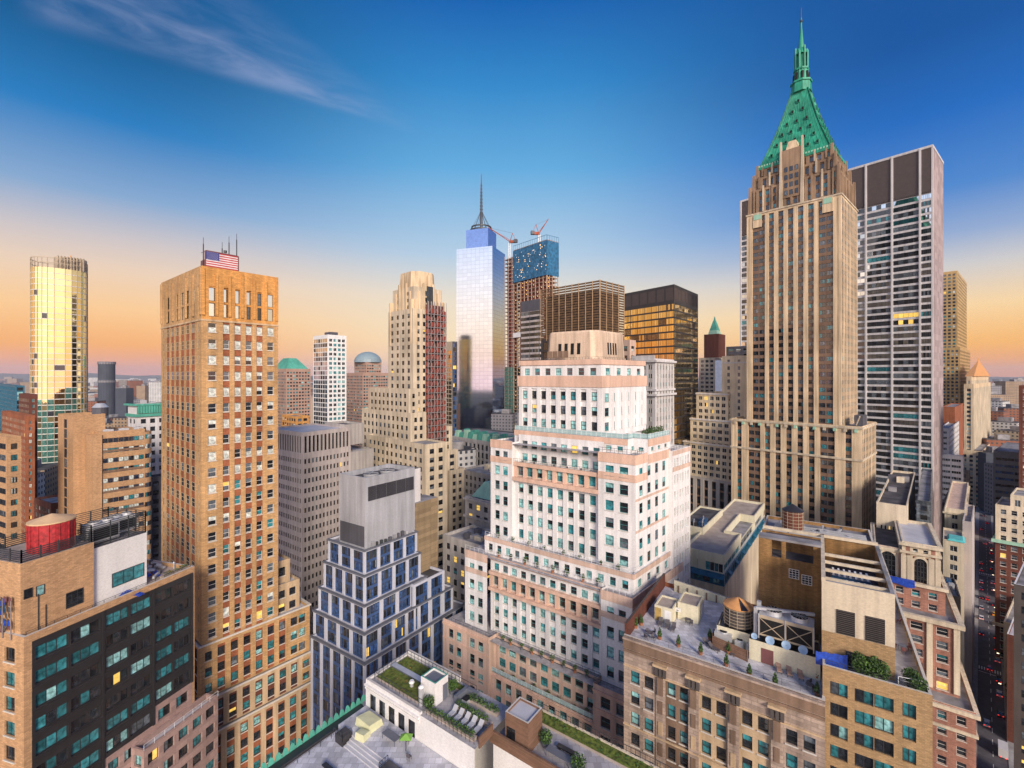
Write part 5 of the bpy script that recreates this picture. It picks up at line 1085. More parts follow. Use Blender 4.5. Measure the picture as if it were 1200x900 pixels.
for k, (u, f_, l) in enumerate(tb):
    loc = fr.p(u, W_ * f_, TZ)
    if k == 0: yt.location = loc; yt['label'] = l; yt['group'] = 'tables on the side terrace'
    else: copy_tree(yt, None, loc, 0, l, 'tables on the side terrace')
    for j in range(3):
        an = j * 2.1 + k; loc2 = loc + Vector((math.cos(an) * .9, math.sin(an) * .9, 0)); l2 = ('maroon chair %s around the ' % ('left', 'behind', 'right')[j]) + l
        l2 = ' '.join(l2.split()[:15])
        if k == 0 and j == 0: yc.location = loc2; yc.rotation_euler = (0, 0, an + math.pi); yc['label'] = l2; yc['group'] = 'chairs on the side terrace'
        else: copy_tree(yc, None, loc2, an + math.pi, l2, 'chairs on the side terrace')
# long roof behind the penthouse with the dark water tank
fr = Fr(1026, 90, -239, 959)
b = Bld('flat_roof_building', 'brown brick building with long flat roof and pipes behind the open penthouse', 'building', fr)
zr = fr.za(641); v1 = fr.va(893)
b.tier(0, 12, 0, v1, 0, zr, dict(wall='brown_brick'), dict(wall='brown_brick'), roof='roof_grey', ph=.7, cap='sill_stone')
for k in range(5): b.part('roof_pipe').bar(fr.p(1.5 + k * 1.4, 1, zr - .2), fr.p(1.5 + k * 1.4, v1 - 2, zr - .2), .3, 'duct')
b.done()
water_tank(fr.p(2.6, fr.va(929, 2.6), zr - .7), 1.9, 4.2, 1.3, 'black_metal', 'dark_red_brick', 'small dark brown water tank with black cone lid on flat roof', legs=.9)
# ================================================================== foreground terrace building (bottom centre)
fr = Fr(495, 63, -141, 976); ff = fr
ZD = 74.0
b = Bld('foreground_terrace_building', 'white foreground building with green roof, sun deck and green copper cresting', 'apartment building', fr)
# green-roof penthouse block
gu0, gv0 = fr.at(495, 836, ZD); gv1 = fr.at(421, 803, ZD)[1]; gu1 = fr.at(571, 815, ZD)[0]; gu1 = (gu1 + fr.at(478, 766, ZD)[0]) / 2
LZ = ZD - 4.3                                         # lower terrace level
du1 = gu1 + .0
gv00 = -9.5
wh_ = dict(wall='white_stucco', nf=1, m=.6, lo=.1, hi=1.3, bw=2.1, pf=.35, sill=.02, wh=.92, style='two', var='dark', frame='frame_dark', dw=.15)
b.facade('L', gu0 - .4, gv0 + .1, gv1, LZ, ZD, wh_)
b.facade('L', gu0 - .4, gv00, gv0 + .1, LZ - 12, ZD, dict(wall='white_stucco'))
for k, zz in enumerate((ZD - .5, ZD - 1.0)): b.band('L', gu0 - .4, gv0 + .1, gv1, zz, .25, .3 - k * .12, 'white_stucco')
b.w.poly([fr.p(gu0 - .4, gv1, LZ - 20), fr.p(gu1, gv1, LZ - 20), fr.p(gu1, gv1, ZD), fr.p(gu0 - .4, gv1, ZD)], 'white_stucco')
b.w.poly([fr.p(gu1, gv00, LZ - 20), fr.p(gu1, gv1, LZ - 20), fr.p(gu1, gv1, ZD), fr.p(gu1, gv00, ZD)], 'white_stucco')
b.roof.poly([fr.p(gu0 - .4, gv00, ZD - .02), fr.p(gu1, gv00, ZD - .02), fr.p(gu1, gv1, ZD - .02), fr.p(gu0 - .4, gv1, ZD - .02)], 'paver')
pa = b.part('parapet')
def blk(W, u0, u1, v0, v1, z0, z1, mt, top=None): W.hexa([fr.p(i, j, z0) for i, j in ((u0, v0), (u1, v0), (u1, v1), (u0, v1))], [fr.p(i, j, z1) for i, j in ((u0, v0), (u1, v0), (u1, v1), (u0, v1))], mt, top)
blk(pa, gu0 - .4, gu0, gv0, gv1, ZD, ZD + .35, 'white_stucco', 'sill_stone'); blk(pa, gu0, gu1, gv1 - .35, gv1, ZD, ZD + .35, 'white_stucco', 'sill_stone'); blk(pa, gu1 - .35, gu1, gv0, gv1 - .35, ZD, ZD + .9, 'white_stucco', 'sill_stone')
# sedum beds
bed = b.part('sedum_bed')
gm = (gu0 + gu1) / 2
def sedum(u0, u1, v0, v1):
    blk(bed, u0, u1, v0, v1, ZD, ZD + .3, 'roof_gravel', 'sedum')
    for _ in range(int((u1 - u0) * (v1 - v0) * 9)):
        p = fr.p(random.uniform(u0 + .1, u1 - .1), random.uniform(v0 + .1, v1 - .1), ZD + .33); s_ = random.uniform(.1, .3)
        bed.poly([p + Vector((random.uniform(-s_, s_), random.uniform(-s_, s_), random.uniform(0, .14))) for _ in range(4)], random.choice(['sedum', 'sedum_red', 'leaf_b', 'leaf_a', 'sedum']))
sedum(gu0 + .9, gm - .2, gv0 + 1.2, gv1 - .9); sedum(gm + .9, gu1 - .9, gv0 + 1.5, gv1 - .9); sedum(gm + 2.2, gu1 - .8, gv0 - 3.2, gv0 + .3)
blk(b.part('walkway'), gm - .1, gm + .8, gv0 + 2.0, gv1 - .5, ZD, ZD + .45, 'slate', 'duct')
b.rail([(gu0 + .7, gv0 + .6), (gu0 + .7, gv1 - .7), (gu1 - .6, gv1 - .7), (gu1 - .6, gv0 - 3.6)], ZD, 1.1, 'rail_dark', .8); b.rail([(gu0 + .1, gv00 + .5), (gu0 + .1, gv0)], ZD, 1.0, 'rail_dark', .7)
b.done()
hut('stair_bulkhead', fr, gu0 + 1.9, gu0 + 4.5, gv0 - .6, gv0 + 2.3, ZD, 3.2, 'white stair bulkhead with dark skylight top beside the green roof', wall='white_stucco', top='slate', trim='green_copper', door=[('R', gu0 + 3.4, 1.0, 2.2, 'slate')], cat='stair bulkhead')
e = empty('roof_tank', fr.p(gu0 + 1.1, gv0 + 1.4, ZD), label='white upright cylinder flue beside the stair bulkhead', cat='flue'); m, q = MB(), MB(); m.cyl((0, 0, 0), .38, 2.4, 'duct', 14); q.cyl((0, 0, 2.4), .42, .25, 'white_paint', 14, r2=.2); m.build('body', e); q.build('cap', e)
e = empty('roof_vent', fr.p(gu0 + 2.6, gv0 + 5.0, ZD + .3), label='small round steel vent sunk in the left sedum bed', cat='vent'); m, q = MB(), MB(); m.cyl((0, 0, 0), .28, .55, 'duct', 12); q.cyl((0, 0, .55), .42, .3, 'white_paint', 12, r2=.3); m.build('body', e); q.build('cap', e)
e = empty('roof_vent', fr.p(gu0 + 4.9, gv0 + 2.5, ZD), label='white round vent cap behind the stair bulkhead', cat='vent'); m, q = MB(), MB(); m.cyl((0, 0, 0), .35, 1.6, 'duct', 12); q.cyl((0, 0, 1.6), .6, .5, 'white_paint', 12, r2=.5); m.build('body', e); q.build('cap', e)
# deck: hedges and loungers
hedge(fr, (gu0 + .7, gv0 - .2), (gu0 + .7, gv00 + .8), ZD, .9, 1.0, 'long low hedge along the railing edge of the grey sun deck'); hedge(fr, (gm - .3, gv0 - 3.0), (gm - .3, gv00 + .6), ZD, .9, 1.0, 'hedge right behind the row of five pale loungers'); hedge(fr, (gu1 - 2.2, gv0 - 3.8), (gu1 - 2.2, gv00 + 1.0), ZD, 1.0, 1.1, 'hedge at the rear of the sun deck by brick bulkhead')
bush(fr.p(gu0 + 1.0, gv0 - .2, ZD), .8, 1.5, 'round bush in front of white stair bulkhead'); bush(fr.p(gm + 1.4, gv0 - .6, ZD), .8, 1.5, 'round yellow-green bush right of white stair bulkhead', mats=('leaf_b', 'leaf_a'))
e = empty('deck_planter', fr.p(gm + 1.4, gv0 - 2.4, ZD), math.atan2(fr.U.y, fr.U.x), label='grey walled bench corner with black fire box on the sun deck', cat='bench'); m, q = MB(), MB(); m.box((0, 0, 0), (2.6, .5, 1.0), 'slate'); m.box((1.1, -1.2, 0), (.5, 2.0, 1.0), 'slate'); q.box((-.1, -1.1, 0), (1.2, .9, .5), 'duct', top='void'); m.build('backrest', e); q.build('fire_box', e)
for k in range(5):
    loc = fr.p(gm - 1.9, gv0 - 3.6 - k * 1.15, ZD); s_ = ['first pale lounger on the sun deck, nearest the sedum roof', 'second pale lounger on the sun deck from the sedum end', 'middle pale lounger of five on the sun deck', 'fourth pale lounger on the sun deck from the sedum end', 'last pale lounger on the sun deck, nearest the slatted rail'][k]; an = math.atan2(fr.U.y, fr.U.x) + math.pi
    if k == 0: lounger_w.location = loc; lounger_w.rotation_euler = (0, 0, an); lounger_w['label'] = s_; lounger_w['group'] = 'pale loungers on the grey sun deck'
    else: copy_tree(lounger_w, None, loc, an, s_, 'pale loungers on the grey sun deck')
# lower terrace to the left
b = Bld('lower_terrace_wing', 'lower wing with big pale paved terrace, steps and green copper cresting', 'building', fr)
lu0 = gu0 - 15; lv1 = gv1 + .0
blk(b.w, lu0, gu0 - .42, gv00, lv1, LZ - 30, LZ - .02, 'limestone'); b.roof.poly([fr.p(lu0, gv00, LZ), fr.p(gu0 - .42, gv00, LZ), fr.p(gu0 - .42, lv1, LZ), fr.p(lu0, lv1, LZ)], 'deck_tile')
# sunken side: split level
W = b.part('gutter'); blk(W, lu0, gu0 - .4, lv1 + .0, lv1 + 1.3, LZ - 30, LZ + .35, 'black_metal')
cr = b.part('cresting'); n = int((gu0 - lu0 + 1) / .95)
for k in range(n + 2):
    u = lu0 + k * .95; p = []
    for j in range(9):
        t = j / 8; uu = u + (t - .5) * .9; zz = LZ + .35 + 1.0 * math.sin(math.pi * t) ** .8; p.append((uu, zz))
    cr.hexa([fr.p(uu, lv1 + 1.3, zz) for uu, zz in p], [fr.p(uu, lv1 + 1.48, zz) for uu, zz in p], 'green_copper')
blk(cr, lu0, gu0, lv1 + 1.3, lv1 + 1.5, LZ - 1.5, LZ + .4, 'green_copper')
W = b.part('steps'); su = gu0 - 5.2
for k in range(3): blk(W, su - .45 * (k + 1), su - .45 * k, gv0 + 1.0, lv1 - 3.4, LZ, LZ + .54 - .18 * k, 'roof_pale')
blk(W, su, gu0 - .45, gv00, lv1 - .1, LZ, LZ + .72, 'roof_pale', 'deck_tile')
UZ = LZ + .72
blk(b.part('planter_wall'), su - 1.5, su + .1, lv1 - 3.3, lv1 - 1.6, LZ, UZ + .4, 'black_metal', 'roof_dark'); blk(b.part('planter_wall'), su - 1.5, su + .1, gv0 - 2.5, gv0 + .8, LZ, UZ + .4, 'black_metal', 'roof_dark')
b.rail([(su - .1, lv1 - 3.3), (su - 1.5, lv1 - 3.3), (su - 1.5, lv1 - 1.2)], UZ, 1.1, 'rail_dark', .35); b.rail([(su - .1, gv0 + .8), (su - 1.5, gv0 + .8), (su - 1.5, gv0 - 3)], UZ, 1.1, 'rail_dark', .35); b.rail([(lu0, lv1 - .7), (su - 1.5, lv1 - .7)], LZ, 1.0, 'rail_dark', 1.6)
b.done()
rzV = math.atan2(fr.V.y, fr.V.x); rzU = math.atan2(fr.U.y, fr.U.x)
def bench(u, v, z, rz, l, L_=3.2):
    e = empty('bench', fr.p(u, v, z), rz, label=l, cat='bench', group='black benches on the pale terrace'); m = MB(); m.box((0, 0, .4), (L_, .6, .16), 'black_metal'); m.build('seat', e)
    for x in (-L_ * .35, L_ * .35): q = MB(); q.box((x, 0, 0), (.2, .5, .4), 'black_metal'); q.build('leg', e)
bench(gu0 - 10.0, gv0 + 6.2, LZ, rzV, 'long black bench in the middle of the lower pale terrace'); bench(gu0 - 8.6, gv0 + 1.0, LZ, rzV, 'long black bench at the bottom of the lower pale terrace'); bench(gu0 - 11.5, gv0 - 1.5, LZ, rzV, 'third black bench nearest the camera on pale terrace')
e = proto_table('slate', sq=(2.7, 1.1)); e.location = fr.p(gu0 - 2.6, gv0 + 3.4, UZ); e.rotation_euler = (0, 0, rzV); tag(e, 'long dark slate dining table before the glass doors', 'table')
e = empty('covered_sofa', fr.p(gu0 - 2.6, gv0 + 8.2, UZ), rzV, label='pale yellow cloth cover over large sofa before the glass doors', cat='covered furniture'); m = MB()
m.hexa([(-1.6, -1.2, 0), (1.6, -1.2, 0), (1.6, 1.2, 0), (-1.6, 1.2, 0)], [(-1.45, -1.0, .9), (1.4, -1.05, .85), (1.45, 1.05, 1.15), (-1.5, 1.1, 1.1)], 'cream_cloth'); m.build('cover', e)
e = empty('covered_sofa', fr.p(gu0 - 4.6, gv0 + 7.0, UZ), rzV + .2, label='smaller pale cloth cover over a chair by the railing', cat='covered furniture'); m = MB()
m.hexa([(-.8, -.7, 0), (.8, -.7, 0), (.8, .7, 0), (-.8, .7, 0)], [(-.7, -.6, .75), (.7, -.6, .7), (.72, .6, .95), (-.7, .6, .9)], 'cream_cloth'); m.build('cover', e)
e = empty('patio_umbrella', fr.p(gu0 - 2.6, gv0 + .4, UZ), label='closed-in green square parasol by the white wall', cat='umbrella'); m, q = MB(), MB(); m.cyl((0, 0, 0), .05, 2.0, 'rail_dark', 6); q.hexa([(-.8, -.6, 1.8), (.8, -.6, 1.8), (.8, .6, 1.8), (-.8, .6, 1.8)], [(-.1, -.1, 2.3), (.1, -.1, 2.3), (.1, .1, 2.3), (-.1, .1, 2.3)], 'canopy_green'); m.build('pole', e); q.build('canopy', e)
c2 = proto_chair('rattan'); c2['category'] = 'chair'; c2.location = fr.p(gu0 - 1.6, gv0 + 1.2, UZ); tag(c2, 'lone dark chair between green parasol and glass door', group='chairs on the upper pale terrace'); copy_tree(c2, None, fr.p(gu0 - 3.3, gv0 - 1.0, UZ), 1, 'lone dark chair below the green parasol')
# right-hand part: slatted rail, brick bulkhead, rear terrace
fr3 = fr; ru0 = gu0 - .4
b = Bld('rear_terrace_wing', 'rear wing with narrow planted terrace behind slatted wooden rail', 'building', fr)
RZ = ZD - 1.2
blk(b.w, gm - .6, gu1 + 3.4, gv00 - 26, gv00 - .02, RZ - 30, RZ - .02, 'white_stucco'); b.roof.poly([fr.p(gm - .6, gv00 - 26, RZ), fr.p(gu1 + 3.4, gv00 - 26, RZ), fr.p(gu1 + 3.4, gv00, RZ), fr.p(gm - .6, gv00, RZ)], 'paver')
bd = b.part('sedum_bed'); blk(bd, gu1 + 1.2, gu1 + 3.0, gv00 - 25, gv00 - .6, RZ, RZ + .35, 'roof_gravel', 'sedum')
for _ in range(260): p = fr.p(random.uniform(gu1 + 1.3, gu1 + 2.9), random.uniform(gv00 - 25, gv00 - .8), RZ + .4); bd.poly([p + Vector((random.uniform(-.25, .25), random.uniform(-.25, .25), random.uniform(0, .15))) for _ in range(4)], random.choice(['sedum', 'leaf_b', 'leaf_a']))
b.rail([(gu1 + 3.3, gv00), (gu1 + 3.3, gv00 - 26)], RZ, 1.2, 'rail_dark', .6); blk(b.part('parapet'), gu1 + 3.1, gu1 + 3.4, gv00 - 26, gv00 - .02, RZ, RZ + .4, 'cream_stone')
blk(b.part('slatted_wall'), gm - .9, gm - .62, gv00 - 26, gv00 + .3, RZ - .3, RZ + 1.3, 'wood_slat'); blk(b.part('slatted_wall'), gu0 + .3, gm - .92, gv00 - .25, gv00 - .02, ZD - .3, ZD + 1.1, 'wood_slat')
b.done()
cu0 = fr.at(585, 843, ZD)
hu0, hv1 = gm + .6, gv00 - .3
hu0, hv1 = fr.at(619, 886, RZ)
hut('brick_bulkhead', fr, hu0, hu0 + 3.4, hv1, hv1 + 3.6, RZ, 4.0, 'reddish brown slatted brick bulkhead with pale blue roof sheet', wall='wood_slat', top='roof_pale', trim='sill_stone', door=[('L', hv1 + 2.0, 1.3, 2.3, 'pane_dark')], cat='bulkhead')
bush(fr.p(hu0 + 2.6, hv1 - 1.0, RZ), .9, 1.6, 'round bush beside the right wall of brick bulkhead'); bush(fr.p(hu0 + 1.6, hv1 - 6.2, RZ), 1.0, 1.7, 'round bush on rear terrace right of the dark table')
e = proto_table('slate', sq=(3.4, 1.0)); e.location = fr.p(hu0 + 1.8, hv1 - 3.4, RZ); e.rotation_euler = (0, 0, rzV); tag(e, 'long dark dining table on rear terrace beyond the brick bulkhead', 'table')
bench(hu0 - .2, hv1 - 3.8, RZ, rzV, 'dark bench in front of the rear terrace dining table', 2.4); bench(hu0 + 3.2, hv1 - 3.6, RZ, rzV, 'dark bench behind the rear terrace dining table', 2.4)
# ================================================================== generic tower from its picture columns
def simple(name, label, cat, col, D_, cL, cR, row, L, Rr=None, xl=-60, xr=1050, roof='roof_grey', ph=.9, done=True, z0=0, many=100, cap=None, group=None):
    f = Fr(col, D_, xl, xr); b = Bld(name, label, cat, f, many=many, group=group); U1 = f.ua(cR) if cR > col and xr > col else 18; V1 = f.va(cL); z = f.za(row)
    U1 = min(max(U1, 3), 70); b.tier(0, U1, 0, V1, z0, z, L, Rr or L, roof=roof, ph=ph, cap=cap); b.z = z; b.U1 = U1; b.V1 = V1
    if done: b.done()
    return b
def roofbits(b, n=4, s=3, mats=('roof_grey', 'duct', 'metal_dark', 'cream_stone')):
    """small plant rooms and ducts standing on a roof, as parts of it"""
    for k in range(n):
        u = random.uniform(.15, .75) * b.U1; v = random.uniform(.12, .75) * b.V1; q = MB(); w, d, h = random.uniform(.4, 1) * s, random.uniform(.4, 1) * s, random.uniform(.3, .9) * s
        w, d = min(w, b.U1 * .3), min(d, b.V1 * .3)
        f = b.fr; q.hexa([f.p(i, j, b.z - .9) for i, j in ((u, v), (u + w, v), (u + w, v + d), (u, v + d))], [f.p(i, j, b.z - .9 + h) for i, j in ((u, v), (u + w, v), (u + w, v + d), (u, v + d))], random.choice(mats)); q.build('plant_room', b.e, b.org)

# ================================================================== skyscraper with the green pyramid roof
fr = Fr(1010, 192, 100, 1181)
b = Bld('green_roof_skyscraper', 'tallest tan limestone skyscraper with steep green copper pyramid roof and spire', 'skyscraper', fr)
Zp = fr.za(500); UP, VP_ = fr.ua(1018), fr.va(857); UP = 30
lm = dict(wall='tan_lime', pier='tan_lime', span='brown_span', h=3.42, style='two', var='towerdark', frame='frame_dark', m=.6, dp=.4, dw=.2, pf=.45, sill=.32, wh=.56, hi=1.5, lo=.3)
pb = [dict(r=2.2, pf=.72), dict(r=2.0, pf=.25, k=2, wf=.85)] + [dict(r=1.25, pf=.5)] * 5 + [dict(r=2.0, pf=.25, k=2, wf=.85), dict(r=1.8, pf=.68)]
b.tier(0, UP, 0, VP_, 0, Zp, D(lm, bays=pb), D(lm, bw=3.2, dp=.06, dw=.05), roof='roof_grey', ph=1.0, cap='limestone')
b.tier(-1.1, 0.02, .02, VP_ * .985, 0, Zp - 12.5, D(lm, bays=pb), dict(wall='tan_lime'), ph=.2) if False else None
for zz in (Zp - 1.2, Zp - 14.5): b.ring(0, UP, 0, VP_, zz, .9, .35, 'limestone')
for k in range(14):
    b.band('L', 0, (k + .35) * VP_ / 14, (k + .65) * VP_ / 14, Zp - 2.6, 1.3, .5, 'limestone' if k % 2 else 'pale_copper', 'ornament')
us = 3.2; vs = fr.va(986, us); vse = fr.va(875, us); US_ = fr.ua(1005, vs)
Zs = fr.za(226, us, vs)
sb = [dict(r=.6, pf=.9), dict(r=2.3, pf=.22, k=2, wf=.85)] + [dict(r=1.3, pf=.45)] * 5 + [dict(r=2.3, pf=.22, k=2, wf=.85), dict(r=.5, pf=.9)]
sb = list(sb)
b.tier(us, US_, vs, vse, Zp - 1.2, Zs, D(lm, bays=sb, m=.3), D(lm, bw=2.7, pf=.5, k=1, style='one', m=.4, dp=.06, dw=.05), ph=.5)
b.ring(us, US_, vs, vse, Zs - .6, .7, .3, 'limestone')
for v in (vs + 5, vse - 5): b.band('L', us, v - 2, v + 2, Zs - 7, 7, .25, 'tan_lime', 'ornament'); b.band('L', us, v - 1.6, v + 1.6, Zs - 3.2, 2.4, .4, 'pale_copper', 'ornament')
# stepped upper stages
st_ = dict(lm, wall='brown_lime', pier='brown_lime', span='brown_span', bw=3.0, pf=.45, style='one', hi=1.0, m=.5)
cu = us; cv = vs; ce = vse; cU = US_; z = Zs - .4
stages = [(.9, 1.2, fr.za(196, us + 1, vs + 1)), (1.1, 1.4, fr.za(182, us + 2, vs + 2)), (1.0, 1.4, fr.za(172, us + 3, vs + 3.5))]
for i, (du, dv, zt) in enumerate(stages):
    cu += du; cv += dv; ce -= dv; cU -= du
    b.tier(cu, cU, cv, ce, z, zt, D(st_, h=3.4), D(st_, h=3.4), ph=.3, roof='roof_dark')
    n_ = 9 if i == 0 else 7
    for k in range(n_): v = cv + (ce - cv) * (k + .5) / n_; b.band('L', cu, v - .35, v + .35, z + 1, zt - z - .6 + .9 * (k % 2), .35, 'limestone' if k % 2 else 'brown_lime', 'pinnacle')
    for k in range(6): u = cu + (cU - cu) * (k + .5) / 6; b.band('R', cv, u - .3, u + .3, z + 1, zt - z - .6 + .9 * (k % 2), .3, 'brown_lime', 'pinnacle')
    for (pu_, pv_) in ((cu, cv), (cu, ce), (cU, cv)): b.part('pinnacle').hexa([fr.p(pu_ + i_ * .7, pv_ + j_ * .7, z) for i_, j_ in ((-1, -1), (1, -1), (1, 1), (-1, 1))], [fr.p(pu_ + i_ * .45, pv_ + j_ * .45, zt + 1.8) for i_, j_ in ((-1, -1), (1, -1), (1, 1), (-1, 1))], 'brown_lime')
    z = zt - .3
# big dormer in the middle of the front
vm = (cv + ce) / 2
W = b.part('dormer')
def bk(W, u0, u1, v0, v1, z0, z1, mt, i=0): W.hexa([fr.p(a, c, z0) for a, c in ((u0, v0), (u1, v0), (u1, v1), (u0, v1))], [fr.p(a, c, z1) for a, c in ((u0 + i, v0 + i), (u1 - i, v0 + i), (u1 - i, v1 - i), (u0 + i, v1 - i))], mt)
ze = z
bk(W, us + .6, cu + 5, vm - 4.2, vm + 4.2, Zs + 4, ze + 4.5, 'brown_lime'); bk(W, us + .8, cu + 4, vm - 2.4, vm + 2.4, ze + 4.5, ze + 8.5, 'tan_lime', .9)
for s_ in (-1, 1): bk(W, us + .2, us + 1.6, vm + s_ * 4.4 - .7, vm + s_ * 4.4 + .7, Zs, ze + 9, 'limestone', .35)
for j in (-1, 0, 1):
    for k in range(4): q = fr.p2(us + .6, vm + j * 2.2) + fr.nL * .05; b.wins.append((Vector((q.x, q.y, Zs + 5.2 + k * 3.6)), 1.3, 2.2, fr.nL, 'one', 'dark', 'frame_dark'))
# copper pyramid, concave, with dormer windows
m = b.part('copper_roof'); pu, pv, pe, pU = cu + .2, cv + .2, ce - .2, cU - .2
cxu, cxv = (pu + pU) / 2, (pv + pe) / 2
zA = H + (CY - 109) / F * fr.p2(cxu, cxv).y
def lvl(t):    # t 0..1 upward
    return 1 - t * .77 - .05 * math.sin(math.pi * t)
N_ = 9
def rg(k): s_ = lvl(k / N_); zz = ze + (zA - ze) * k / N_; return [fr.p(cxu + (a - cxu) * s_, cxv + (c - cxv) * s_, zz) for a, c in ((pu, pv), (pU, pv), (pU, pe), (pu, pe))]
for k in range(N_):
    A, B_ = rg(k), rg(k + 1)
    for j in range(4): m.poly([A[j], A[(j + 1) % 4], B_[(j + 1) % 4], B_[j]], 'copper_roof')
wall_mat('copper_roof', (.035, .37, .235, 1), rough=.5, var=.35, stain=.5, scale=2)
rb_ = b.part('roof_rib')
for j in range(4):
    nr = 16
    for i in range(nr + 1):
        for k in range(N_):
            A, B_ = rg(k), rg(k + 1); t = i / nr
            if i % 2 or True: rb_.bar(A[j].lerp(A[(j + 1) % 4], t), B_[j].lerp(B_[(j + 1) % 4], t), .16 if 0 < i < nr else .5, 'copper_roof')
m2 = b.part('cornice'); b.ring(pu, pU, pv, pe, ze - .2, 1.2, .5, 'copper_roof')
for i in range(26):
    b.band('L', pu, pv + (pe - pv) * (i + .2) / 26, pv + (pe - pv) * (i + .7) / 26, ze + 1.0, .8, .4, 'pale_copper', 'ornament')
dm = b.part('roof_dormer')
for k, cnt in ((1.2, 6), (2.4, 5), (3.6, 4), (4.8, 3), (6.2, 2), (7.4, 1)):
    kk = int(k); A, B_ = rg(kk), rg(kk + 1); f_ = k - kk
    for j in (0, 3):
        a, c = A[j].lerp(B_[j], f_), A[(j + 1) % 4].lerp(B_[(j + 1) % 4], f_); nn = (fr.nR if j == 0 else fr.nL); nn = Vector((nn.x, nn.y, 0)); t_ = (c - a).normalized()
        for i in range(cnt):
            p = a.lerp(c, (i + 1) / (cnt + 1)); p0 = p - t_ * .6 + nn * .45; p1 = p + t_ * .6 + nn * .45
            dm.hexa([p0, p1, p1 - nn * 1.6, p0 - nn * 1.6], [x + Vector((0, 0, 1.7)) for x in (p0, p1, p1 - nn * 1.6, p0 - nn * 1.6)], 'copper_roof'); o3 = nn * .03
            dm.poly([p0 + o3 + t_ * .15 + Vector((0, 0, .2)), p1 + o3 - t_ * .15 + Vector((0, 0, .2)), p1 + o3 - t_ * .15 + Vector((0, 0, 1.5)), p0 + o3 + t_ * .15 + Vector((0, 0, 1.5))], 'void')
sp = b.part('spire'); c0 = fr.p(cxu, cxv, zA); ydep = c0.y
zz = lambda r: H + (CY - r) / F * ydep
w = 4.0; a_ = math.atan2(fr.U.y, fr.U.x)
def stg(z0, z1, w0, w1, n=8): sp.cyl((c0.x, c0.y, z0), w0, z1 - z0, 'copper_roof', n, r2=w1, ph=a_ + math.pi / 8)
stg(zA - .5, zz(99), 4.6, 4.2); stg(zz(99), zz(97), 4.7, 4.7); stg(zz(97), zz(84), 3.2, 2.9)
for k in range(8):
    an = a_ + k * math.pi / 4; p = Vector((c0.x + 2.7 * math.cos(an), c0.y + 2.7 * math.sin(an), 0)); sp.bar(p + Vector((0, 0, zz(99))), p + Vector((0, 0, zz(62) + (k % 2) * 2)), .6, 'copper_roof')
    sp.bar(Vector((c0.x + 3.05 * math.cos(an + .39), c0.y + 3.05 * math.sin(an + .39), zz(96))), Vector((c0.x + 2.9 * math.cos(an + .39), c0.y + 2.9 * math.sin(an + .39), zz(87))), .9, 'void')
stg(zz(84), zz(82), 3.4, 3.4); stg(zz(82), zz(65), 2.0, 1.9); stg(zz(65), zz(58), 2.9, 1.9); stg(zz(58), zz(34), 1.3, .45); stg(zz(34), zz(21), .4, .22); sp.cyl((c0.x, c0.y, zz(26)), .7, .8, 'rail_dark', 8); sp.cyl((c0.x, c0.y, zz(21)), .13, zz(9) - zz(21), 'rail_dark', 6)
# little roof plant on the podium shoulder
b.block(8, 16, 1, 4, Zp - 1, Zp + 4, 'metal_dark', None, 'plant_room'); b.part('plant_room').bar(fr.p(3, 1.2, Zp + 4), fr.p(6, 3, Zp), .4, 'cream_stone')
b.done()
# low podium building with ledge at its foot
b = simple('limestone_annex', 'low limestone annex with slit windows at the foot of green roofed skyscraper', 'building', 1010, 172, 790, 1200, 661, dict(wall='limestone', bw=3.4, pf=.5, h=4.2, span='limestone', dp=.2, var='tealdark', style='one', hi=2.2), xl=80, xr=1181, roof='roof_pale')

# ================================================================== pale slab skyscraper behind
fr = Fr(1093, 262, 169, 1256)
b = Bld('slab_skyscraper', 'huge pale slab skyscraper with dark louvered top and gridded glass bays', 'skyscraper', fr)
ZT = fr.za(170); V1 = fr.va(868); U1 = fr.ua(1105.5); zl = fr.za(225)
n_ = 9; br = [dict(r=.42, pf=.18)] + [dict(r=1, pf=.09)] * 8
sp_ = dict(wall='white_conc', pier='white_conc', span='white_conc', h=3.95, style='strip5', var='slab', frame='frame_dark', m=.1, dp=.15, dw=.05, sill=.24, wh=.68, bays=br, lo=0, hi=0)
plain('louver_brown', (.075, .055, .05, 1), .6)
b.facade('L', 0, 0, V1, 0, zl, sp_)
b.facade('L', 0, 0, V1, zl, ZT, D(sp_, span='louver_brown', nf=1, sill=.02, wh=.01, hi=1.0)); b.wins = [w for w in b.wins if w[2] > .5]
lw = b.part('louver'); tot = .42 + 8; x = .1
for r in [.42] + [1] * 8:
    pw = (V1 - .2) * r / tot
    for k in range(int(12 * r)): v = x + pw * .1 + pw * .8 * (k + .5) / int(12 * r); P, n = b._map('L', 0); lw.hexa([P(v - .07, zl + .4, -.5), P(v + .07, zl + .4, -.5), P(v + .07, zl + .4, -.2), P(v - .07, zl + .4, -.2)], [P(v - .07, ZT - 1.3, -.5), P(v + .07, ZT - 1.3, -.5), P(v + .07, ZT - 1.3, -.2), P(v - .07, ZT - 1.3, -.2)], 'frame_dark')
    b.band('L', 0, x + pw - .45, x + pw + .45, 0, ZT, .5, 'white_conc', 'column'); x += pw
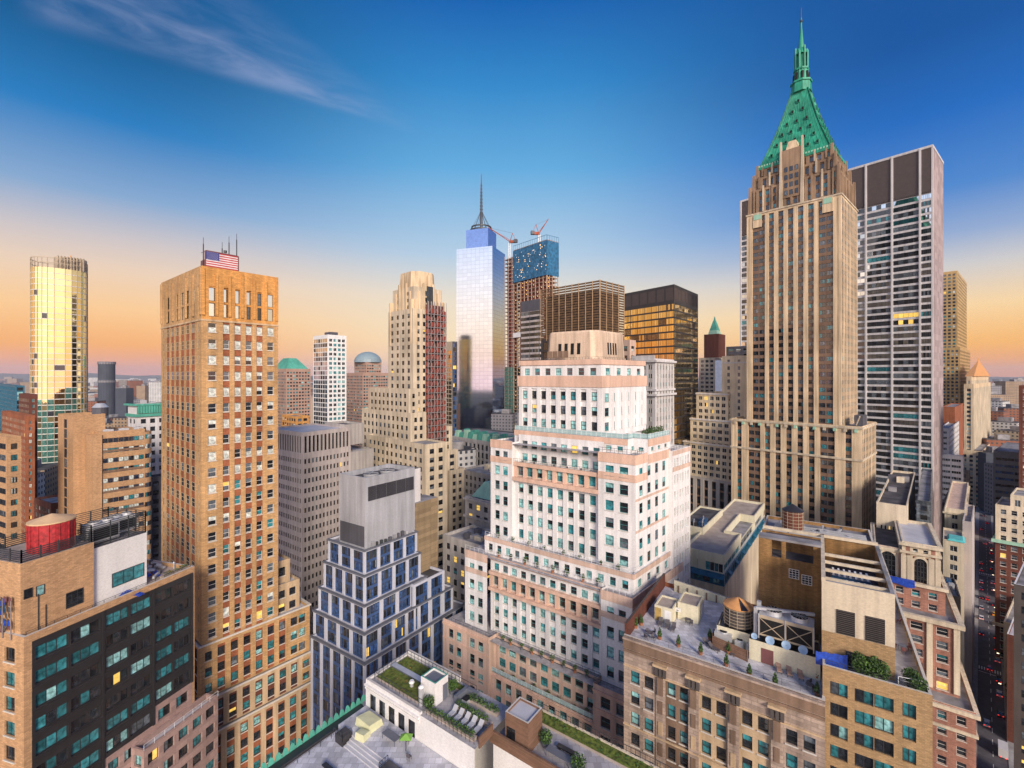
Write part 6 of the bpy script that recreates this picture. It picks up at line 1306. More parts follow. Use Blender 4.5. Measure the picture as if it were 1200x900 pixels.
b.w.poly([fr.p(0, 0, 0), fr.p(U1, 0, 0), fr.p(U1, 0, ZT), fr.p(0, 0, ZT)], 'violet_conc'); b.w.poly([fr.p(U1, 0, 0), fr.p(U1, V1, 0), fr.p(U1, V1, ZT), fr.p(U1, 0, ZT)], 'white_conc'); b.w.poly([fr.p(0, V1, 0), fr.p(U1, V1, 0), fr.p(U1, V1, ZT), fr.p(0, V1, ZT)], 'violet_conc'); b.roof.poly([fr.p(0, 0, ZT), fr.p(U1, 0, ZT), fr.p(U1, V1, ZT), fr.p(0, V1, ZT)], 'roof_grey')
b.ring(0, U1, 0, V1, ZT - .9, 1.3, .2, 'white_conc'); b.band('R', 0, .1, 1.0, 0, ZT - 1, .2, 'white_conc', 'column'); b.done()

# ================================================================== art deco tower with red scaffold
fr = Fr(484, 208, 40, 1140)
b = Bld('art_deco_tower', 'pale art deco tower with chamfered stone top and red scaffold down one side', 'skyscraper', fr)
dc = dict(wall='limestone', pier='limestone', span='limestone', h=3.5, bw=4.6, pf=.55, dp=0, style='sash', var='dark', frame='frame_dark', m=1.2, hi=1.5, dw=.25, sill=.25, wh=.55)
us0, vs0 = 0, 0; U1 = fr.ua(523); V1 = fr.va(455)
z1 = fr.za(361); z2 = fr.za(334); z3 = fr.za(314)
b.tier(0, U1, 0, V1, 0, z1, D(dc, bw=4.2), D(dc, bw=3.4), ph=.4)
b.tier(1.5, U1 - 1.5, 1.5, V1 - 1.5, z1 - .4, z2, D(dc, bw=9, pf=.7), D(dc, bw=9, pf=.7, wh=.8), ph=.4)
W = b.part('crown'); 
def octa(i, z, c): return [fr.p(2.5 + i, 2.5 + c + i, z), fr.p(2.5 + c + i, 2.5 + i, z), fr.p(U1 - 2.5 - c - i, 2.5 + i, z), fr.p(U1 - 2.5 - i, 2.5 + c + i, z), fr.p(U1 - 2.5 - i, V1 - 2.5 - c - i, z), fr.p(U1 - 2.5 - c - i, V1 - 2.5 - i, z), fr.p(2.5 + c + i, V1 - 2.5 - i, z), fr.p(2.5 + i, V1 - 2.5 - c - i, z)]
W.hexa(octa(0, z2 - .4, 3), octa(.5, z3, 3), 'tan_lime', 'roof_grey')
for sd_, L_ in (('L', V1), ('R', U1)):
    for k in range(7): a = 1.6 + (L_ - 3.2) * k / 6; b.band(sd_, 1.5, a - .55, a + .55, z1 - 10 + (abs(k - 3) * -2), 12 + z2 - z1 + (3 - abs(k - 3)) * 2.0 - 2, 1.7 if k in (0, 6) else .5, 'tan_lime', 'buttress')
for f_ in (.42, .58): q = fr.p2(fr.ua(503, 1.5) + (f_ - .5) * 8, 1.5) + fr.nR * .6; b.wins.append((Vector((q.x, q.y, z1 + 1)), 2.2, 10, fr.nR, 'grid', 'dark', 'frame_dark'))
wd = D(dc, bw=3.7, pf=.5, hi=1.4)
for (u0, cN, cL, row, vv) in ((-5, 479, 432, 456, 0), (-8, 481, 424, 484, 0), (-11, 498, 430, 521, 0)):
    v0 = fr.va(cN, u0); b.tier(u0, -.02, v0, fr.va(cL, u0), 0, fr.za(row, u0, v0), wd, wd, ph=.8, roof='roof_grey')
b.block(-8, -.5, fr.va(498, -11) + 8, fr.va(432, -8), fr.za(521, -11), fr.za(521, -11) + .15, 'pale_copper', None, 'ledge_roof')
v0 = 3; ua_ = U1 + .02
b.tier(ua_, fr.ua(530, v0), v0, V1, 0, fr.za(500, ua_, v0), wd, D(wd, bw=3.5), ph=.8); b.tier(ua_ + .2, fr.ua(545, -2), -2, v0 - .02, 0, fr.za(550, ua_, v0), wd, D(wd, bw=3.5), ph=.8)
b.tier(ua_ + .4, fr.ua(537, 1), 1, v0 - .02, 0, fr.za(528, ua_, v0), wd, D(wd, bw=3.5), ph=.8); b.done()
# red scaffold tower
e = empty('scaffold_tower', fr.p(fr.ua(497), 0, 0), label='tall red netted scaffold with steel poles fixed to the art deco tower', cat='scaffold'); o = e.location
m, pn = MB(), MB(); ua0, ua1 = fr.ua(498), fr.ua(519.5); zt = fr.za(355); dv = 2.4; nk = 6
for k in range(nk + 1):
    u = ua0 + (ua1 - ua0) * k / nk
    for v in (-.5, -dv): m.bar(fr.p(u, v, 0), fr.p(u, v, zt + 1.5), .22, 'scaffold_pipe')
nl = int(zt / 3.0)
for i in range(nl):
    z = i * 3.0 + 1
    if z < 20: continue
    m.bar(fr.p(ua0, -dv, z), fr.p(ua1, -dv, z), .35, 'scaffold_pipe', .3); 
    for k in range(nk):
        u, u_ = ua0 + (ua1 - ua0) * k / nk, ua0 + (ua1 - ua0) * (k + 1) / nk
        if (i + k) % 2: m.bar(fr.p(u, -dv, z), fr.p(u_, -dv, z + 3), .14, 'scaffold_pipe')
        if random.random() < .78: z_ = z + random.uniform(.2, .8); pn.poly([fr.p(u + .1, -dv + .5, z_), fr.p(u_ - .1, -dv + .5, z_), fr.p(u_ - .1, -dv + .5, z_ + random.uniform(1.5, 2.3)), fr.p(u + .1, -dv + .5, z_ + 2)], 'scaffold_red')
    pn.poly([fr.p(ua0, -.4, z), fr.p(ua1, -.4, z), fr.p(ua1, -dv, z), fr.p(ua0, -dv, z)], 'maroon')
    pn.poly([fr.p(ua0, -dv, z), fr.p(ua0, -.4, z), fr.p(ua0, -.4, z + 2), fr.p(ua0, -dv, z + 2)], 'scaffold_red')
pn.poly([fr.p(ua0, -.45, 20), fr.p(ua1, -.45, 20), fr.p(ua1, -.45, zt), fr.p(ua0, -.45, zt)], 'dark_red_brick')
m.build('poles', e, o); pn.build('netting', e, o)

# ================================================================== grey concrete grid building
fr = Fr(354, 170, -140, 940)
b = Bld('grey_grid_building', 'grey concrete office block with small square windows and tall slots at top', 'office building', fr)
z = fr.za(507); zm = fr.za(532); U1 = fr.ua(411); V1 = 26
gg = dict(wall='grey_conc', h=3.6, bw=1.62, pf=.42, dp=0, dw=.4, sill=.25, wh=.5, style='one', var='dark', frame='frame_dark', hi=1.2, m=.6)
b.tier(0, U1, 0, V1, 0, zm, gg, gg, ph=.2); b.tier(.15, U1, .15, V1, zm - .2, z, D(gg, nf=1, h=7, bw=1.7, pf=.4, sill=.05, wh=.9, hi=1.2), D(gg, nf=1, h=7, bw=1.7, pf=.4, sill=.05, wh=.9, hi=1.2), roof='roof_pale', ph=.7, cap='sill_stone')
b.tier(U1 + .02, fr.ua(438), 0, V1, 0, fr.za(530, U1), dict(wall='grey_stone'), dict(wall='grey_stone'), roof='roof_pale'); b.tier(U1 + .02, U1 + 9, 3, V1 * .7, zm, z + .8, dict(wall='grey_stone'), dict(wall='grey_stone'), roof='roof_dark'); b.done()

# ================================================================== stepped blue and white office block
fr = Fr(427, 103, -215, 985)
b = Bld('stepped_office_building', 'stepped office building of white piers and blue glass strips under metal plant box', 'office building', fr)
og = dict(wall='blue_white', pier='blue_white', span='span_blue', h=3.3, bw=4.4, pf=.19, k=3, wf=.9, dp=.35, dw=.08, style='two', var='blue', frame='frame_dark', m=.15, lo=.1, hi=.6, sill=.14, wh=.76)
T = [(0, 778, 364, 545), (1.0, 743, 367, 531), (2.2, 710, 373, 500), (3.4, 675, 379, 493), (4.6, 645, 384, 489)]
zp_ = 0
base = Fr(427, 103, -215, 985)
for i, (s_, row, cL, cR) in enumerate(T):
    u0 = s_; v0 = base.va(427, u0); z = base.za(row, u0, v0)
    b.tier(u0, base.ua(cR, v0), v0, base.va(cL, u0), 0 if i == 0 else zp_ - .5, z, og, og, ph=.5, roof='roof_grey', cap='slate')
    b.ring(u0, base.ua(cR, v0), v0, base.va(cL, u0), z - .35, .35, .2, 'slate'); zp_ = z
u5, v5 = u0, v0; z5 = zp_
# right wing, full-height strips
vw = base.va(427, 1.0) + .3; uwa = fr.ua(485, vw); b.tier(uwa, fr.ua(521, vw), vw, vw + 14, 10, fr.za(686, uwa, vw), og, og, roof='roof_dark', ph=.6)
# metal plant box
u6 = u5 + 1.2; v6 = fr.va(428, u6); z6 = fr.za(566, u6, v6); uE = fr.ua(486, v6); vE = fr.va(398, u6)
b.block(u6, uE, v6, vE, z5 - .5, z6, 'metal_panel', 'roof_dark', 'plant_box')
pbx = b.part('plant_box_rim')
for (a0_, a1_, c0_, c1_) in ((u6, uE, v6, v6 + .4), (u6, uE, vE - .4, vE), (u6, u6 + .4, v6 + .4, vE - .4), (uE - .4, uE, v6 + .4, vE - .4)):
    pbx.hexa([fr.p(i, j, z6) for i, j in ((a0_, c0_), (a1_, c0_), (a1_, c1_), (a0_, c1_))], [fr.p(i, j, z6 + 1.2) for i, j in ((a0_, c0_), (a1_, c0_), (a1_, c1_), (a0_, c1_))], 'metal_panel')
for k in range(6): b.band('R', v6, u6 + (uE - u6) * k / 5 - .03, u6 + (uE - u6) * k / 5 + .03, z5, z6 - z5, .04, 'metal_panel', 'panel_seam')
for k in range(4): b.band('L', u6, v6 + (vE - v6) * k / 3 - .03, v6 + (vE - v6) * k / 3 + .03, z5, z6 - z5, .04, 'metal_panel', 'panel_seam')
P, n = b._map('R', v6); lw = b.part('louver_band'); zt = z6 - 1.2; zb = z6 - 4.6; a0, a1 = u6 + .8, uE - .4
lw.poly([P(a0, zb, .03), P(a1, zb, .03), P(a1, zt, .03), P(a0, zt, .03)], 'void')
for k in range(19): z_ = zb + (zt - zb) * k / 18; lw.hexa([P(a0, z_, .0), P(a1, z_, .0), P(a1, z_, .12), P(a0, z_, .12)], [P(a0, z_ + .07, .0), P(a1, z_ + .07, .0), P(a1, z_ + .07, .12), P(a0, z_ + .07, .12)], 'metal_dark')
P, n = b._map('L', u6); lw = b.part('louver_panel'); lw.hexa([P(v6 + .3, z5, .02), P(vE - .3, z5, .02), P(vE - .3, z5, .08), P(v6 + .3, z5, .08)], [P(v6 + .3, z5 + 5, .02), P(vE - .3, z5 + 5, .02), P(vE - .3, z5 + 5, .08), P(v6 + .3, z5 + 5, .08)], 'metal_dark')
b.block(uE + .02, uE + 2.6, v6 + .5, vE + 2, z5, z6 + .6, 'white_conc', 'roof_dark', 'stair_tower'); ux = fr.ua(488, v6 - .5); b.block(ux, fr.ua(513, v6 - .5), v6 - .5, v6 + 5, 0, fr.za(590, ux, v6 - .5), 'brown_panel', 'roof_grey', 'lift_shaft')
b.done()
for k, l in enumerate(('left round pale fan housing on top of the metal plant box', 'right round pale fan housing on top of the metal plant box')):
    e = empty('roof_fan', fr.p(u6 + 4.3 + k * 5.2, v6 + 3.2 , z6), label=l, cat='fan'); m, q = MB(), MB(); m.cyl((0, 0, 0), 1.7, 1.3, 'duct', 22, r2=2.0, top='metal_dark'); q.bar((-1.8, 0, 1.35), (1.8, 0, 1.35), .12, 'steel'); q.bar((0, -1.8, 1.35), (0, 1.8, 1.35), .12, 'steel'); m.build('cowl', e); q.build('guard', e)
e = empty('roof_equipment', fr.p(u5 + 6, v5 + .6, z5 - .5), label='row of small roof machines and pipes along the foot of metal box', cat='roof machinery'); m = MB(); o = e.location
for k in range(9): p = fr.p(u5 + 3 + k * 1.35, v5 + .8, z5 - .5) - o; m.box((p.x, p.y, 0), (random.uniform(.4, .9), random.uniform(.4, .8), random.uniform(.6, 1.6)), random.choice(['duct', 'rail_dark', 'metal_dark', 'steel']), .7)
m.build('casing', e)

# ================================================================== left group
gl = dict(wall='penthouse_tan', h=3.4, bw=2.0, pf=.12, k=1, dp=0, style='one', var='aqtop', frame='frame_dark', m=.5, sill=.3, wh=.45, dw=.12, hi=1.6)
# glass tower on the far left, rounded plan
fr = Fr(60, 330, -40, 1060)
e_ = Bld('glass_tower', 'rounded green glass tower with gold reflection tint and open rooftop frame at far left', 'skyscraper', fr)
c = Vector(((70 - CX) / F * 345, 345, 0)); zt = H + (CY - 318) / F * 345; z2t = H + (CY - 301) / F * 345
glass('glass_gold_reflection', (.80, .66, .34, 1), .02, metal=1.0, var=.10, wav=.05); glass('glass_green', (.12, .32, .27, 1), .05, metal=.6, var=.25, spec=1)
W = MB(); FR = MB(); ring = []; ux = Vector((c.x, c.y, 0)).normalized(); px_ = Vector((-ux.y, ux.x, 0)) * -1  # px_ points right in view
w_ = (101 - 39) / F * 345 / 2 * .86
for k in range(30):
    t = -math.pi + k * 2 * math.pi / 30; x = math.copysign(abs(math.cos(t)) ** .75, math.cos(t)) * w_ * .90; y = math.copysign(abs(math.sin(t)) ** .8, math.sin(t)) * w_ * .8
    ring.append(c + px_ * x + ux * y)
nfl = int(zt / 4.1); h_ = zt / nfl
for i in range(nfl):
    z = i * h_
    for k in range(30):
        p, q = ring[k], ring[(k + 1) % 30]; s_ = random.random(); gone = random.random() < .02
        W.poly([p + Vector((0, 0, z + .5)), q + Vector((0, 0, z + .5)), q + Vector((0, 0, z + h_)), p + Vector((0, 0, z + h_))], 'pane_dark' if gone else ('glass_green' if random.random() < min(.97, max(0, (.60 - i / nfl)) * 3.5) else 'glass_gold_reflection'))  # gold sun reflection put into the colour of the upper panes
        oo = (p + q) / 2 - c; oo.z = 0; oo = oo.normalized() * .15
        FR.hexa([p + Vector((0, 0, z)), q + Vector((0, 0, z)), q + oo + Vector((0, 0, z)), p + oo + Vector((0, 0, z))], [p + Vector((0, 0, z + .5)), q + Vector((0, 0, z + .5)), q + oo + Vector((0, 0, z + .5)), p + oo + Vector((0, 0, z + .5))], 'frame_white')
for k in range(30): p = ring[k]; oo = (p - c); oo.z = 0; oo = oo.normalized() * .12; FR.bar(p + oo, p + oo + Vector((0, 0, zt + (7 if True else 0))), .25, 'frame_tan')
for zz_ in (zt + 3.5, zt + 7): 
    for k in range(30): FR.bar(ring[k] + Vector((0, 0, zz_)), ring[(k + 1) % 30] + Vector((0, 0, zz_)), .4, 'frame_tan')
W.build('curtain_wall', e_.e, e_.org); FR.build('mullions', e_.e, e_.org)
q = MB(); cc_ = c + px_ * w_ * .35; q.cyl((cc_.x, cc_.y, zt), w_ * .55, z2t - zt - 1, 'frame_tan', 14); q.bar((cc_.x, cc_.y, z2t - 1), (cc_.x, cc_.y, z2t + 2), .5, 'rust_wood')
for k in range(9): q.bar(cc_ + px_ * (k - 4) * 1.7 - ux * w_ * .6 + Vector((0, 0, zt)), cc_ + px_ * (k - 4) * 1.7 - ux * w_ * .6 + Vector((0, 0, z2t - 1)), .7, 'frame_tan')
q.build('roof_frame', e_.e, e_.org)
q = MB(); q.poly([Vector((p.x, p.y, zt)) for p in ring], 'roof_grey'); q.build('roof', e_.e, e_.org)
# red brick towers behind
rb2 = dict(wall='red_brick', h=3.1, bw=3.2, pf=.4, k=1, style='two', var='office', frame='frame_tan', hi=2, dw=.2, sill=.25, wh=.55)
simple('red_brick_tower', 'dark red brick tower with stepped top left of the glass tower', 'skyscraper', 34, 250, 22, 44, 462, D(rb2, wall='dark_red_brick'), xl=-200, xr=1000)
simple('red_brick_tower', 'lower red brick tower with rounded top at the left picture edge', 'building', 30, 225, 2, 41, 487, rb2, xl=-200, xr=1000)
simple('teal_glass_building', 'dark teal glass office block at the left edge near the river', 'office building', 18, 420, -12, 29, 452, dict(wall='teal_paint', h=4, bw=3, pf=.1, style='one', var='tealdark', sill=.15, wh=.75), xl=-100)
b = simple('tan_band_building', 'tan brick building with dark banded windows at the far left edge', 'building', 8, 150, -30, 25, 512, D(gl, wall='penthouse_tan', h=3.6, bw=7, style='strip4', var='dark', pf=.12, wh=.5), D(gl, wall='penthouse_tan', bays=[dict(r=1, pf=.35)], style='strip4', h=3.6, wh=.5, var='aqtop'), xl=-500, xr=900, done=False, roof='roof_grey'); b.done()
# banded office with round corner
fr = Fr(108, 165, -320, 1000)
b = Bld('banded_office_building', 'tan banded office building with white window strips and rounded right corner', 'office building', fr)
z = fr.za(487); z2 = fr.za(507); U1 = fr.ua(181); UA = fr.ua(153)
b.tier(-3, UA - 5, 7, 22, 0, z, D(gl, wall='penthouse_tan', bays=[dict(pf=.8)], h=3.6, style='one', var='dark', wh=.9, sill=.05), dict(wall='penthouse_tan'), ph=1.2, roof='roof_grey')
b.tier(0, 2.5, -.6, 7, 0, z2 - 1, dict(wall='penthouse_tan'), dict(wall='penthouse_tan'))
b.tier(2.5, U1 - 3, 0, 16, 0, z2, gl, D(gl, bays=[1], pf=.02, k=8, wf=.97, m=.2, var='aqtop', h=3.7, wh=.46), ph=1.0, roof='roof_grey')
pts = [fr.p(U1 - 3 + 3 * math.sin(t), 3 - 3 * math.cos(t), 0) for t in [k * math.pi / 12 for k in range(7)]] + [fr.p(U1, 16, 0), fr.p(U1 - 3, 16, 0)]
W = b.part('rounded_corner'); zc = z2; W.hexa([p for p in pts], [p + Vector((0, 0, zc - 1.2)) for p in pts], 'penthouse_tan')
for k in range(int(zc / 3.7)):
    zz_ = zc - 1.2 - 3.7 * (k + .72)
    if zz_ < 3: break
    for i in range(6):
        o3 = (pts[i] + pts[i + 1]) / 2 - fr.p(U1 - 3, 3, 0); o3 = o3.normalized() * .05; a, c_ = pts[i] + o3, pts[i + 1] + o3; W.poly([a + Vector((0, 0, zz_)), c_ + Vector((0, 0, zz_)), c_ + Vector((0, 0, zz_ + 1.7)), a + Vector((0, 0, zz_ + 1.7))], random.choice(['pane_sky', 'pane_teal', 'pane_pale', 'pane_dark']))
for k in range(4): b.band('R', 0, 2.5, U1 - 3, z2 - 7.5 - k * 7.4, .8, .08, 'brown_span')
b.done()
e = empty('roof_tank', fr.p(UA * .55, 12, z - 1), label='pale domed steaming tank on the tan banded building roof', cat='tank'); m, q = MB(), MB(); m.cyl((0, 0, 0), 2.4, 3.2, 'metal_dark', 16); q.cyl((0, 0, 3.2), 2.5, 1.5, 'duct', 16, r2=1.2); m.build('body', e); q.build('lid', e)
for k in range(3): ac(fr.p(6 + k * 4.5, 5, z2 - 1), .8, 'white fan unit on the banded building roof, %s from the left' % ORD[k], 3, 2, 1.2)
b = simple('green_crown_building', 'white office building with ornate green copper crown beside the brick tower', 'building', 160, 205, 150, 197, 474, dict(wall='white_conc', h=3.6, bw=3, pf=.45, style='sash', var='dark', hi=6.0), xl=-300, xr=1000, done=False)
for k in range(12): b.band('R', 0, b.U1 * k / 12 + .1, b.U1 * k / 12 + .9, b.z - 4, 4, .9, 'green_copper', 'crown')
b.ring(0, b.U1, 0, b.V1, b.z - 5.5, 1.2, .8, 'green_copper'); b.ring(0, b.U1, 0, b.V1, b.z - .6, .8, 1.2, 'green_copper'); roofbits(b, 4, 3); b.done()
simple('red_low_building', 'brown red brick building in the gap left of the banded offices', 'building', 60, 185, 40, 88, 590, D(rb2, wall='dark_red_brick'), xl=-400, xr=1000)
simple('dark_slat_building', 'dark office building half hidden between banded offices and brick tower', 'building', 175, 185, 166, 200, 560, dict(wall='metal_dark', h=3.6, bw=3, pf=.3, style='sash', var='dark'), xl=-400, xr=1000)
plain('turquoise', (.10, .50, .50, 1), .5)
glass('blue_screen', (.18, .30, .62, 1), .1, metal=.6)
# ================================================================== centre and right, further back
ofc = dict(wall='grey_stone', h=3.6, bw=3.2, pf=.42, style='sash', var='office', hi=1.4, m=.8, dw=.25)
# one glass skyscraper with tall mast
def mirror_mat(name, col, rough, w, h, line=(.30, .33, .38, 1)):
    m, N, L, P = newmat(name); uv = N.new('ShaderNodeUVMap'); bt = N.new('ShaderNodeTexBrick'); L.new(uv.outputs[0], bt.inputs[0]); bt.offset = 0
    bt.inputs['Scale'].default_value = 1; bt.inputs['Brick Width'].default_value = w; bt.inputs['Row Height'].default_value = h; bt.inputs['Mortar Size'].default_value = .25
    c = Vector(col[:3]); bt.inputs['Color1'].default_value = tuple(c * 1.03) + (1,); bt.inputs['Color2'].default_value = tuple(c * .93) + (1,); bt.inputs['Mortar'].default_value = line
    L.new(bt.outputs[0], P.inputs['Base Color']); P.inputs['Metallic'].default_value = 1; P.inputs['Roughness'].default_value = rough; return m
mirror_mat('mirror_glass', (.52, .59, .66, 1), .06, 6, 5, (.40, .46, .54, 1)); mirror_mat('mirror_side', (.46, .54, .66, 1), .04, 6, 5)
fr = Fr(577, 600, -900, 800)
e = Bld('mirror_glass_skyscraper', 'tall tapering mirror glass skyscraper with mast in the distance', 'skyscraper', fr)
U1 = fr.ua(592); V1 = fr.va(535); zt = fr.za(288)
W = MB(); q = MB()
def rr(s, z): cu, cv = U1 / 2, V1 / 2; return [fr.p(cu + (a - cu) * s, cv + (c - cv) * s, z) for a, c in ((0, 0), (U1, 0), (U1, V1), (0, V1))]
A, B_ = rr(1.03, 0), rr(1.0, zt)
for j in range(4): W.poly([A[j], A[(j + 1) % 4], B_[(j + 1) % 4], B_[j]], 'mirror_side' if j == 0 else 'mirror_glass')
W.poly(B_, 'roof_pale'); W.build('curtain_wall', e.e, e.org)
zc = fr.za(272, U1 / 2, V1 / 2); cc = fr.p(U1 / 2, V1 / 2, 0)
q = MB(); P4 = rr(.62, zt); q.hexa(P4, [p + Vector((0, 0, zc - zt)) for p in P4], 'blue_screen', 'roof_dark'); q.build('crown_screen', e.e, e.org)
zy = lambda r: H + (CY - r) / F * cc.y
q = MB()
for r_, z_ in ((15, zy(271)), (13, zy(267))):
    for k in range(24): a0, a1 = k * math.pi / 12, (k + 1) * math.pi / 12; q.bar((cc.x + r_ * math.cos(a0), cc.y + r_ * math.sin(a0), z_), (cc.x + r_ * math.cos(a1), cc.y + r_ * math.sin(a1), z_), 1.5, 'rail_dark')
for k in range(12): a0 = k * math.pi / 6; q.bar((cc.x + 15 * math.cos(a0), cc.y + 15 * math.sin(a0), zy(271)), (cc.x + 2 * math.cos(a0), cc.y + 2 * math.sin(a0), zy(250)), .3, 'rail_dark'); q.bar((cc.x + 15 * math.cos(a0), cc.y + 15 * math.sin(a0), zy(271)), (cc.x + 13 * math.cos(a0), cc.y + 13 * math.sin(a0), zy(266)), .5, 'rail_dark')
q.build('ring', e.e, e.org)
q = MB(); q.cyl((cc.x, cc.y, zy(272)), 2.2, zy(248) - zy(272), 'metal_dark', 10, r2=1.7); q.cyl((cc.x, cc.y, zy(248)), 1.5, zy(225) - zy(248), 'metal_dark', 8, r2=1.0); q.cyl((cc.x, cc.y, zy(225)), 1.0, zy(204) - zy(225), 'maroon', 8, r2=.35)
for k in range(9): q.cyl((cc.x, cc.y, zy(250 - k * 4)), 2.3 - k * .12, 1.1, 'rail_dark', 10)
q.build('mast', e.e, e.org)
# construction tower
fr = Fr(641, 520, 160, 1250)
b = Bld('tower_under_construction', 'unfinished concrete tower with blue netting on top and bare lit floors', 'skyscraper', fr)
V1 = fr.va(602); U1 = fr.ua(654); zt = fr.za(281); zn = fr.za(322); n = int(zt / 4.6); h_ = zt / n
plain('work_light', (.8, .45, .12, 1), .5); M['work_light'].node_tree.nodes['Principled BSDF'].inputs['Emission Color'].default_value = (1, .55, .14, 1); M['work_light'].node_tree.nodes['Principled BSDF'].inputs['Emission Strength'].default_value = 1.6
sl_, co, nt_, li, cl = b.part('floor_slab'), b.part('column'), b.part('netting'), b.part('work_light'), b.part('cladding')
plain('net_blue', (.02, .13, .26, 1), .6, var=.5, scale=.5); plain('core_red', (.32, .07, .03, 1), .8, var=.4, scale=.3); plain('slab_conc', (.38, .26, .19, 1), .9, var=.3)
for i in range(n + 1):
    z = i * h_; sl_.hexa([fr.p(a, c, z) for a, c in ((0, 0), (U1, 0), (U1, V1), (0, V1))], [fr.p(a, c, z + .6) for a, c in ((0, 0), (U1, 0), (U1, V1), (0, V1))], 'slab_conc')
    if 20 < z < zn:
        for k in range(9):
            if random.random() < .45: p = fr.p(.6, V1 * (k + .5) / 9, z + h_ - 1.1); li.box(tuple(p), (.7, .7, .5), 'work_light')
        for k in range(3):
            if random.random() < .5: p = fr.p(U1 * (k + .5) / 3, .6, z + h_ - 1.1); li.box(tuple(p), (.7, .7, .5), 'work_light')
for k in range(10): p = fr.p(.4, V1 * k / 9.001 + .2, 0); co.bar(p, p + Vector((0, 0, zt)), .9, 'slab_conc')
for k in range(5): p = fr.p(U1 * k / 4.001, .5, 0); co.bar(p, p + Vector((0, 0, zt)), .9, 'slab_conc')
bkk = lambda W, u0, u1, v0, v1, z0, z1, mt: W.hexa([fr.p(a, c, z0) for a, c in ((u0, v0), (u1, v0), (u1, v1), (u0, v1))], [fr.p(a, c, z1) for a, c in ((u0, v0), (u1, v0), (u1, v1), (u0, v1))], mt)
bkk(b.part('core'), 5, U1 - 3, 5, V1 - 5, 0, zt - 3, 'core_red')
bkk(nt_, -.8, -.3, -.5, V1 + .5, zn, zt - .5, 'net_blue'); bkk(nt_, -.3, U1 + .5, -.8, -.3, zn, zt - .5, 'net_blue'); bkk(nt_, -1.2, -.4, 0, V1, fr.za(392), fr.za(386), 'white_paint')
for k in range(60): z_ = random.uniform(zn + 2, zt - 3); v = random.uniform(0, V1); li.box(tuple(fr.p(-.9, v, z_)), (.6, .6, .6), 'work_light' if k % 2 else 'white_paint')
bkk(b.part('core'), -.6, -.1, V1 * .2, V1 * .45, fr.za(480), fr.za(437), 'core_red')
for k in range(16): p = fr.p(-.8, V1 * k / 15, zt - .5); co.bar(p, p + Vector((0, 0, 6)), .35, 'net_blue')
for k in range(6): p = fr.p(U1 * k / 5, -.8, zt - .5); co.bar(p, p + Vector((0, 0, 6)), .35, 'net_blue')
co.bar(fr.p(-.8, 0, zt + 5.5), fr.p(-.8, V1, zt + 5.5), .35, 'net_blue'); co.bar(fr.p(-.8, 0, zt + 5.5), fr.p(U1, -.8, zt + 5.5), .35, 'net_blue')
# hoist strip and glazed part on the left
vh0, vh1 = V1 + .5, fr.va(592.5); bkk(cl, -2, 12, vh0, vh1, 0, fr.za(430, 0, vh0), 'glass_green'); 
for i in range(int(fr.za(298, 0, vh0) / h_)):
    z = i * h_; bkk(sl_, -2, 10, vh0, vh1, z, z + .7, 'slab_conc')
    for v in (vh0 + .5, (vh0 + vh1) / 2, vh1 - .5): p = fr.p(-1.8, v, z); co.bar(p, p + Vector((0, 0, h_)), .6, 'scaffold_pipe')
bkk(b.part('core'), 2, 9, vh0 + 1, vh1 - 1, 0, fr.za(300, 0, vh0), 'core_red')
b.done()
def crane(frm, u, v, zb, hm, jib, az, el, label, col='core_red'):
    p = frm.p(u, v, zb); e = empty('tower_crane', p, label=label, cat='crane', group='cranes on the unfinished tower'); m, j, c = MB(), MB(), MB()
    for a, d in ((-1, -1), (1, -1), (1, 1), (-1, 1)): m.bar((a, d, 0), (a, d, hm), .5, 'white_paint')
    for k in range(int(hm / 3)): m.bar((-1, -1, k * 3), (1, -1, k * 3 + 3), .3, 'white_paint'); m.bar((-1, 1, k * 3), (-1, -1, k * 3 + 3), .3, 'white_paint')
    d = Vector((math.cos(az), math.sin(az), 0)); tip = d * jib * math.cos(el) + Vector((0, 0, hm + 2 + jib * math.sin(el))); r = Vector((0, 0, hm + 2)); s = Vector((-d.y, d.x, 0))
    for k in (-1, 1): j.bar(r + s * k * 1.2, tip + s * k * .3, .5, col)
    j.bar(r + Vector((0, 0, 2.2)), tip, .5, col)
    for k in range(12): a0 = r.lerp(tip, k / 12); a1 = r.lerp(tip, (k + 1) / 12); j.bar(a0 + s * 1.2 * (1 - k / 12), a1 - s * 1.2 * (1 - (k + 1) / 12) + Vector((0, 0, 1)), .3, col)
    c.box((-d.x * 3, -d.y * 3, hm), (6, 3, 3), col, az); c.box((-d.x * 8, -d.y * 8, hm), (4, 4, 4), 'metal_dark', az); apex = Vector((-d.x * 4, -d.y * 4, hm + 12)); c.bar((0, 0, hm), apex, .6, col); c.bar(apex, (-d.x * 8, -d.y * 8, hm + 3), .4, col); j.bar(apex, tip, .18, 'rail_dark')
    m.build('mast', e); j.build('jib', e); c.build('cab', e)
crane(fr, 1, fr.va(597, 1), fr.za(300), (300 - 270) / F * 540, 34, math.atan2(.3, -1), .62, 'left red tower crane with long jib reaching up to the left')
crane(fr, 8, fr.va(632, 8), zt, 12, 20, math.atan2(.2, 1), 1.0, 'right red tower crane with steep short jib above blue netting')
simple('striped_dark_building', 'dark office tower with pale horizontal stripes beside the unfinished tower', 'skyscraper', 632, 330, 610, 636, 350, dict(wall='metal_dark', pier='metal_dark', span='grey_conc', h=3.9, bw=12, pf=.03, style='strip6', var='dark', hi=8, m=.2, sill=.3, wh=.62, dw=.1, dp=.1), xl=100, xr=1150)
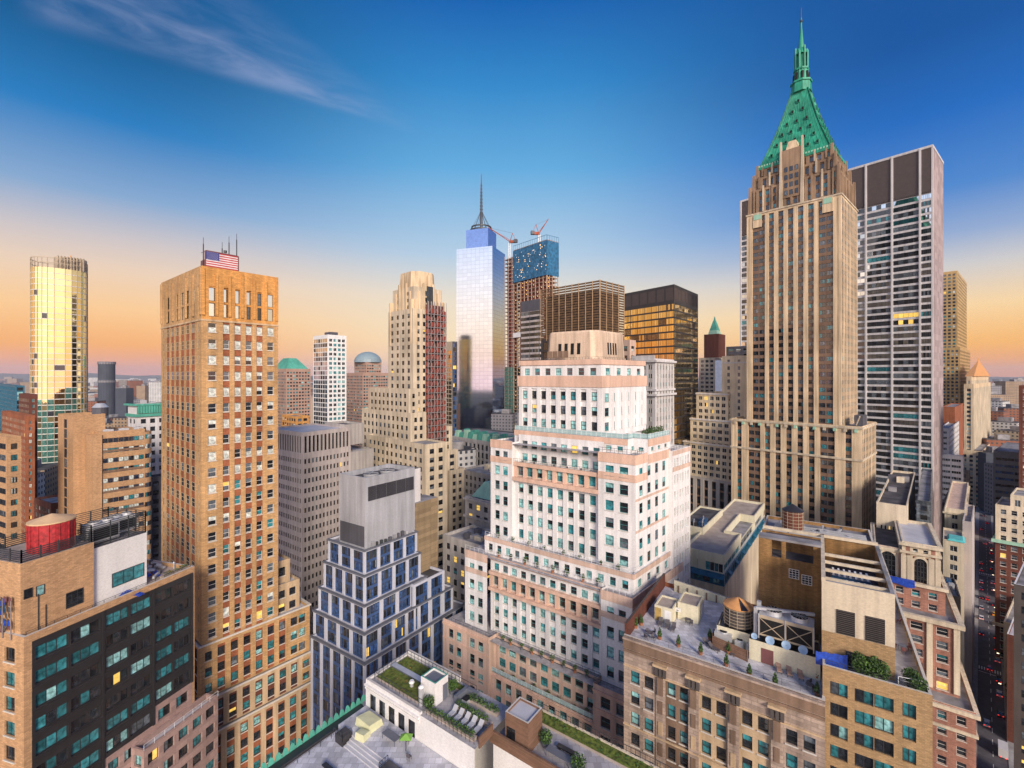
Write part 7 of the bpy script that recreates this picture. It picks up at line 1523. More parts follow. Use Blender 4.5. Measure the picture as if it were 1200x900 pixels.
simple('gold_glass_tower', 'slim gold glass tower with pale top just left of mirror skyscraper', 'skyscraper', 530, 420, 521, 536, 400, dict(wall='frame_tan', h=4, bw=5, pf=.1, style='strip2', var='gold', hi=8, sill=.12, wh=.8, dw=.1), dict(wall='metal_dark', h=4, bw=5, pf=.1, style='strip2', var='blue', sill=.1, wh=.8), xl=100, xr=1150)
# bronze louvered plant tower behind the white building
fr = Fr(703, 165, 40, 1150)
b = Bld('louvered_black_building', 'black tower with bronze slatted plant screen behind the white stepped building', 'skyscraper', fr)
U1 = fr.ua(731); V1 = fr.va(634); zt = fr.za(329); zb = fr.za(392)
b.tier(0, U1, 0, V1, 0, zb, dict(wall='black_metal', h=3.8, bw=3, pf=.15, style='one', var='dark', sill=.1, wh=.8), dict(wall='black_metal', h=3.8, bw=3, pf=.15, style='one', var='dark', sill=.1, wh=.8))
b.block(1.2, U1 - 1.2, 1.2, V1 - 1.2, zb - 1, zt - 3, 'black_metal', 'roof_dark', 'plant_room'); plain('bronze_slat', (.15, .09, .045, 1), .45, .3, var=.3)
m, q = b.part('slats'), b.part('posts'); z = zb
while z < zt:
    for (a, c) in (((0, 0), (0, V1)), ((0, 0), (U1, 0))): m.bar(fr.p(*a, z), fr.p(*c, z), .14, 'bronze_slat', .62)
    z += .95
for k in range(10): p = fr.p(-.15, V1 * k / 9, zb - 1); q.bar(p, p + Vector((0, 0, zt - zb + 1.4)), .3, 'bronze_slat')
for k in range(5): p = fr.p(U1 * k / 4, -.15, zb - 1); q.bar(p, p + Vector((0, 0, zt - zb + 1.4)), .3, 'bronze_slat')
b.done()
# black framed gold glass slab
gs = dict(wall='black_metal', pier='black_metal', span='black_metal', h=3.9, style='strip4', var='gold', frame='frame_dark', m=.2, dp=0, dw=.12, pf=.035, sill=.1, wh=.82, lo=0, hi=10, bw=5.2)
b = simple('gold_reflecting_slab', 'black framed office slab whose gold glass mirrors the sunset', 'skyscraper', 790, 250, 731, 818, 333, gs, D(gs), xl=230, xr=1040, done=False)
for sd_, L_ in (('L', b.V1), ('R', b.U1)):
    n = max(3, int(L_ / 5.2))
    for k in range(n): b.band(sd_, 0, L_ * (k + .1) / n, L_ * (k + .9) / n, b.z - 8.2, 6.6, .05, 'louver_brown', 'louver')
b.done()
# ornate white twin-bay building
ow = dict(wall='white_conc', pier='white_conc', span='grey_stone', h=3.5, bw=3.4, pf=.38, k=2, wf=.75, style='one', var='office', frame='frame_white', hi=2.0, dp=.06, dw=.05)
b = simple('ornate_white_building', 'ornate white stone building with twin towers and cornices before gold slab', 'building', 768, 185, 741, 790, 420, ow, ow, xl=120, xr=1050, done=False)
for zz in (1.4, 13, 15, 40, 41.5): b.ring(0, b.U1, 0, b.V1, b.z - zz, .8, .9 if zz in (1.4, 15) else .5, 'white_conc')
for k in range(8): b.band('L', 0, b.V1 * k / 8 + .3, b.V1 * k / 8 + 1.6, b.z - .5, 1.8, .2, 'white_conc', 'finial')
b.done()
simple('white_rear_block', 'small pale block peeping out behind the stone crown', 'building', 738, 200, 728, 745, 398, dict(wall='peach_stone', bw=4, h=4, hi=2), xl=120, xr=1050)
# stepped pale buildings left of green-roofed skyscraper
wt = dict(wall='cream_stone', pier='cream_stone', h=3.5, bw=3.4, pf=.35, k=1, style='two', var='dark', frame='frame_white', hi=1.4, dw=.3, sill=.25, wh=.6)
fr = Fr(855, 240, 160, 1100); b = Bld('stepped_cream_building', 'stepped cream office building with many terraces left of green roofed skyscraper', 'building', fr)
for (s_, row, cL, cN) in ((0, 523, 801, 862), (2, 493, 809, 857), (4, 461, 816, 853)):
    v0 = fr.va(cN, s_); b.tier(s_, 30, v0, fr.va(cL, s_), 0, fr.za(row, s_, v0), wt, wt, ph=.8); b.ring(s_, 30, v0, fr.va(cL, s_), fr.za(row, s_, v0) - 1, .8, .4, 'white_conc')
b.tier(7, 30, fr.va(900, 7), fr.va(846, 7), 0, fr.za(417, 7, 0), D(wt, bw=6, pf=.75), wt); b.ring(7, 30, fr.va(900, 7), fr.va(846, 7), fr.za(417, 7, 0) - 4, .8, .3, 'white_conc'); b.done()
b = simple('boarded_building', 'yellow boarded facade above dark storefront floor in a gap between towers', 'building', 862, 240, 811, 872, 538, dict(wall='yellow_board'), xl=140, xr=1120, done=False, roof='roof_dark')
b.band('L', 0, 0, b.V1, b.z - 11, 1.0, .6, 'black_metal'); b.band('L', 0, 0, b.V1, b.z - 16, 5, .1, 'black_metal', 'storefront')
for k in range(12): b.band('L', 0, b.V1 * k / 12, b.V1 * k / 12 + .15, b.z - 10, 9.5, .12, 'frame_tan', 'board_joint')
b.done()
simple('pilastered_bank', 'grey pilastered stone building with tall dark windows below yellow boarding', 'building', 872, 232, 804, 880, 568, dict(wall='grey_stone', span='brown_span', h=4.5, bw=4, pf=.45, dp=.5, style='one', var='dark', sill=.1, wh=.8), xl=140, xr=1120)
# green topped netted tower far away
fr = Fr(842, 460, 120, 1120); b = Bld('netted_gothic_tower', 'distant tower wrapped in dark netting under small green pyramid roof', 'skyscraper', fr)
V1 = fr.va(825); U1 = fr.ua(850); z = fr.za(391); b.tier(0, U1, 0, V1, fr.za(420), z, dict(wall='dark_red_brick'), dict(wall='dark_red_brick')); b.tier(-1, U1 + 3, -1, V1 + 1, 0, fr.za(419), D(wt, wall='cream_stone', bw=4, pf=.5), wt)
m = b.part('copper_roof'); cu, cv = U1 / 2, V1 / 2
def sq(s, z): return [fr.p(cu + (a - cu) * s, cv + (c - cv) * s, z) for a, c in ((0, 0), (U1, 0), (U1, V1), (0, V1))]
m.hexa(sq(.62, z), sq(.5, fr.za(386)), 'pale_copper'); m.hexa(sq(.5, fr.za(386)), sq(.14, fr.za(374)), 'green_copper'); m.hexa(sq(.12, fr.za(374)), sq(.02, fr.za(369)), 'green_copper'); b.done()
plain('pale_net', (.35, .42, .60, 1), .8)
simple('netted_pale_block', 'pale blue wrapped block under construction in front of netted tower', 'building', 850, 330, 838, 858, 422, dict(wall='pale_net'), xl=120, xr=1120)
simple('cream_mid_tower', 'narrow cream tower left of the netted gothic tower', 'building', 838, 380, 819, 845, 419, D(wt, bw=4), xl=120, xr=1120)
simple('red_mid_block', 'small dark red block wedged against the green roofed skyscraper', 'building', 880, 330, 851, 890, 405, dict(wall='metal_dark', bw=5, h=4), xl=120, xr=1120)
# teal / dome towers across the centre left
fr = Fr(385, 420, 0, 1100)
b = simple('white_condo_tower', 'slim white condo tower with pink and teal glass beyond grey block', 'skyscraper', 384, 400, 367, 406, 392, dict(wall='white_paint', h=4.0, bw=4, pf=.06, style='one', var='skyg', hi=3, sill=.08, wh=.86, dw=.1, frame='frame_white'), dict(wall='white_paint', h=4.0, bw=4.2, pf=.3, style='two', var='tealdark', sill=.25, wh=.62, hi=3, frame='frame_white'), xl=-40, xr=1060, done=False)
b.block(b.U1 * .3, b.U1 * .7, b.V1 * .2, b.V1 * .6, b.z - 1, b.z + 3, 'metal_dark', None, 'plant_room'); b.done()
pk2 = dict(wall='pink_granite', h=4, bw=3.6, pf=.35, style='one', var='tealdark', hi=3, sill=.3, wh=.5)
wall_mat('pink_granite', (.42, .27, .21, 1), var=.15, stain=.1)
b = simple('teal_roof_tower', 'brown granite tower with low teal pyramid roof behind brick tower', 'skyscraper', 335, 560, 318, 364, 432, pk2, xl=-40, xr=1060, done=False)
f = b.fr; m = b.part('roof_cap'); m.hexa([f.p(i, j, b.z) for i, j in ((2, 2), (b.U1 - 2, 2), (b.U1 - 2, b.V1), (2, b.V1))], [f.p(i, j, f.za(419)) for i, j in ((b.U1 * .3, b.V1 * .3), (b.U1 * .6, b.V1 * .3), (b.U1 * .6, b.V1 * .7), (b.U1 * .3, b.V1 * .7))], 'green_copper'); b.done()
b = simple('dome_roof_tower', 'brown granite tower with pale round dome right of white condo', 'skyscraper', 425, 600, 404, 455, 437, pk2, xl=-20, xr=1060, done=False)
f = b.fr; u0, u1, v0, v1 = b.U1 * .2, b.U1 * .8, b.V1 * .1, b.V1 * .75
b.tier(u0, u1, v0, v1, b.z, f.za(424), pk2, pk2); m = b.part('dome'); c = f.p((u0 + u1) / 2, (v0 + v1) / 2, f.za(424)); rd = 18; pr_ = None
for k in range(6):
    t0, t1 = k * math.pi / 12, (k + 1) * math.pi / 12; m.cyl((c.x, c.y, c.z + rd * .8 * math.sin(t0)), rd * math.cos(t0), rd * .8 * (math.sin(t1) - math.sin(t0)), 'dome_lead', 24, r2=max(.2, rd * math.cos(t1)))
plain('dome_lead', (.22, .30, .34, 1), .5); b.done()
b = simple('orange_brick_block', 'small orange brick block below the teal roofed tower', 'building', 347, 360, 330, 362, 488, dict(wall='orange_and_sunlit_brick', bw=4, h=4), xl=-40, xr=1060)
# green copper roofed block and grey buildings in the centre gap
b = simple('green_mansard_building', 'long grey arcaded building under rows of green copper dormers', 'building', 612, 262, 530, 640, 524, dict(wall='grey_stone', h=5, bw=4, pf=.35, dp=.4, style='one', var='dark', sill=.15, wh=.7, hi=2), xl=90, xr=1150, done=False)
f = b.fr; m = b.part('copper_roof'); z = b.z - .8
for k in range(14): v = b.V1 * k / 14; bk2 = lambda u0, u1, v0, v1, z0, z1, mt, i=0: m.hexa([f.p(a, c, z0) for a, c in ((u0, v0), (u1, v0), (u1, v1), (u0, v1))], [f.p(a, c, z1) for a, c in ((u0 + i, v0 + i), (u1 - i, v0 + i), (u1 - i, v1 - i), (u0 + i, v1 - i))], mt); bk2(1.5, 5.5, v + .4, v + b.V1 / 14 - .3, z, z + 3.6 + (k % 3), 'pale_copper' if k % 2 else 'green_copper', .6); bk2(8, 13, v + .2, v + b.V1 / 14 - .6, z, z + 4 + (k % 2), 'green_copper', .8)
b.done()
gy = dict(wall='grey_stone', pier='grey_stone', h=3.4, bw=3.0, pf=.5, style='sash', var='dark', hi=1.6, dw=.25)
b = simple('green_hip_building', 'grey stone building with bright pale green hipped roof in the centre gap', 'building', 576, 150, 545, 620, 588, gy, xl=-60, xr=1120, done=False)
f = b.fr; b.part('copper_roof').hexa([f.p(i, j, b.z - .4) for i, j in ((2, 1), (b.U1 - 1, 1), (b.U1 - 1, b.V1 - 1), (2, b.V1 - 1))], [f.p(i, j, b.z + 4.5) for i, j in ((5, 5), (b.U1 - 4, 5), (b.U1 - 4, b.V1 - 4), (5, b.V1 - 4))], 'pale_copper')
for zz in (1.2, 7): b.ring(0, b.U1, 0, b.V1, b.z - zz, .7, .5, 'grey_stone')
b.done()
b = simple('grey_lit_building', 'grey brick building with several yellow lit windows below green hipped roof', 'building', 566, 130, 519, 600, 640, D(gy, var='lit', bw=3.2), xl=-100, xr=1080, done=False); roofbits(b, 5, 3); b.done()
b = simple('grey_mid_block', 'plain grey block behind the green hipped roof', 'building', 600, 205, 538, 640, 562, gy, xl=0, xr=1120, done=False); roofbits(b, 6, 4); b.done()
simple('white_sawtooth_roof', 'low building with white sawtooth roof in the gap by the stepped tower', 'building', 545, 118, 522, 566, 738, dict(wall='white_conc', bw=4), roof='roof_pale', xl=-140, xr=1000)
simple('dark_blue_block', 'dark low office block in front of mirror skyscraper', 'building', 590, 300, 530, 620, 512, dict(wall='metal_dark', h=4, bw=4, pf=.2, var='blue', style='one'), xl=0, xr=1150)
# right: gold residential tower and courthouse pyramid
sg = dict(wall='gold_steel', pier='gold_steel', h=3.6, bw=3.4, pf=.4, style='one', var='office', hi=2, sill=.2, wh=.6, dw=.15)
wall_mat('gold_steel', (.62, .42, .18, 1), rough=.35, var=.2, stain=.2); M['gold_steel'].node_tree.nodes['Principled BSDF'].inputs['Metallic'].default_value = .35
fr = Fr(1121, 480, 160, 1215); b = Bld('gold_residential_tower', 'tall slender gold metal apartment tower stepping out towards its base', 'skyscraper', fr)
b.tier(4, fr.ua(1127, 4), fr.va(1122, 4), fr.va(1098, 4), 0, fr.za(317, 4, 0), sg, sg); b.tier(2, fr.ua(1131, 2), fr.va(1125, 2), fr.va(1098, 2), 0, fr.za(407, 2), sg, sg); b.tier(-3, fr.ua(1138, 0), fr.va(1131, -3), fr.va(1098, -3), 0, fr.za(485, 0), sg, sg); b.done()
fr = Fr(1141, 430, 160, 1240); b = Bld('pyramid_top_courthouse', 'cream stone courthouse tower with golden brown pyramid roof on the right', 'skyscraper', fr)
V1 = fr.va(1129.5); U1 = fr.ua(1161); z = fr.za(441); cs = dict(wall='tan_lime', pier='cream_stone', h=4, bw=4, pf=.45, dp=.5, style='one', var='office', hi=4)
b.tier(0, U1, 0, V1, 0, fr.za(450), cs, cs); b.tier(1.5, U1 - 1.5, 1.5, V1 - 1.5, 0, z, D(cs, bw=5), cs); m = b.part('pyramid_roof'); cu, cv = U1 / 2, V1 / 2; m.hexa(sq(.95, z), sq(.08, fr.za(421)), 'rust_wood'); m.hexa(sq(.08, fr.za(421)), sq(.01, fr.za(416)), 'rust_wood')
b.tier(-6, U1 + 6, -6, V1 + 6, 0, fr.za(527), cs, cs); b.done()
# buildings down the right-hand street
wb = dict(wall='white_conc', h=3.5, bw=6, pf=.1, style='strip4', var='dark', frame='frame_white', hi=1.2, sill=.3, wh=.45)
simple('red_slab_building', 'flat red brick slab end between gold tower and street', 'building', 1119, 340, 1104, 1130, 477, dict(wall='red_brick'), xl=100, xr=1200)
simple('white_strip_building', 'white office with ribbon windows left of the far street', 'building', 1112, 300, 1100, 1125, 502, wb, xl=100, xr=1200); simple('white_strip_building', 'lower white office with ribbon windows stepping toward the street', 'building', 1129, 275, 1100, 1130, 535, wb, xl=100, xr=1200)
simple('brown_corner_block', 'brown stone corner block beside the far street crossing', 'building', 1136, 300, 1120, 1137, 553, dict(wall='rust_stone', bw=4, h=4, pf=.4), xl=100, xr=1200)
b = simple('dark_shaft_building', 'dark grey windowless rooftop block left of the street', 'building', 1128, 215, 1104, 1135, 592, dict(wall='metal_dark'), xl=100, xr=1180)
b = simple('cream_narrow_building', 'narrow cream stone building with small square windows left of the street', 'building', 1131, 190, 1107, 1140, 598, D(wt, wall='cream_stone', bw=3.5, pf=.6, h=4), xl=60, xr=1150, done=False, roof='peach_stone'); b.ring(0, b.U1, 0, b.V1, b.z - 2.4, .7, .6, 'limestone'); b.done()
simple('grey_street_building', 'plain grey side wall building along left of the street', 'building', 1139, 178, 1128, 1142, 612, dict(wall='grey_conc'), xl=100, xr=1165)
b = simple('turquoise_roof_building', 'cream building with flat turquoise roof and blue machines by the street', 'building', 1130, 168, 1105, 1140, 636, D(wt, wall='cream_stone', bw=3.4, pf=.5), xl=60, xr=1110, done=False); b.part('copper_roof').hexa([b.fr.p(i, j, b.z - .1) for i, j in ((-.3, -.3), (8, -.3), (8, b.V1 * .8), (-.3, b.V1 * .8))], [b.fr.p(i, j, b.z + .5) for i, j in ((.3, .3), (7, .3), (7, b.V1 * .7), (.3, b.V1 * .7))], 'turquoise'); b.done()
b = simple('dark_side_building', 'dark narrow building with blue machinery deep in gap by the street', 'building', 1126, 150, 1103, 1135, 700, dict(wall='dark_stone'), xl=-60, xr=1040, done=False, roof='blue_mach'); b.U1 = 18; roofbits(b, 8, 4, ('blue_mach', 'metal_dark', 'duct')); b.done()
# ornate cream and red brick building with arched windows
fr = Fr(1144, 112, -124, 1010); b = Bld('arched_brick_building', 'ornate cream and red brick building with two giant arched windows', 'building', fr)
ob = dict(wall='rose_brick', pier='rose_brick', h=3.6, bw=3.6, pf=.5, style='sash', var='office', frame='frame_white', hi=1.4, sills=True, dw=.3, m=.8)
z1 = fr.za(836); b.tier(0, 30, 0, 30, 0, z1, ob, dict(wall='rose_brick'), ph=.9, cap='cream_stone'); b.ring(0, 30, 0, 30, z1 - 1.2, .9, .7, 'cream_stone'); b.ring(0, 30, 0, 30, z1 - 6, .7, .4, 'cream_stone')
u2 = 6.5; v2 = fr.va(1125, u2); z2 = fr.za(732, u2, v2); b.tier(u2, 36, v2, 34, z1 - 1, z2, D(ob, bays=[dict(r=1, pf=.55, pier='cream_stone', wall='cream_stone'), 1, dict(r=1, pf=.55), 1, 1, 1]), dict(wall='cream_stone'), cap='cream_stone'); b.ring(u2, 36, v2, 34, z2 - 1.1, 1.1, .9, 'cream_stone')
for k in range(5): v = v2 + k * 5.2; b.band('L', u2, v, v + 1.2, z1, z2 - z1 - 1, .45, 'cream_stone', 'pilaster')
u3 = 12; v3 = fr.va(1108, u3); z3 = fr.za(690, u3, v3); ve3 = fr.va(1022, u3); b.tier(u3, 40, v3, ve3, z2 - 1, z3, D(ob, bw=3.2), dict(wall='cream_stone'), cap='cream_stone'); b.ring(u3, 40, v3, ve3, z3 - .8, .8, .6, 'cream_stone')
u4 = 14; v4 = fr.va(1101, u4); z4 = fr.za(641, u4, v4); ve4 = fr.va(1025, u4); vmid = fr.va(1057, u4)
b.tier(u4, 40, v4, vmid, z3 - .8, z4, D(ob, wall='cream_stone', bays=[dict(pf=.3, k=2, wf=.5)], nf=1, lo=(z4 - z3) * .72, hi=1.2), dict(wall='cream_stone'), roof='roof_pale', cap='cream_stone'); b.ring(u4, 40, v4, vmid, z4 - 1.0, .8, .7, 'cream_stone'); b.ring(u4, 40, v4, vmid, z3 + (z4 - z3) * .70, .6, .5, 'cream_stone')
b.tier(u4 + 1, 40, vmid + .02, ve4, z3 - .8, z4 - 2.5, dict(wall='peach_stone'), dict(wall='peach_stone'), roof='roof_dark', cap='cream_stone'); b.ring(u4 + 1, 40, vmid + .02, ve4, z4 - 3.6, .9, .7, 'cream_stone')
def arch(P, vc, z0, w_, h, mt='cream_stone'):
    q, g = b.part('arch_surround'), b.part('arched_window'); pts, po = [], []
    hh = h - w_
    for k in range(13): t = math.pi * k / 12; pts.append((vc + w_ * math.cos(t), z0 + hh + w_ * math.sin(t))); po.append((vc + (w_ + .55) * math.cos(t), z0 + hh + (w_ + .55) * math.sin(t)))
    pts = [(vc + w_, z0)] + pts + [(vc - w_, z0)]; po = [(vc + w_ + .55, z0)] + po + [(vc - w_ - .55, z0)]
    g.poly([P(a, z, .1) for a, z in pts], 'pane_dark')
    for k in range(len(pts) - 1): q.hexa([P(*pts[k], .05), P(*pts[k + 1], .05), P(*po[k + 1], .05), P(*po[k], .05)], [P(*pts[k], .5), P(*pts[k + 1], .5), P(*po[k + 1], .5), P(*po[k], .5)], mt)
    for k in range(1, 4): a = vc - w_ + w_ * 2 * k / 4; g.hexa([P(a - .08, z0, .1), P(a + .08, z0, .1), P(a + .08, z0, .2), P(a - .08, z0, .2)], [P(a - .08, z0 + hh + w_ * .7, .1), P(a + .08, z0 + hh + w_ * .7, .1), P(a + .08, z0 + hh + w_ * .7, .2), P(a - .08, z0 + hh + w_ * .7, .2)], 'frame_dark')
    for k in range(1, 5): z = z0 + (hh + w_ * .3) * k / 4; g.hexa([P(vc - w_, z, .1), P(vc + w_, z, .1), P(vc + w_, z, .2), P(vc - w_, z, .2)], [P(vc - w_, z + .15, .1), P(vc + w_, z + .15, .1), P(vc + w_, z + .15, .2), P(vc - w_, z + .15, .2)], 'frame_dark')
P, n = b._map('L', u4); hz = (z4 - z3); W_ = vmid - v4; arch(P, v4 + W_ * .5, z3 - .3, W_ * .17, hz * .64)
b.band('L', u4, v4 + W_ * .28, v4 + W_ * .72, z3 - .4, hz * .68, .04, 'red_brick', 'brick_field')
for f_ in (.06, .20, .80, .94): b.band('L', u4, v4 + W_ * f_ - .7, v4 + W_ * f_ + .7, z3 - .5, hz * .7, .6, 'cream_stone', 'pilaster')
P, n = b._map('L', u4 + 1); arch(P, (vmid + ve4) / 2, z3 - .3, (ve4 - vmid) * .27, hz * .66); b.done()
b2 = Fr(1082, 158, -124, 1010)
b = simple('cream_rooftop_block', 'cream rooftop block with a row of six small square windows', 'building', 1063, 148, 1027, 1080, 593, dict(wall='cream_stone', bays=[1] * 6, nf=1, h=3, lo=3.5, hi=1.6, pf=.6, style='one', var='dark'), xl=-60, xr=1100, done=False, roof='roof_dark', z0=40); roofbits(b, 4, 3); b.done()
b = simple('glass_plant_block', 'teal glass rooftop plant block beside cream rooftop block', 'building', 1091, 150, 1074, 1100, 588, dict(wall='pane_grey', bw=3, h=3, pf=.1, style='one', var='tealdark'), xl=-60, xr=1100, done=False, z0=40); b.done()
e = empty('blue_tarp_sheet', fr.p(u3 - .2, (v3 + ve3) / 2 + 2, z3 - .5), math.atan2(fr.V.y, fr.V.x), label='bright blue tarp hanging over cornice of the arched brick building', cat='tarp'); m = MB()
for k in range(8): x0 = -3.5 + k * .9; m.hexa([(x0, .4, -.8 - .3 * math.sin(k)), (x0 + .9, .4, -.8 - .3 * math.sin(k + 1)), (x0 + .9, -.6, .1), (x0, -.6, .1)], [(x0, .5, .7), (x0 + .9, .5, .7), (x0 + .9, -.6, .9), (x0, -.6, .9)], 'blue_tarp')
m.build('sheet', e)
# right side of the street
rs = dict(wall='dark_red_brick', pier='dark_red_brick', h=3.6, bw=3.0, pf=.45, style='sash', var='dark', frame='frame_white', dw=.3, sills=True)
fr = Fr(1212, 190, 60, 1300); b = Bld('cream_topped_brick_building', 'red brick building with cream top floors and green cornice right of street', 'building', fr)
V1 = fr.va(1166); z = fr.za(597); zc = fr.za(640); b.tier(0, 20, 0, V1, 0, zc, rs, rs); b.tier(.1, 20, .1, V1 - .1, zc - .9, z, D(rs, wall='cream_stone', pier='cream_stone'), D(rs, wall='cream_stone')); b.tier(.3, 20, .1, V1 * .6, z - 1, fr.za(583), D(wt, bw=3), wt); b.ring(0, 20, 0, V1, zc - 1, 1.2, 1.0, 'pale_copper'); b.ring(0, 20, 0, V1, 14, 1.2, .8, 'cream_stone'); b.done()
simple('dark_stripe_building', 'dark slate office with pale stripes at right picture edge', 'building', 1215, 270, 1164, 1225, 532, dict(wall='slate', h=4, bw=9, pf=.03, style='strip6', var='blue', sill=.35, wh=.4, hi=3), xl=60, xr=1300)
simple('brick_sliver_building', 'dark red building sliver at the extreme right edge', 'building', 1230, 235, 1194, 1240, 452, D(rs, h=3.6), xl=60, xr=1300)
simple('white_roof_shop', 'low building with white roof edge right of the street', 'building', 1215, 148, 1180, 1225, 752, dict(wall='dark_red_brick', bw=4, h=3.6), xl=60, xr=1300, roof='roof_pale', cap='white_paint')
simple('slate_corner_building', 'tall dark slate building with pale parapet at lower right edge', 'building', 1216, 118, 1188, 1225, 690, dict(wall='dark_stone', h=3.6, bw=3, pf=.4, var='dark'), xl=60, xr=1300, cap='white_paint')
simple('pale_roof_block', 'small pale cream block beside the street trees on right', 'building', 1202, 170, 1176, 1215, 735, dict(wall='cream_stone', bw=4), xl=60, xr=1300)
# ================================================================== ground, street, water, hills
plain('ground_city', (.055, .05, .052, 1), .9, var=.3, scale=.05); plain('asphalt', (.09, .085, .10, 1), .85, var=.25, scale=.6); plain('pavement', (.30, .29, .29, 1), .85, var=.2); plain('road_paint', (.75, .75, .72, 1), .6)
plain('water', (.05, .08, .11, 1), .12, spec=.8); plain('hill', (.05, .07, .07, 1), .95, var=.3, scale=.002)
def sheet(name, pts, z, mt, kind='structure', th=0):
    m = MB()
    if th: m.hexa([(x, y, z) for x, y in pts], [(x, y, z + th) for x, y in pts], mt)
    else: m.poly([(x, y, z) for x, y in pts], mt)
    o = m.build(name); o['kind'] = kind; return o
m = MB(); n_ = 40
m.poly([(-15400, -2000, 0), (15400, -2000, 0), (15400, 15400, 0), (-15400, 15400, 0)], 'ground_city'); o = m.build('ground'); o['kind'] = 'structure'
sheet('water', [(-9000, 900), (-500, 1150), (200, 1500), (1200, 3200), (1200, 4200), (-1500, 2900), (-9000, 2300)], .05, 'water')
d = Vector((1.0073, 1)).normalized(); nr = Vector((d.y, -d.x)); A0 = Vector((142.1 - (142 - 60) * 1.0073, 60))
def RP(s, t): q = A0 + d * s + nr * t; return (q.x, q.y)
W_ = 6.8; SL = 900
sheet('road', [RP(-40, -.1), RP(SL, -.1), RP(SL, W_), RP(-40, W_)], .02, 'asphalt')
sheet('pavement', [RP(-40, W_), RP(SL, W_), RP(SL, W_ + 3.4), RP(-40, W_ + 3.4)], 0.01, 'pavement', th=.14)
sheet('pavement', [RP(-40, -2.6), RP(SL, -2.6), RP(SL, -.1), RP(-40, -.1)], 0.01, 'pavement', th=.14)
def s_at(row): D_ = H * F / (row - CY); return (D_ - A0.y) / d.y
m = MB()
for row in (783, 672, 600):
    s0 = s_at(row)
    for k in range(9): a, c = W_ * (k + .15) / 9, W_ * (k + .65) / 9; m.poly([(*RP(s0, a), .03), (*RP(s0, c), .03), (*RP(s0 + 3, c), .03), (*RP(s0 + 3, a), .03)], 'road_paint')
    m.poly([(*RP(s0 - 2.2, .1), .03), (*RP(s0 - 2.2, W_ - .1), .03), (*RP(s0 - 1.8, W_ - .1), .03), (*RP(s0 - 1.8, .1), .03)], 'road_paint')
for k in range(120): m.poly([(*RP(k * 7, W_ * .5), .03), (*RP(k * 7, W_ * .5 + .14), .03), (*RP(k * 7 + 3, W_ * .5 + .14), .03), (*RP(k * 7 + 3, W_ * .5), .03)], 'road_paint')
o = m.build('road_marking'); o['kind'] = 'structure'
for row in (700, 650): s0 = s_at(row); sheet('side_street', [RP(s0, W_ + .0), RP(s0 + 8, W_), RP(s0 + 8, W_ + 60), RP(s0, W_ + 60)], .16, 'asphalt')
# vehicles
cars = [('white', (.75, .75, .77, 1)), ('black', (.02, .02, .022, 1)), ('silver', (.42, .43, .45, 1)), ('dark blue', (.03, .05, .14, 1)), ('yellow', (.75, .42, .02, 1)), ('red', (.45, .03, .02, 1)), ('grey', (.16, .16, .17, 1))]
for n, c in cars: plain('car_' + n.replace(' ', '_'), c, .25, .2, var=.03)
plain('tail_light', (.6, .02, .01, 1), .4); p_ = M['tail_light'].node_tree.nodes['Principled BSDF']; p_.inputs['Emission Color'].default_value = (1, .03, .02, 1); p_.inputs['Emission Strength'].default_value = 1.2
plain('head_light', (.9, .85, .6, 1), .4); p_ = M['head_light'].node_tree.nodes['Principled BSDF']; p_.inputs['Emission Color'].default_value = (1, .8, .5, 1); p_.inputs['Emission Strength'].default_value = 2
def car(cn, loc, rz, label, group, van=False):
    e = empty('box_truck' if van else 'car', loc, rz, label=label, cat='truck' if van else 'car', group=group); b_, g_, t_, h_, mt = MB(), MB(), MB(), MB(), 'car_' + cn.replace(' ', '_')
    L_, W2 = (6.6, 2.2) if van else (4.5, 1.8)
    if van: b_.box((-.6, 0, .6), (5.0, 2.2, 2.6), mt); b_.box((2.5, 0, .5), (1.5, 2.0, 1.7), mt); g_.box((2.7, 0, 1.4), (1.12, 2.02, .7), 'pane_dark')
    else:
        b_.hexa([(-2.2, -.88, .3), (2.2, -.88, .3), (2.2, .88, .3), (-2.2, .88, .3)], [(-2.15, -.82, .85), (2.05, -.8, .78), (2.05, .8, .78), (-2.15, .82, .85)], mt)
        g_.hexa([(-1.7, -.8, .84), (1.1, -.8, .82), (1.1, .8, .82), (-1.7, .8, .84)], [(-1.25, -.65, 1.38), (.4, -.65, 1.4), (.4, .65, 1.4), (-1.25, .65, 1.38)], 'pane_dark'); b_.hexa([(-1.25, -.66, 1.385), (.4, -.66, 1.405), (.4, .66, 1.405), (-1.25, .66, 1.385)], [(-1.2, -.6, 1.44), (.35, -.6, 1.45), (.35, .6, 1.45), (-1.2, .6, 1.44)], mt)
    b_.build('body', e); g_.build('windows', e)
    for x in (-L_ * .3, L_ * .3):
        for y in (-W2 / 2 + .1, W2 / 2 - .1):
            q = MB(); n = 12; r = .34; q.hexa([(x + r * math.cos(k * math.pi / 6), y - .12, r + r * math.sin(k * math.pi / 6)) for k in range(n)], [(x + r * math.cos(k * math.pi / 6), y + .12, r + r * math.sin(k * math.pi / 6)) for k in range(n)], 'void'); q.build('wheel', e)
    for y in (-.6, .6): q = MB(); q.box((-L_ / 2 + .02, y, .6), (.08, .35, .16), 'tail_light'); q.build('tail_light', e); q = MB(); q.box((L_ / 2 - .1, y, .55), (.08, .35, .16), 'head_light'); q.build('headlight', e)
    return e
rzs = math.atan2(d.y, d.x); cnt = 0
lst = [(872, 5.7, 'white', 1, 'white box truck parked nearest the bottom of the street'), (845, 2.2, 'silver', 0, 'silver car driving near the bottom of the street')]
rows_r = [828, 806, 790, 768, 755, 742, 727, 716, 705, 688, 680, 664, 655, 646, 640, 634]
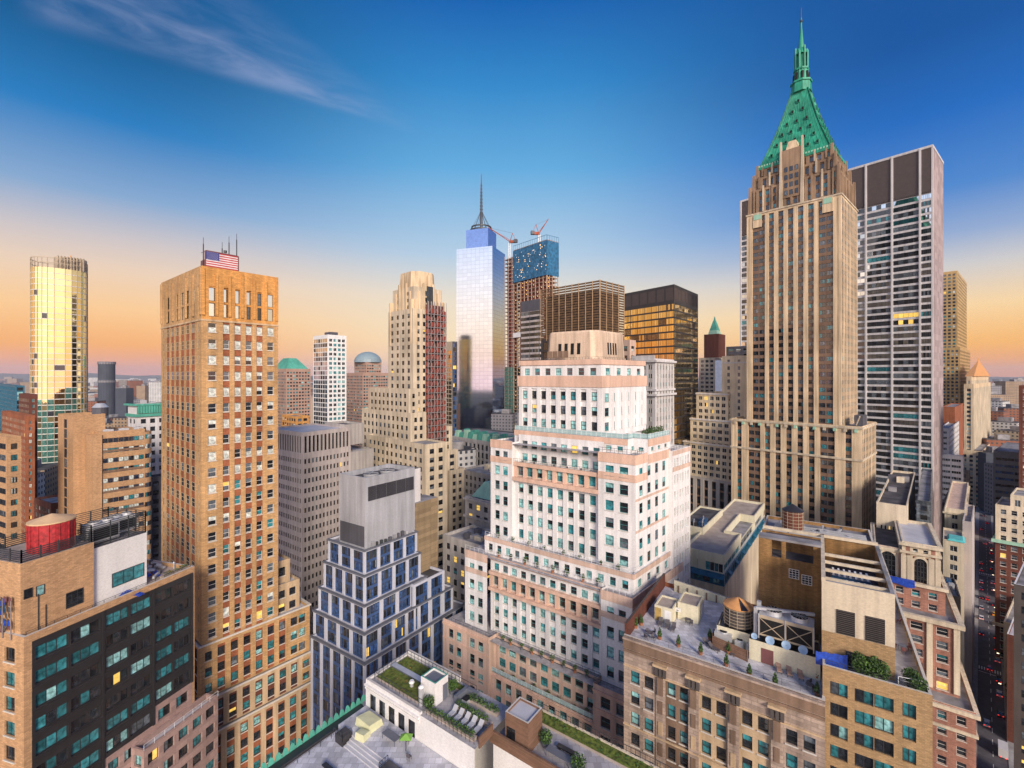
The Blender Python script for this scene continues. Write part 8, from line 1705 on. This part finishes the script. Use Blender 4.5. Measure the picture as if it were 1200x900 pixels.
cyc = ['grey', 'white', 'black', 'silver', 'dark blue', 'black', 'white', 'yellow', 'black', 'silver', 'white', 'black', 'grey', 'red', 'black', 'white']
for i, (r, c) in enumerate(zip(rows_r, cyc)): lst.append((r, 5.7, c, 0, '%s car parked along the right kerb, %s from the bottom' % (c, ORD[i] if i < 14 else ('fifteenth' if i == 14 else 'farthest'))))
rows_l = [742, 724, 712, 700, 690, 682, 668, 660]
for i, (r, c) in enumerate(zip(rows_l, ['black', 'white', 'silver', 'black', 'dark blue', 'white', 'black', 'grey'])): lst.append((r, 1.0, c, 0, '%s car standing along the left kerb, %s from the bottom' % (c, ORD[i])))
lst += [(780, 3.3, 'red', 0, 'red car on the crosswalk with bright tail lights'), (700, 3.3, 'red', 0, 'red car in the middle lane halfway along street'), (636, 3.0, 'white', 1, 'white box truck in the middle lane far up the street'), (620, 1.5, 'black', 0, 'black car with tail lights left of the far crossing'), (612, 4.5, 'red', 0, 'red car with glowing lights right of far crossing'), (604, 3.0, 'black', 0, 'black car at the farthest crossing with red lights')]
for r, t, c, van, lb in lst: car(c, (*RP(s_at(r), t), .04), rzs, lb, 'vehicles in the street', bool(van))
# street lamps, tree and people
for k in range(8):
    s0 = s_at(820) + k * 26; x, y = RP(s0, W_ + .6); e = empty('street_lamp', (x, y, .15), math.atan2(-nr.y, -nr.x), label='tall curved street lamp on the right pavement, %s from the bottom' % ORD[k], cat='street lamp', group='street lamps on the right pavement'); m, q = MB(), MB(); m.cyl((0, 0, 0), .12, 8, 'rail_dark', 8, r2=.07); m.bar((0, 0, 8), (1.6, 0, 8.5), .1, 'rail_dark'); q.box((1.8, 0, 8.4), (.7, .3, .15), 'head_light'); m.build('post', e); q.build('lamp_head', e)
for k, row in enumerate((812, 800, 790, 765)):
    x, y = RP(s_at(row), W_ + 2.2); e = empty('street_tree', (x, y, .15), label='green street tree on the right pavement, %s from the bottom' % ORD[k], cat='tree', group='street trees on the right pavement'); m, f_ = MB(), MB(); m.cyl((0, 0, 0), .18, 3.4, 'bark', 8, r2=.1)
    for j in range(5): a = j * 1.26; m.bar((0, 0, 2.6), (1.2 * math.cos(a), 1.2 * math.sin(a), 4.4), .1, 'bark')
    for j in range(6): a = j * 1.05; foliage(f_, (1.1 * math.cos(a), 1.1 * math.sin(a), 4.8 + (j % 3) * .6), 1.1, 1.1, .9, 220, .22)
    m.build('trunk', e); f_.build('crown', e)
# park far up the street
m = MB()
for k in range(9): foliage(m, (512 + random.uniform(-30, 30), 520 + random.uniform(-40, 30), 7), 12, 12, 6, 500, 1.1, ('leaf_b', 'leaf_a', 'leaf_b'))
o = m.build('park_trees'); o['kind'] = 'stuff'; o['label'] = 'light green mass of park trees beyond the street'
# ================================================================== hills and the far city
m = MB(); px0 = None
for k in range(60):
    x0, x1 = -14000 + k * 480, -14000 + (k + 1) * 480; hh = lambda i: 60 + 55 * math.sin(i * .35) * math.sin(i * .11 + 1) + 25 * math.sin(i * 1.3) + (70 if i < 34 else 0)
    y0 = 11000; m.poly([(x0, y0, 0), (x1, y0, 0), (x1, y0 + 900, hh(k + 1)), (x0, y0 + 900, hh(k))], 'hill'); m.poly([(x0, y0 + 900, hh(k)), (x1, y0 + 900, hh(k + 1)), (x1, y0 + 4000, 0), (x0, y0 + 4000, 0)], 'hill')
o = m.build('hills'); o['kind'] = 'structure'
names = [('city_grey', (.26, .25, .27, 1), 'grey'), ('city_cream', (.52, .44, .34, 1), 'cream'), ('city_brick', (.30, .12, .07, 1), 'red brick'), ('city_white', (.62, .61, .60, 1), 'white'), ('city_dark', (.07, .08, .11, 1), 'dark'), ('city_tan', (.38, .27, .18, 1), 'tan')]
for nme, c, _ in names:
    wall_mat(nme, c, var=.2, stain=.1)
    nt = M[nme].node_tree; N, L = nt.nodes, nt.links; P = N['Principled BSDF']; src = P.inputs['Base Color'].links[0].from_socket
    uv = N.new('ShaderNodeUVMap'); bt = N.new('ShaderNodeTexBrick'); bt.offset = 0; L.new(uv.outputs[0], bt.inputs[0]); bt.inputs['Scale'].default_value = 1; bt.inputs['Brick Width'].default_value = 3.6; bt.inputs['Row Height'].default_value = 3.6; bt.inputs['Mortar Size'].default_value = .95; bt.inputs['Mortar Smooth'].default_value = .0
    g = N.new('ShaderNodeNewGeometry'); sx = N.new('ShaderNodeSeparateXYZ'); L.new(g.outputs['Normal'], sx.inputs[0]); lt = N.new('ShaderNodeMath'); lt.operation = 'LESS_THAN'; L.new(sx.outputs[2], lt.inputs[0]); lt.inputs[1].default_value = .5
    iv = N.new('ShaderNodeMath'); iv.operation = 'SUBTRACT'; iv.inputs[0].default_value = 1; L.new(bt.outputs['Fac'], iv.inputs[1]); mu = N.new('ShaderNodeMath'); mu.operation = 'MULTIPLY'; L.new(iv.outputs[0], mu.inputs[0]); L.new(lt.outputs[0], mu.inputs[1])
    mx = N.new('ShaderNodeMix'); mx.data_type = 'RGBA'; L.new(mu.outputs[0], mx.inputs[0]); L.new(src, mx.inputs[6]); mx.inputs[7].default_value = (.06, .07, .085, 1); L.new(mx.outputs[2], P.inputs['Base Color'])
def dist_b(col, D_, w, h, mt, lab=None, rz=None, dp=None, cat='building', name='distant_building', group=None):
    x = (col - CX) / F * D_; m = MB(); dp = dp or w * random.uniform(.6, 1.2); rz = random.uniform(-.6, .9) if rz is None else rz; m.box((0, 0, 0), (w, dp, h), mt, rz)
    o = m.build('wall'); e = empty(name, (x, D_, 0), label=lab, cat=cat, group=group); o.parent = e
    q = MB(); q.box((w * .08, 0, h), (w * .35, dp * .4, min(5, h * .1)), 'roof_grey', rz); q.build('roof_house', e); q = MB(); q.box((0, 0, h), (w * .97, dp * .97, .3), 'roof_dark', rz); q.build('roof', e); return e
def hrow(row, D_): return H + (CY - row) / F * D_
# hand-placed landmarks
e = empty('round_tower', ((125 - CX) / F * 900, 900, 0), label='dark cylindrical tower standing alone near the river left of brick tower', cat='skyscraper'); m, q = MB(), MB(); hz = hrow(427, 900); m.cyl((0, 0, 0), 13, hz, 'city_dark', 20); q.cyl((0, 0, hz), 14, 5, 'city_grey', 20); q.cyl((0, 0, hz * .75), 13.6, 5, 'city_grey', 20); m.build('shaft', e); q.build('ring', e)
hand = [(108, 700, 26, 470, 'city_brick', 'dark red block low beside the glass tower base'), (146, 820, 20, 455, 'city_dark', 'dark slim block just right of cylindrical tower'), (158, 1500, 28, 446, 'city_brick', 'pinkish far tower right of cylindrical tower'), (168, 1450, 26, 452, 'city_tan', 'tan far tower before the green crown'), (152, 1000, 40, 468, 'city_white', 'wide white low block below far pink towers'), (184, 1300, 34, 448, 'city_white', 'white far slab just left of brick tower'), (140, 1100, 30, 462, 'city_brick', 'brick far block between cylindrical tower and white block'), (30, 800, 30, 470, 'city_grey', 'grey far block behind teal glass block'), (352, 700, 20, 470, 'city_cream', 'cream far block right of brick tower'),
        (1152, 900, 60, 462, 'city_tan', 'tan far block behind courthouse'), (1166, 700, 30, 470, 'city_white', 'white far block right of courthouse'), (1186, 650, 32, 478, 'city_brick', 'brick far block at the right edge, upper one'), (1176, 560, 30, 494, 'city_white', 'white mid-distance block right of courthouse'), (1192, 500, 26, 505, 'city_cream', 'cream mid-distance block at the right edge'), (1172, 470, 26, 515, 'city_brick', 'brick mid-distance block above the far street'), (1188, 430, 28, 526, 'city_white', 'white block just above the dark striped office'), (1160, 900, 22, 452, 'city_grey', 'grey far slab on horizon right of courthouse'), (1190, 1100, 60, 447, 'city_tan', 'wide tan slab on the horizon at right edge'), (1163, 420, 20, 530, 'city_dark', 'dark block closing the far end of street, left'), (1174, 400, 16, 545, 'city_grey', 'grey block closing the far end of street, right')]
for c, D_, w, row, mt, lb in hand: dist_b(c, D_, w, hrow(row, D_), mt, lb)
# mid-distance blocks that fill between the towers
m = MB(); cnt = 0
random.seed(21)
placed = 0
for k in range(170):
    D_ = random.uniform(260, 1000); col = random.choice([random.uniform(-60, 210), random.uniform(300, 640), random.uniform(790, 880), random.uniform(1100, 1260)])
    if 1095 < col < 1200 and D_ < 560: continue
    if col < 330 and 850 < D_: continue
    if 300 < col < 640 and D_ < 270: continue
    x = (col - CX) / F * D_; top = random.uniform(478, 520) if D_ > 420 else random.uniform(520, 560); h = hrow(top, D_)
    if h < 8: h = random.uniform(10, 24)
    nme, cc_, wd = random.choice(names); dist_b(col, D_, random.uniform(18, 34), h, nme, 'lower %s block among the roofs between the towers' % wd, group='low %s city blocks' % wd)
# far carpet of the city across the river: one mass
m = MB()
for k in range(2600):
    D_ = 1150 + 9000 * random.random() ** 1.6; col = random.uniform(-60, 1260); x = (col - CX) / F * D_
    if col < 620 and 1000 < D_ < 2600: continue
    w = random.uniform(14, 60) * (1 + D_ / 6000); h = random.expovariate(1 / 14) + 6
    if random.random() < .05: h += random.uniform(20, 70)
    m.box((x, D_, 0), (w, w * random.uniform(.5, 1.3), min(h, 95)), random.choice(names)[0], random.uniform(0, 1.5))
o = m.build('far_city'); o['kind'] = 'stuff'; o['label'] = 'hazy carpet of low city blocks toward the horizon'
# ================================================================== air
m = bpy.data.materials.new('haze'); m.use_nodes = True; N, L = m.node_tree.nodes, m.node_tree.links
for n in list(N): N.remove(n)
out = N.new('ShaderNodeOutputMaterial'); pv_ = N.new('ShaderNodeVolumePrincipled'); L.new(pv_.outputs[0], out.inputs['Volume']); pv_.inputs['Color'].default_value = (.80, .82, .92, 1); pv_.inputs['Density'].default_value = .00005; pv_.inputs['Anisotropy'].default_value = .0; M['haze'] = m
mb = MB(); mb.hexa([(-15500, -2500, -1), (15500, -2500, -1), (15500, 15500, -1), (-15500, 15500, -1)], [(-15500, -2500, 392), (15500, -2500, 392), (15500, 15500, 392), (-15500, 15500, 392)], 'haze')
o = mb.build('haze', uv=False); o['kind'] = 'stuff'
# ================================================================== plants and chairs on the white building's balconies
wf = WB['fr']; random.seed(5)
def balcony_row(u, va0, va1, z, n, where, what='plant'):
    for k in range(n):
        v = va0 + (va1 - va0) * (k + .5) / n + random.uniform(-.4, .4); p = wf.p(u, v, z); nm = ORD[n - 1 - k]
        if what == 'plant':
            e = empty('potted_plant', p, label='small potted plant on the %s, %s from the left' % (where, nm), cat='plant', group='potted plants on ' + where); f_, q = MB(), MB(); r = random.uniform(.3, .6); foliage(f_, (0, 0, .9 + r * .6), r, r, r * random.uniform(.8, 1.5), 110, .13); q.cyl((0, 0, 0), .25, .5, 'terracotta' if k % 2 else 'slate', 9, r2=.33); f_.build('foliage', e); q.build('pot', e)
        else: copy_tree(chair_p, None, p, random.uniform(0, 6), 'dark balcony chair on the %s, %s from the left' % (where, nm), 'chairs on ' + where)
W0 = WB
balcony_row(1.2, W0['vpav'] + 1, W0['VL2'] - 1, W0['zb2'] - .58, 8, 'long lowest balcony')
balcony_row(1.4, W0['vpav'] + 1, W0['VL2'] - 1, W0['Z0'] - .58, 9, 'railed terrace above peach base')
balcony_row(W0['u0'] + 1.9, W0['va_'], W0['vb_'], W0['Z1'] - .48, 8, 'middle railed terrace')
balcony_row(W0['u2'] + 1.4, W0['va2'] + 1, W0['vb2'] - 1, W0['zc1'], 7, 'upper arcade balcony', 'chair')
balcony_row(W0['u1_'] + .8, W0['v1_'] + 1, W0['vL'] - 1, W0['Zb'] - .58, 8, 'narrow second terrace')
for k in range(5): bush(wf.p(W0['u3'] + 4 + k * 1.9, W0['v2'] + 1.3, W0['Z3'] - .5), .9, 2.2, 'tall bush on the right-hand top terrace, %s from the left' % ORD[k], n=300)
# clutter on bare roofs near the camera: pipes and vents
def roof_clutter(frm, u0, u1, v0, v1, z, n, where):
    for k in range(n):
        u, v = random.uniform(u0, u1), random.uniform(v0, v1); p = frm.p(u, v, z); t = k % 3; rz = random.uniform(0, 3)
        if t == 0: e = empty('vent_pipe', p, label='thin steel vent pipe on the %s, number %s' % (where, ORD[k]) if False else 'thin steel vent pipe standing on the ' + where, cat='vent', group='vent pipes on the ' + where); m, q = MB(), MB(); m.cyl((0, 0, 0), .12, 1.1, 'duct', 8); q.cyl((0, 0, 1.1), .25, .2, 'steel', 8, r2=.12); m.build('pipe', e); q.build('cap', e)
        elif t == 1: e = empty('roof_hatch', p, rz, label='low square hatch on the ' + where, cat='hatch', group='hatches on the ' + where); m, q = MB(), MB(); m.box((0, 0, 0), (1.2, .9, .5), 'roof_grey'); q.box((0, 0, .5), (1.3, 1.0, .08), 'duct'); m.build('curb', e); q.build('lid', e)
        else: e = empty('roof_duct', p, rz, label='bent metal duct on the ' + where, cat='duct', group='ducts on the ' + where); m, q = MB(), MB(); m.bar((-1.3, 0, .4), (1.3, 0, .4), .4, 'duct'); q.bar((1.3, 0, 0), (1.3, 0, .9), .45, 'metal_dark'); m.build('run', e); q.build('elbow', e)
g_ = Fr(28, 66, -1300, 760); gu = g_.ua(228); roof_clutter(g_, gu * .74, gu * .98, 3, 14, g_.za(747) - .7, 12, 'open roof by the brick tower')
g_ = Fr(1026, 90, -239, 959); roof_clutter(g_, 1.5, 9, 2, g_.va(893) - 2, g_.za(641) - .7, 10, 'long flat brown roof')
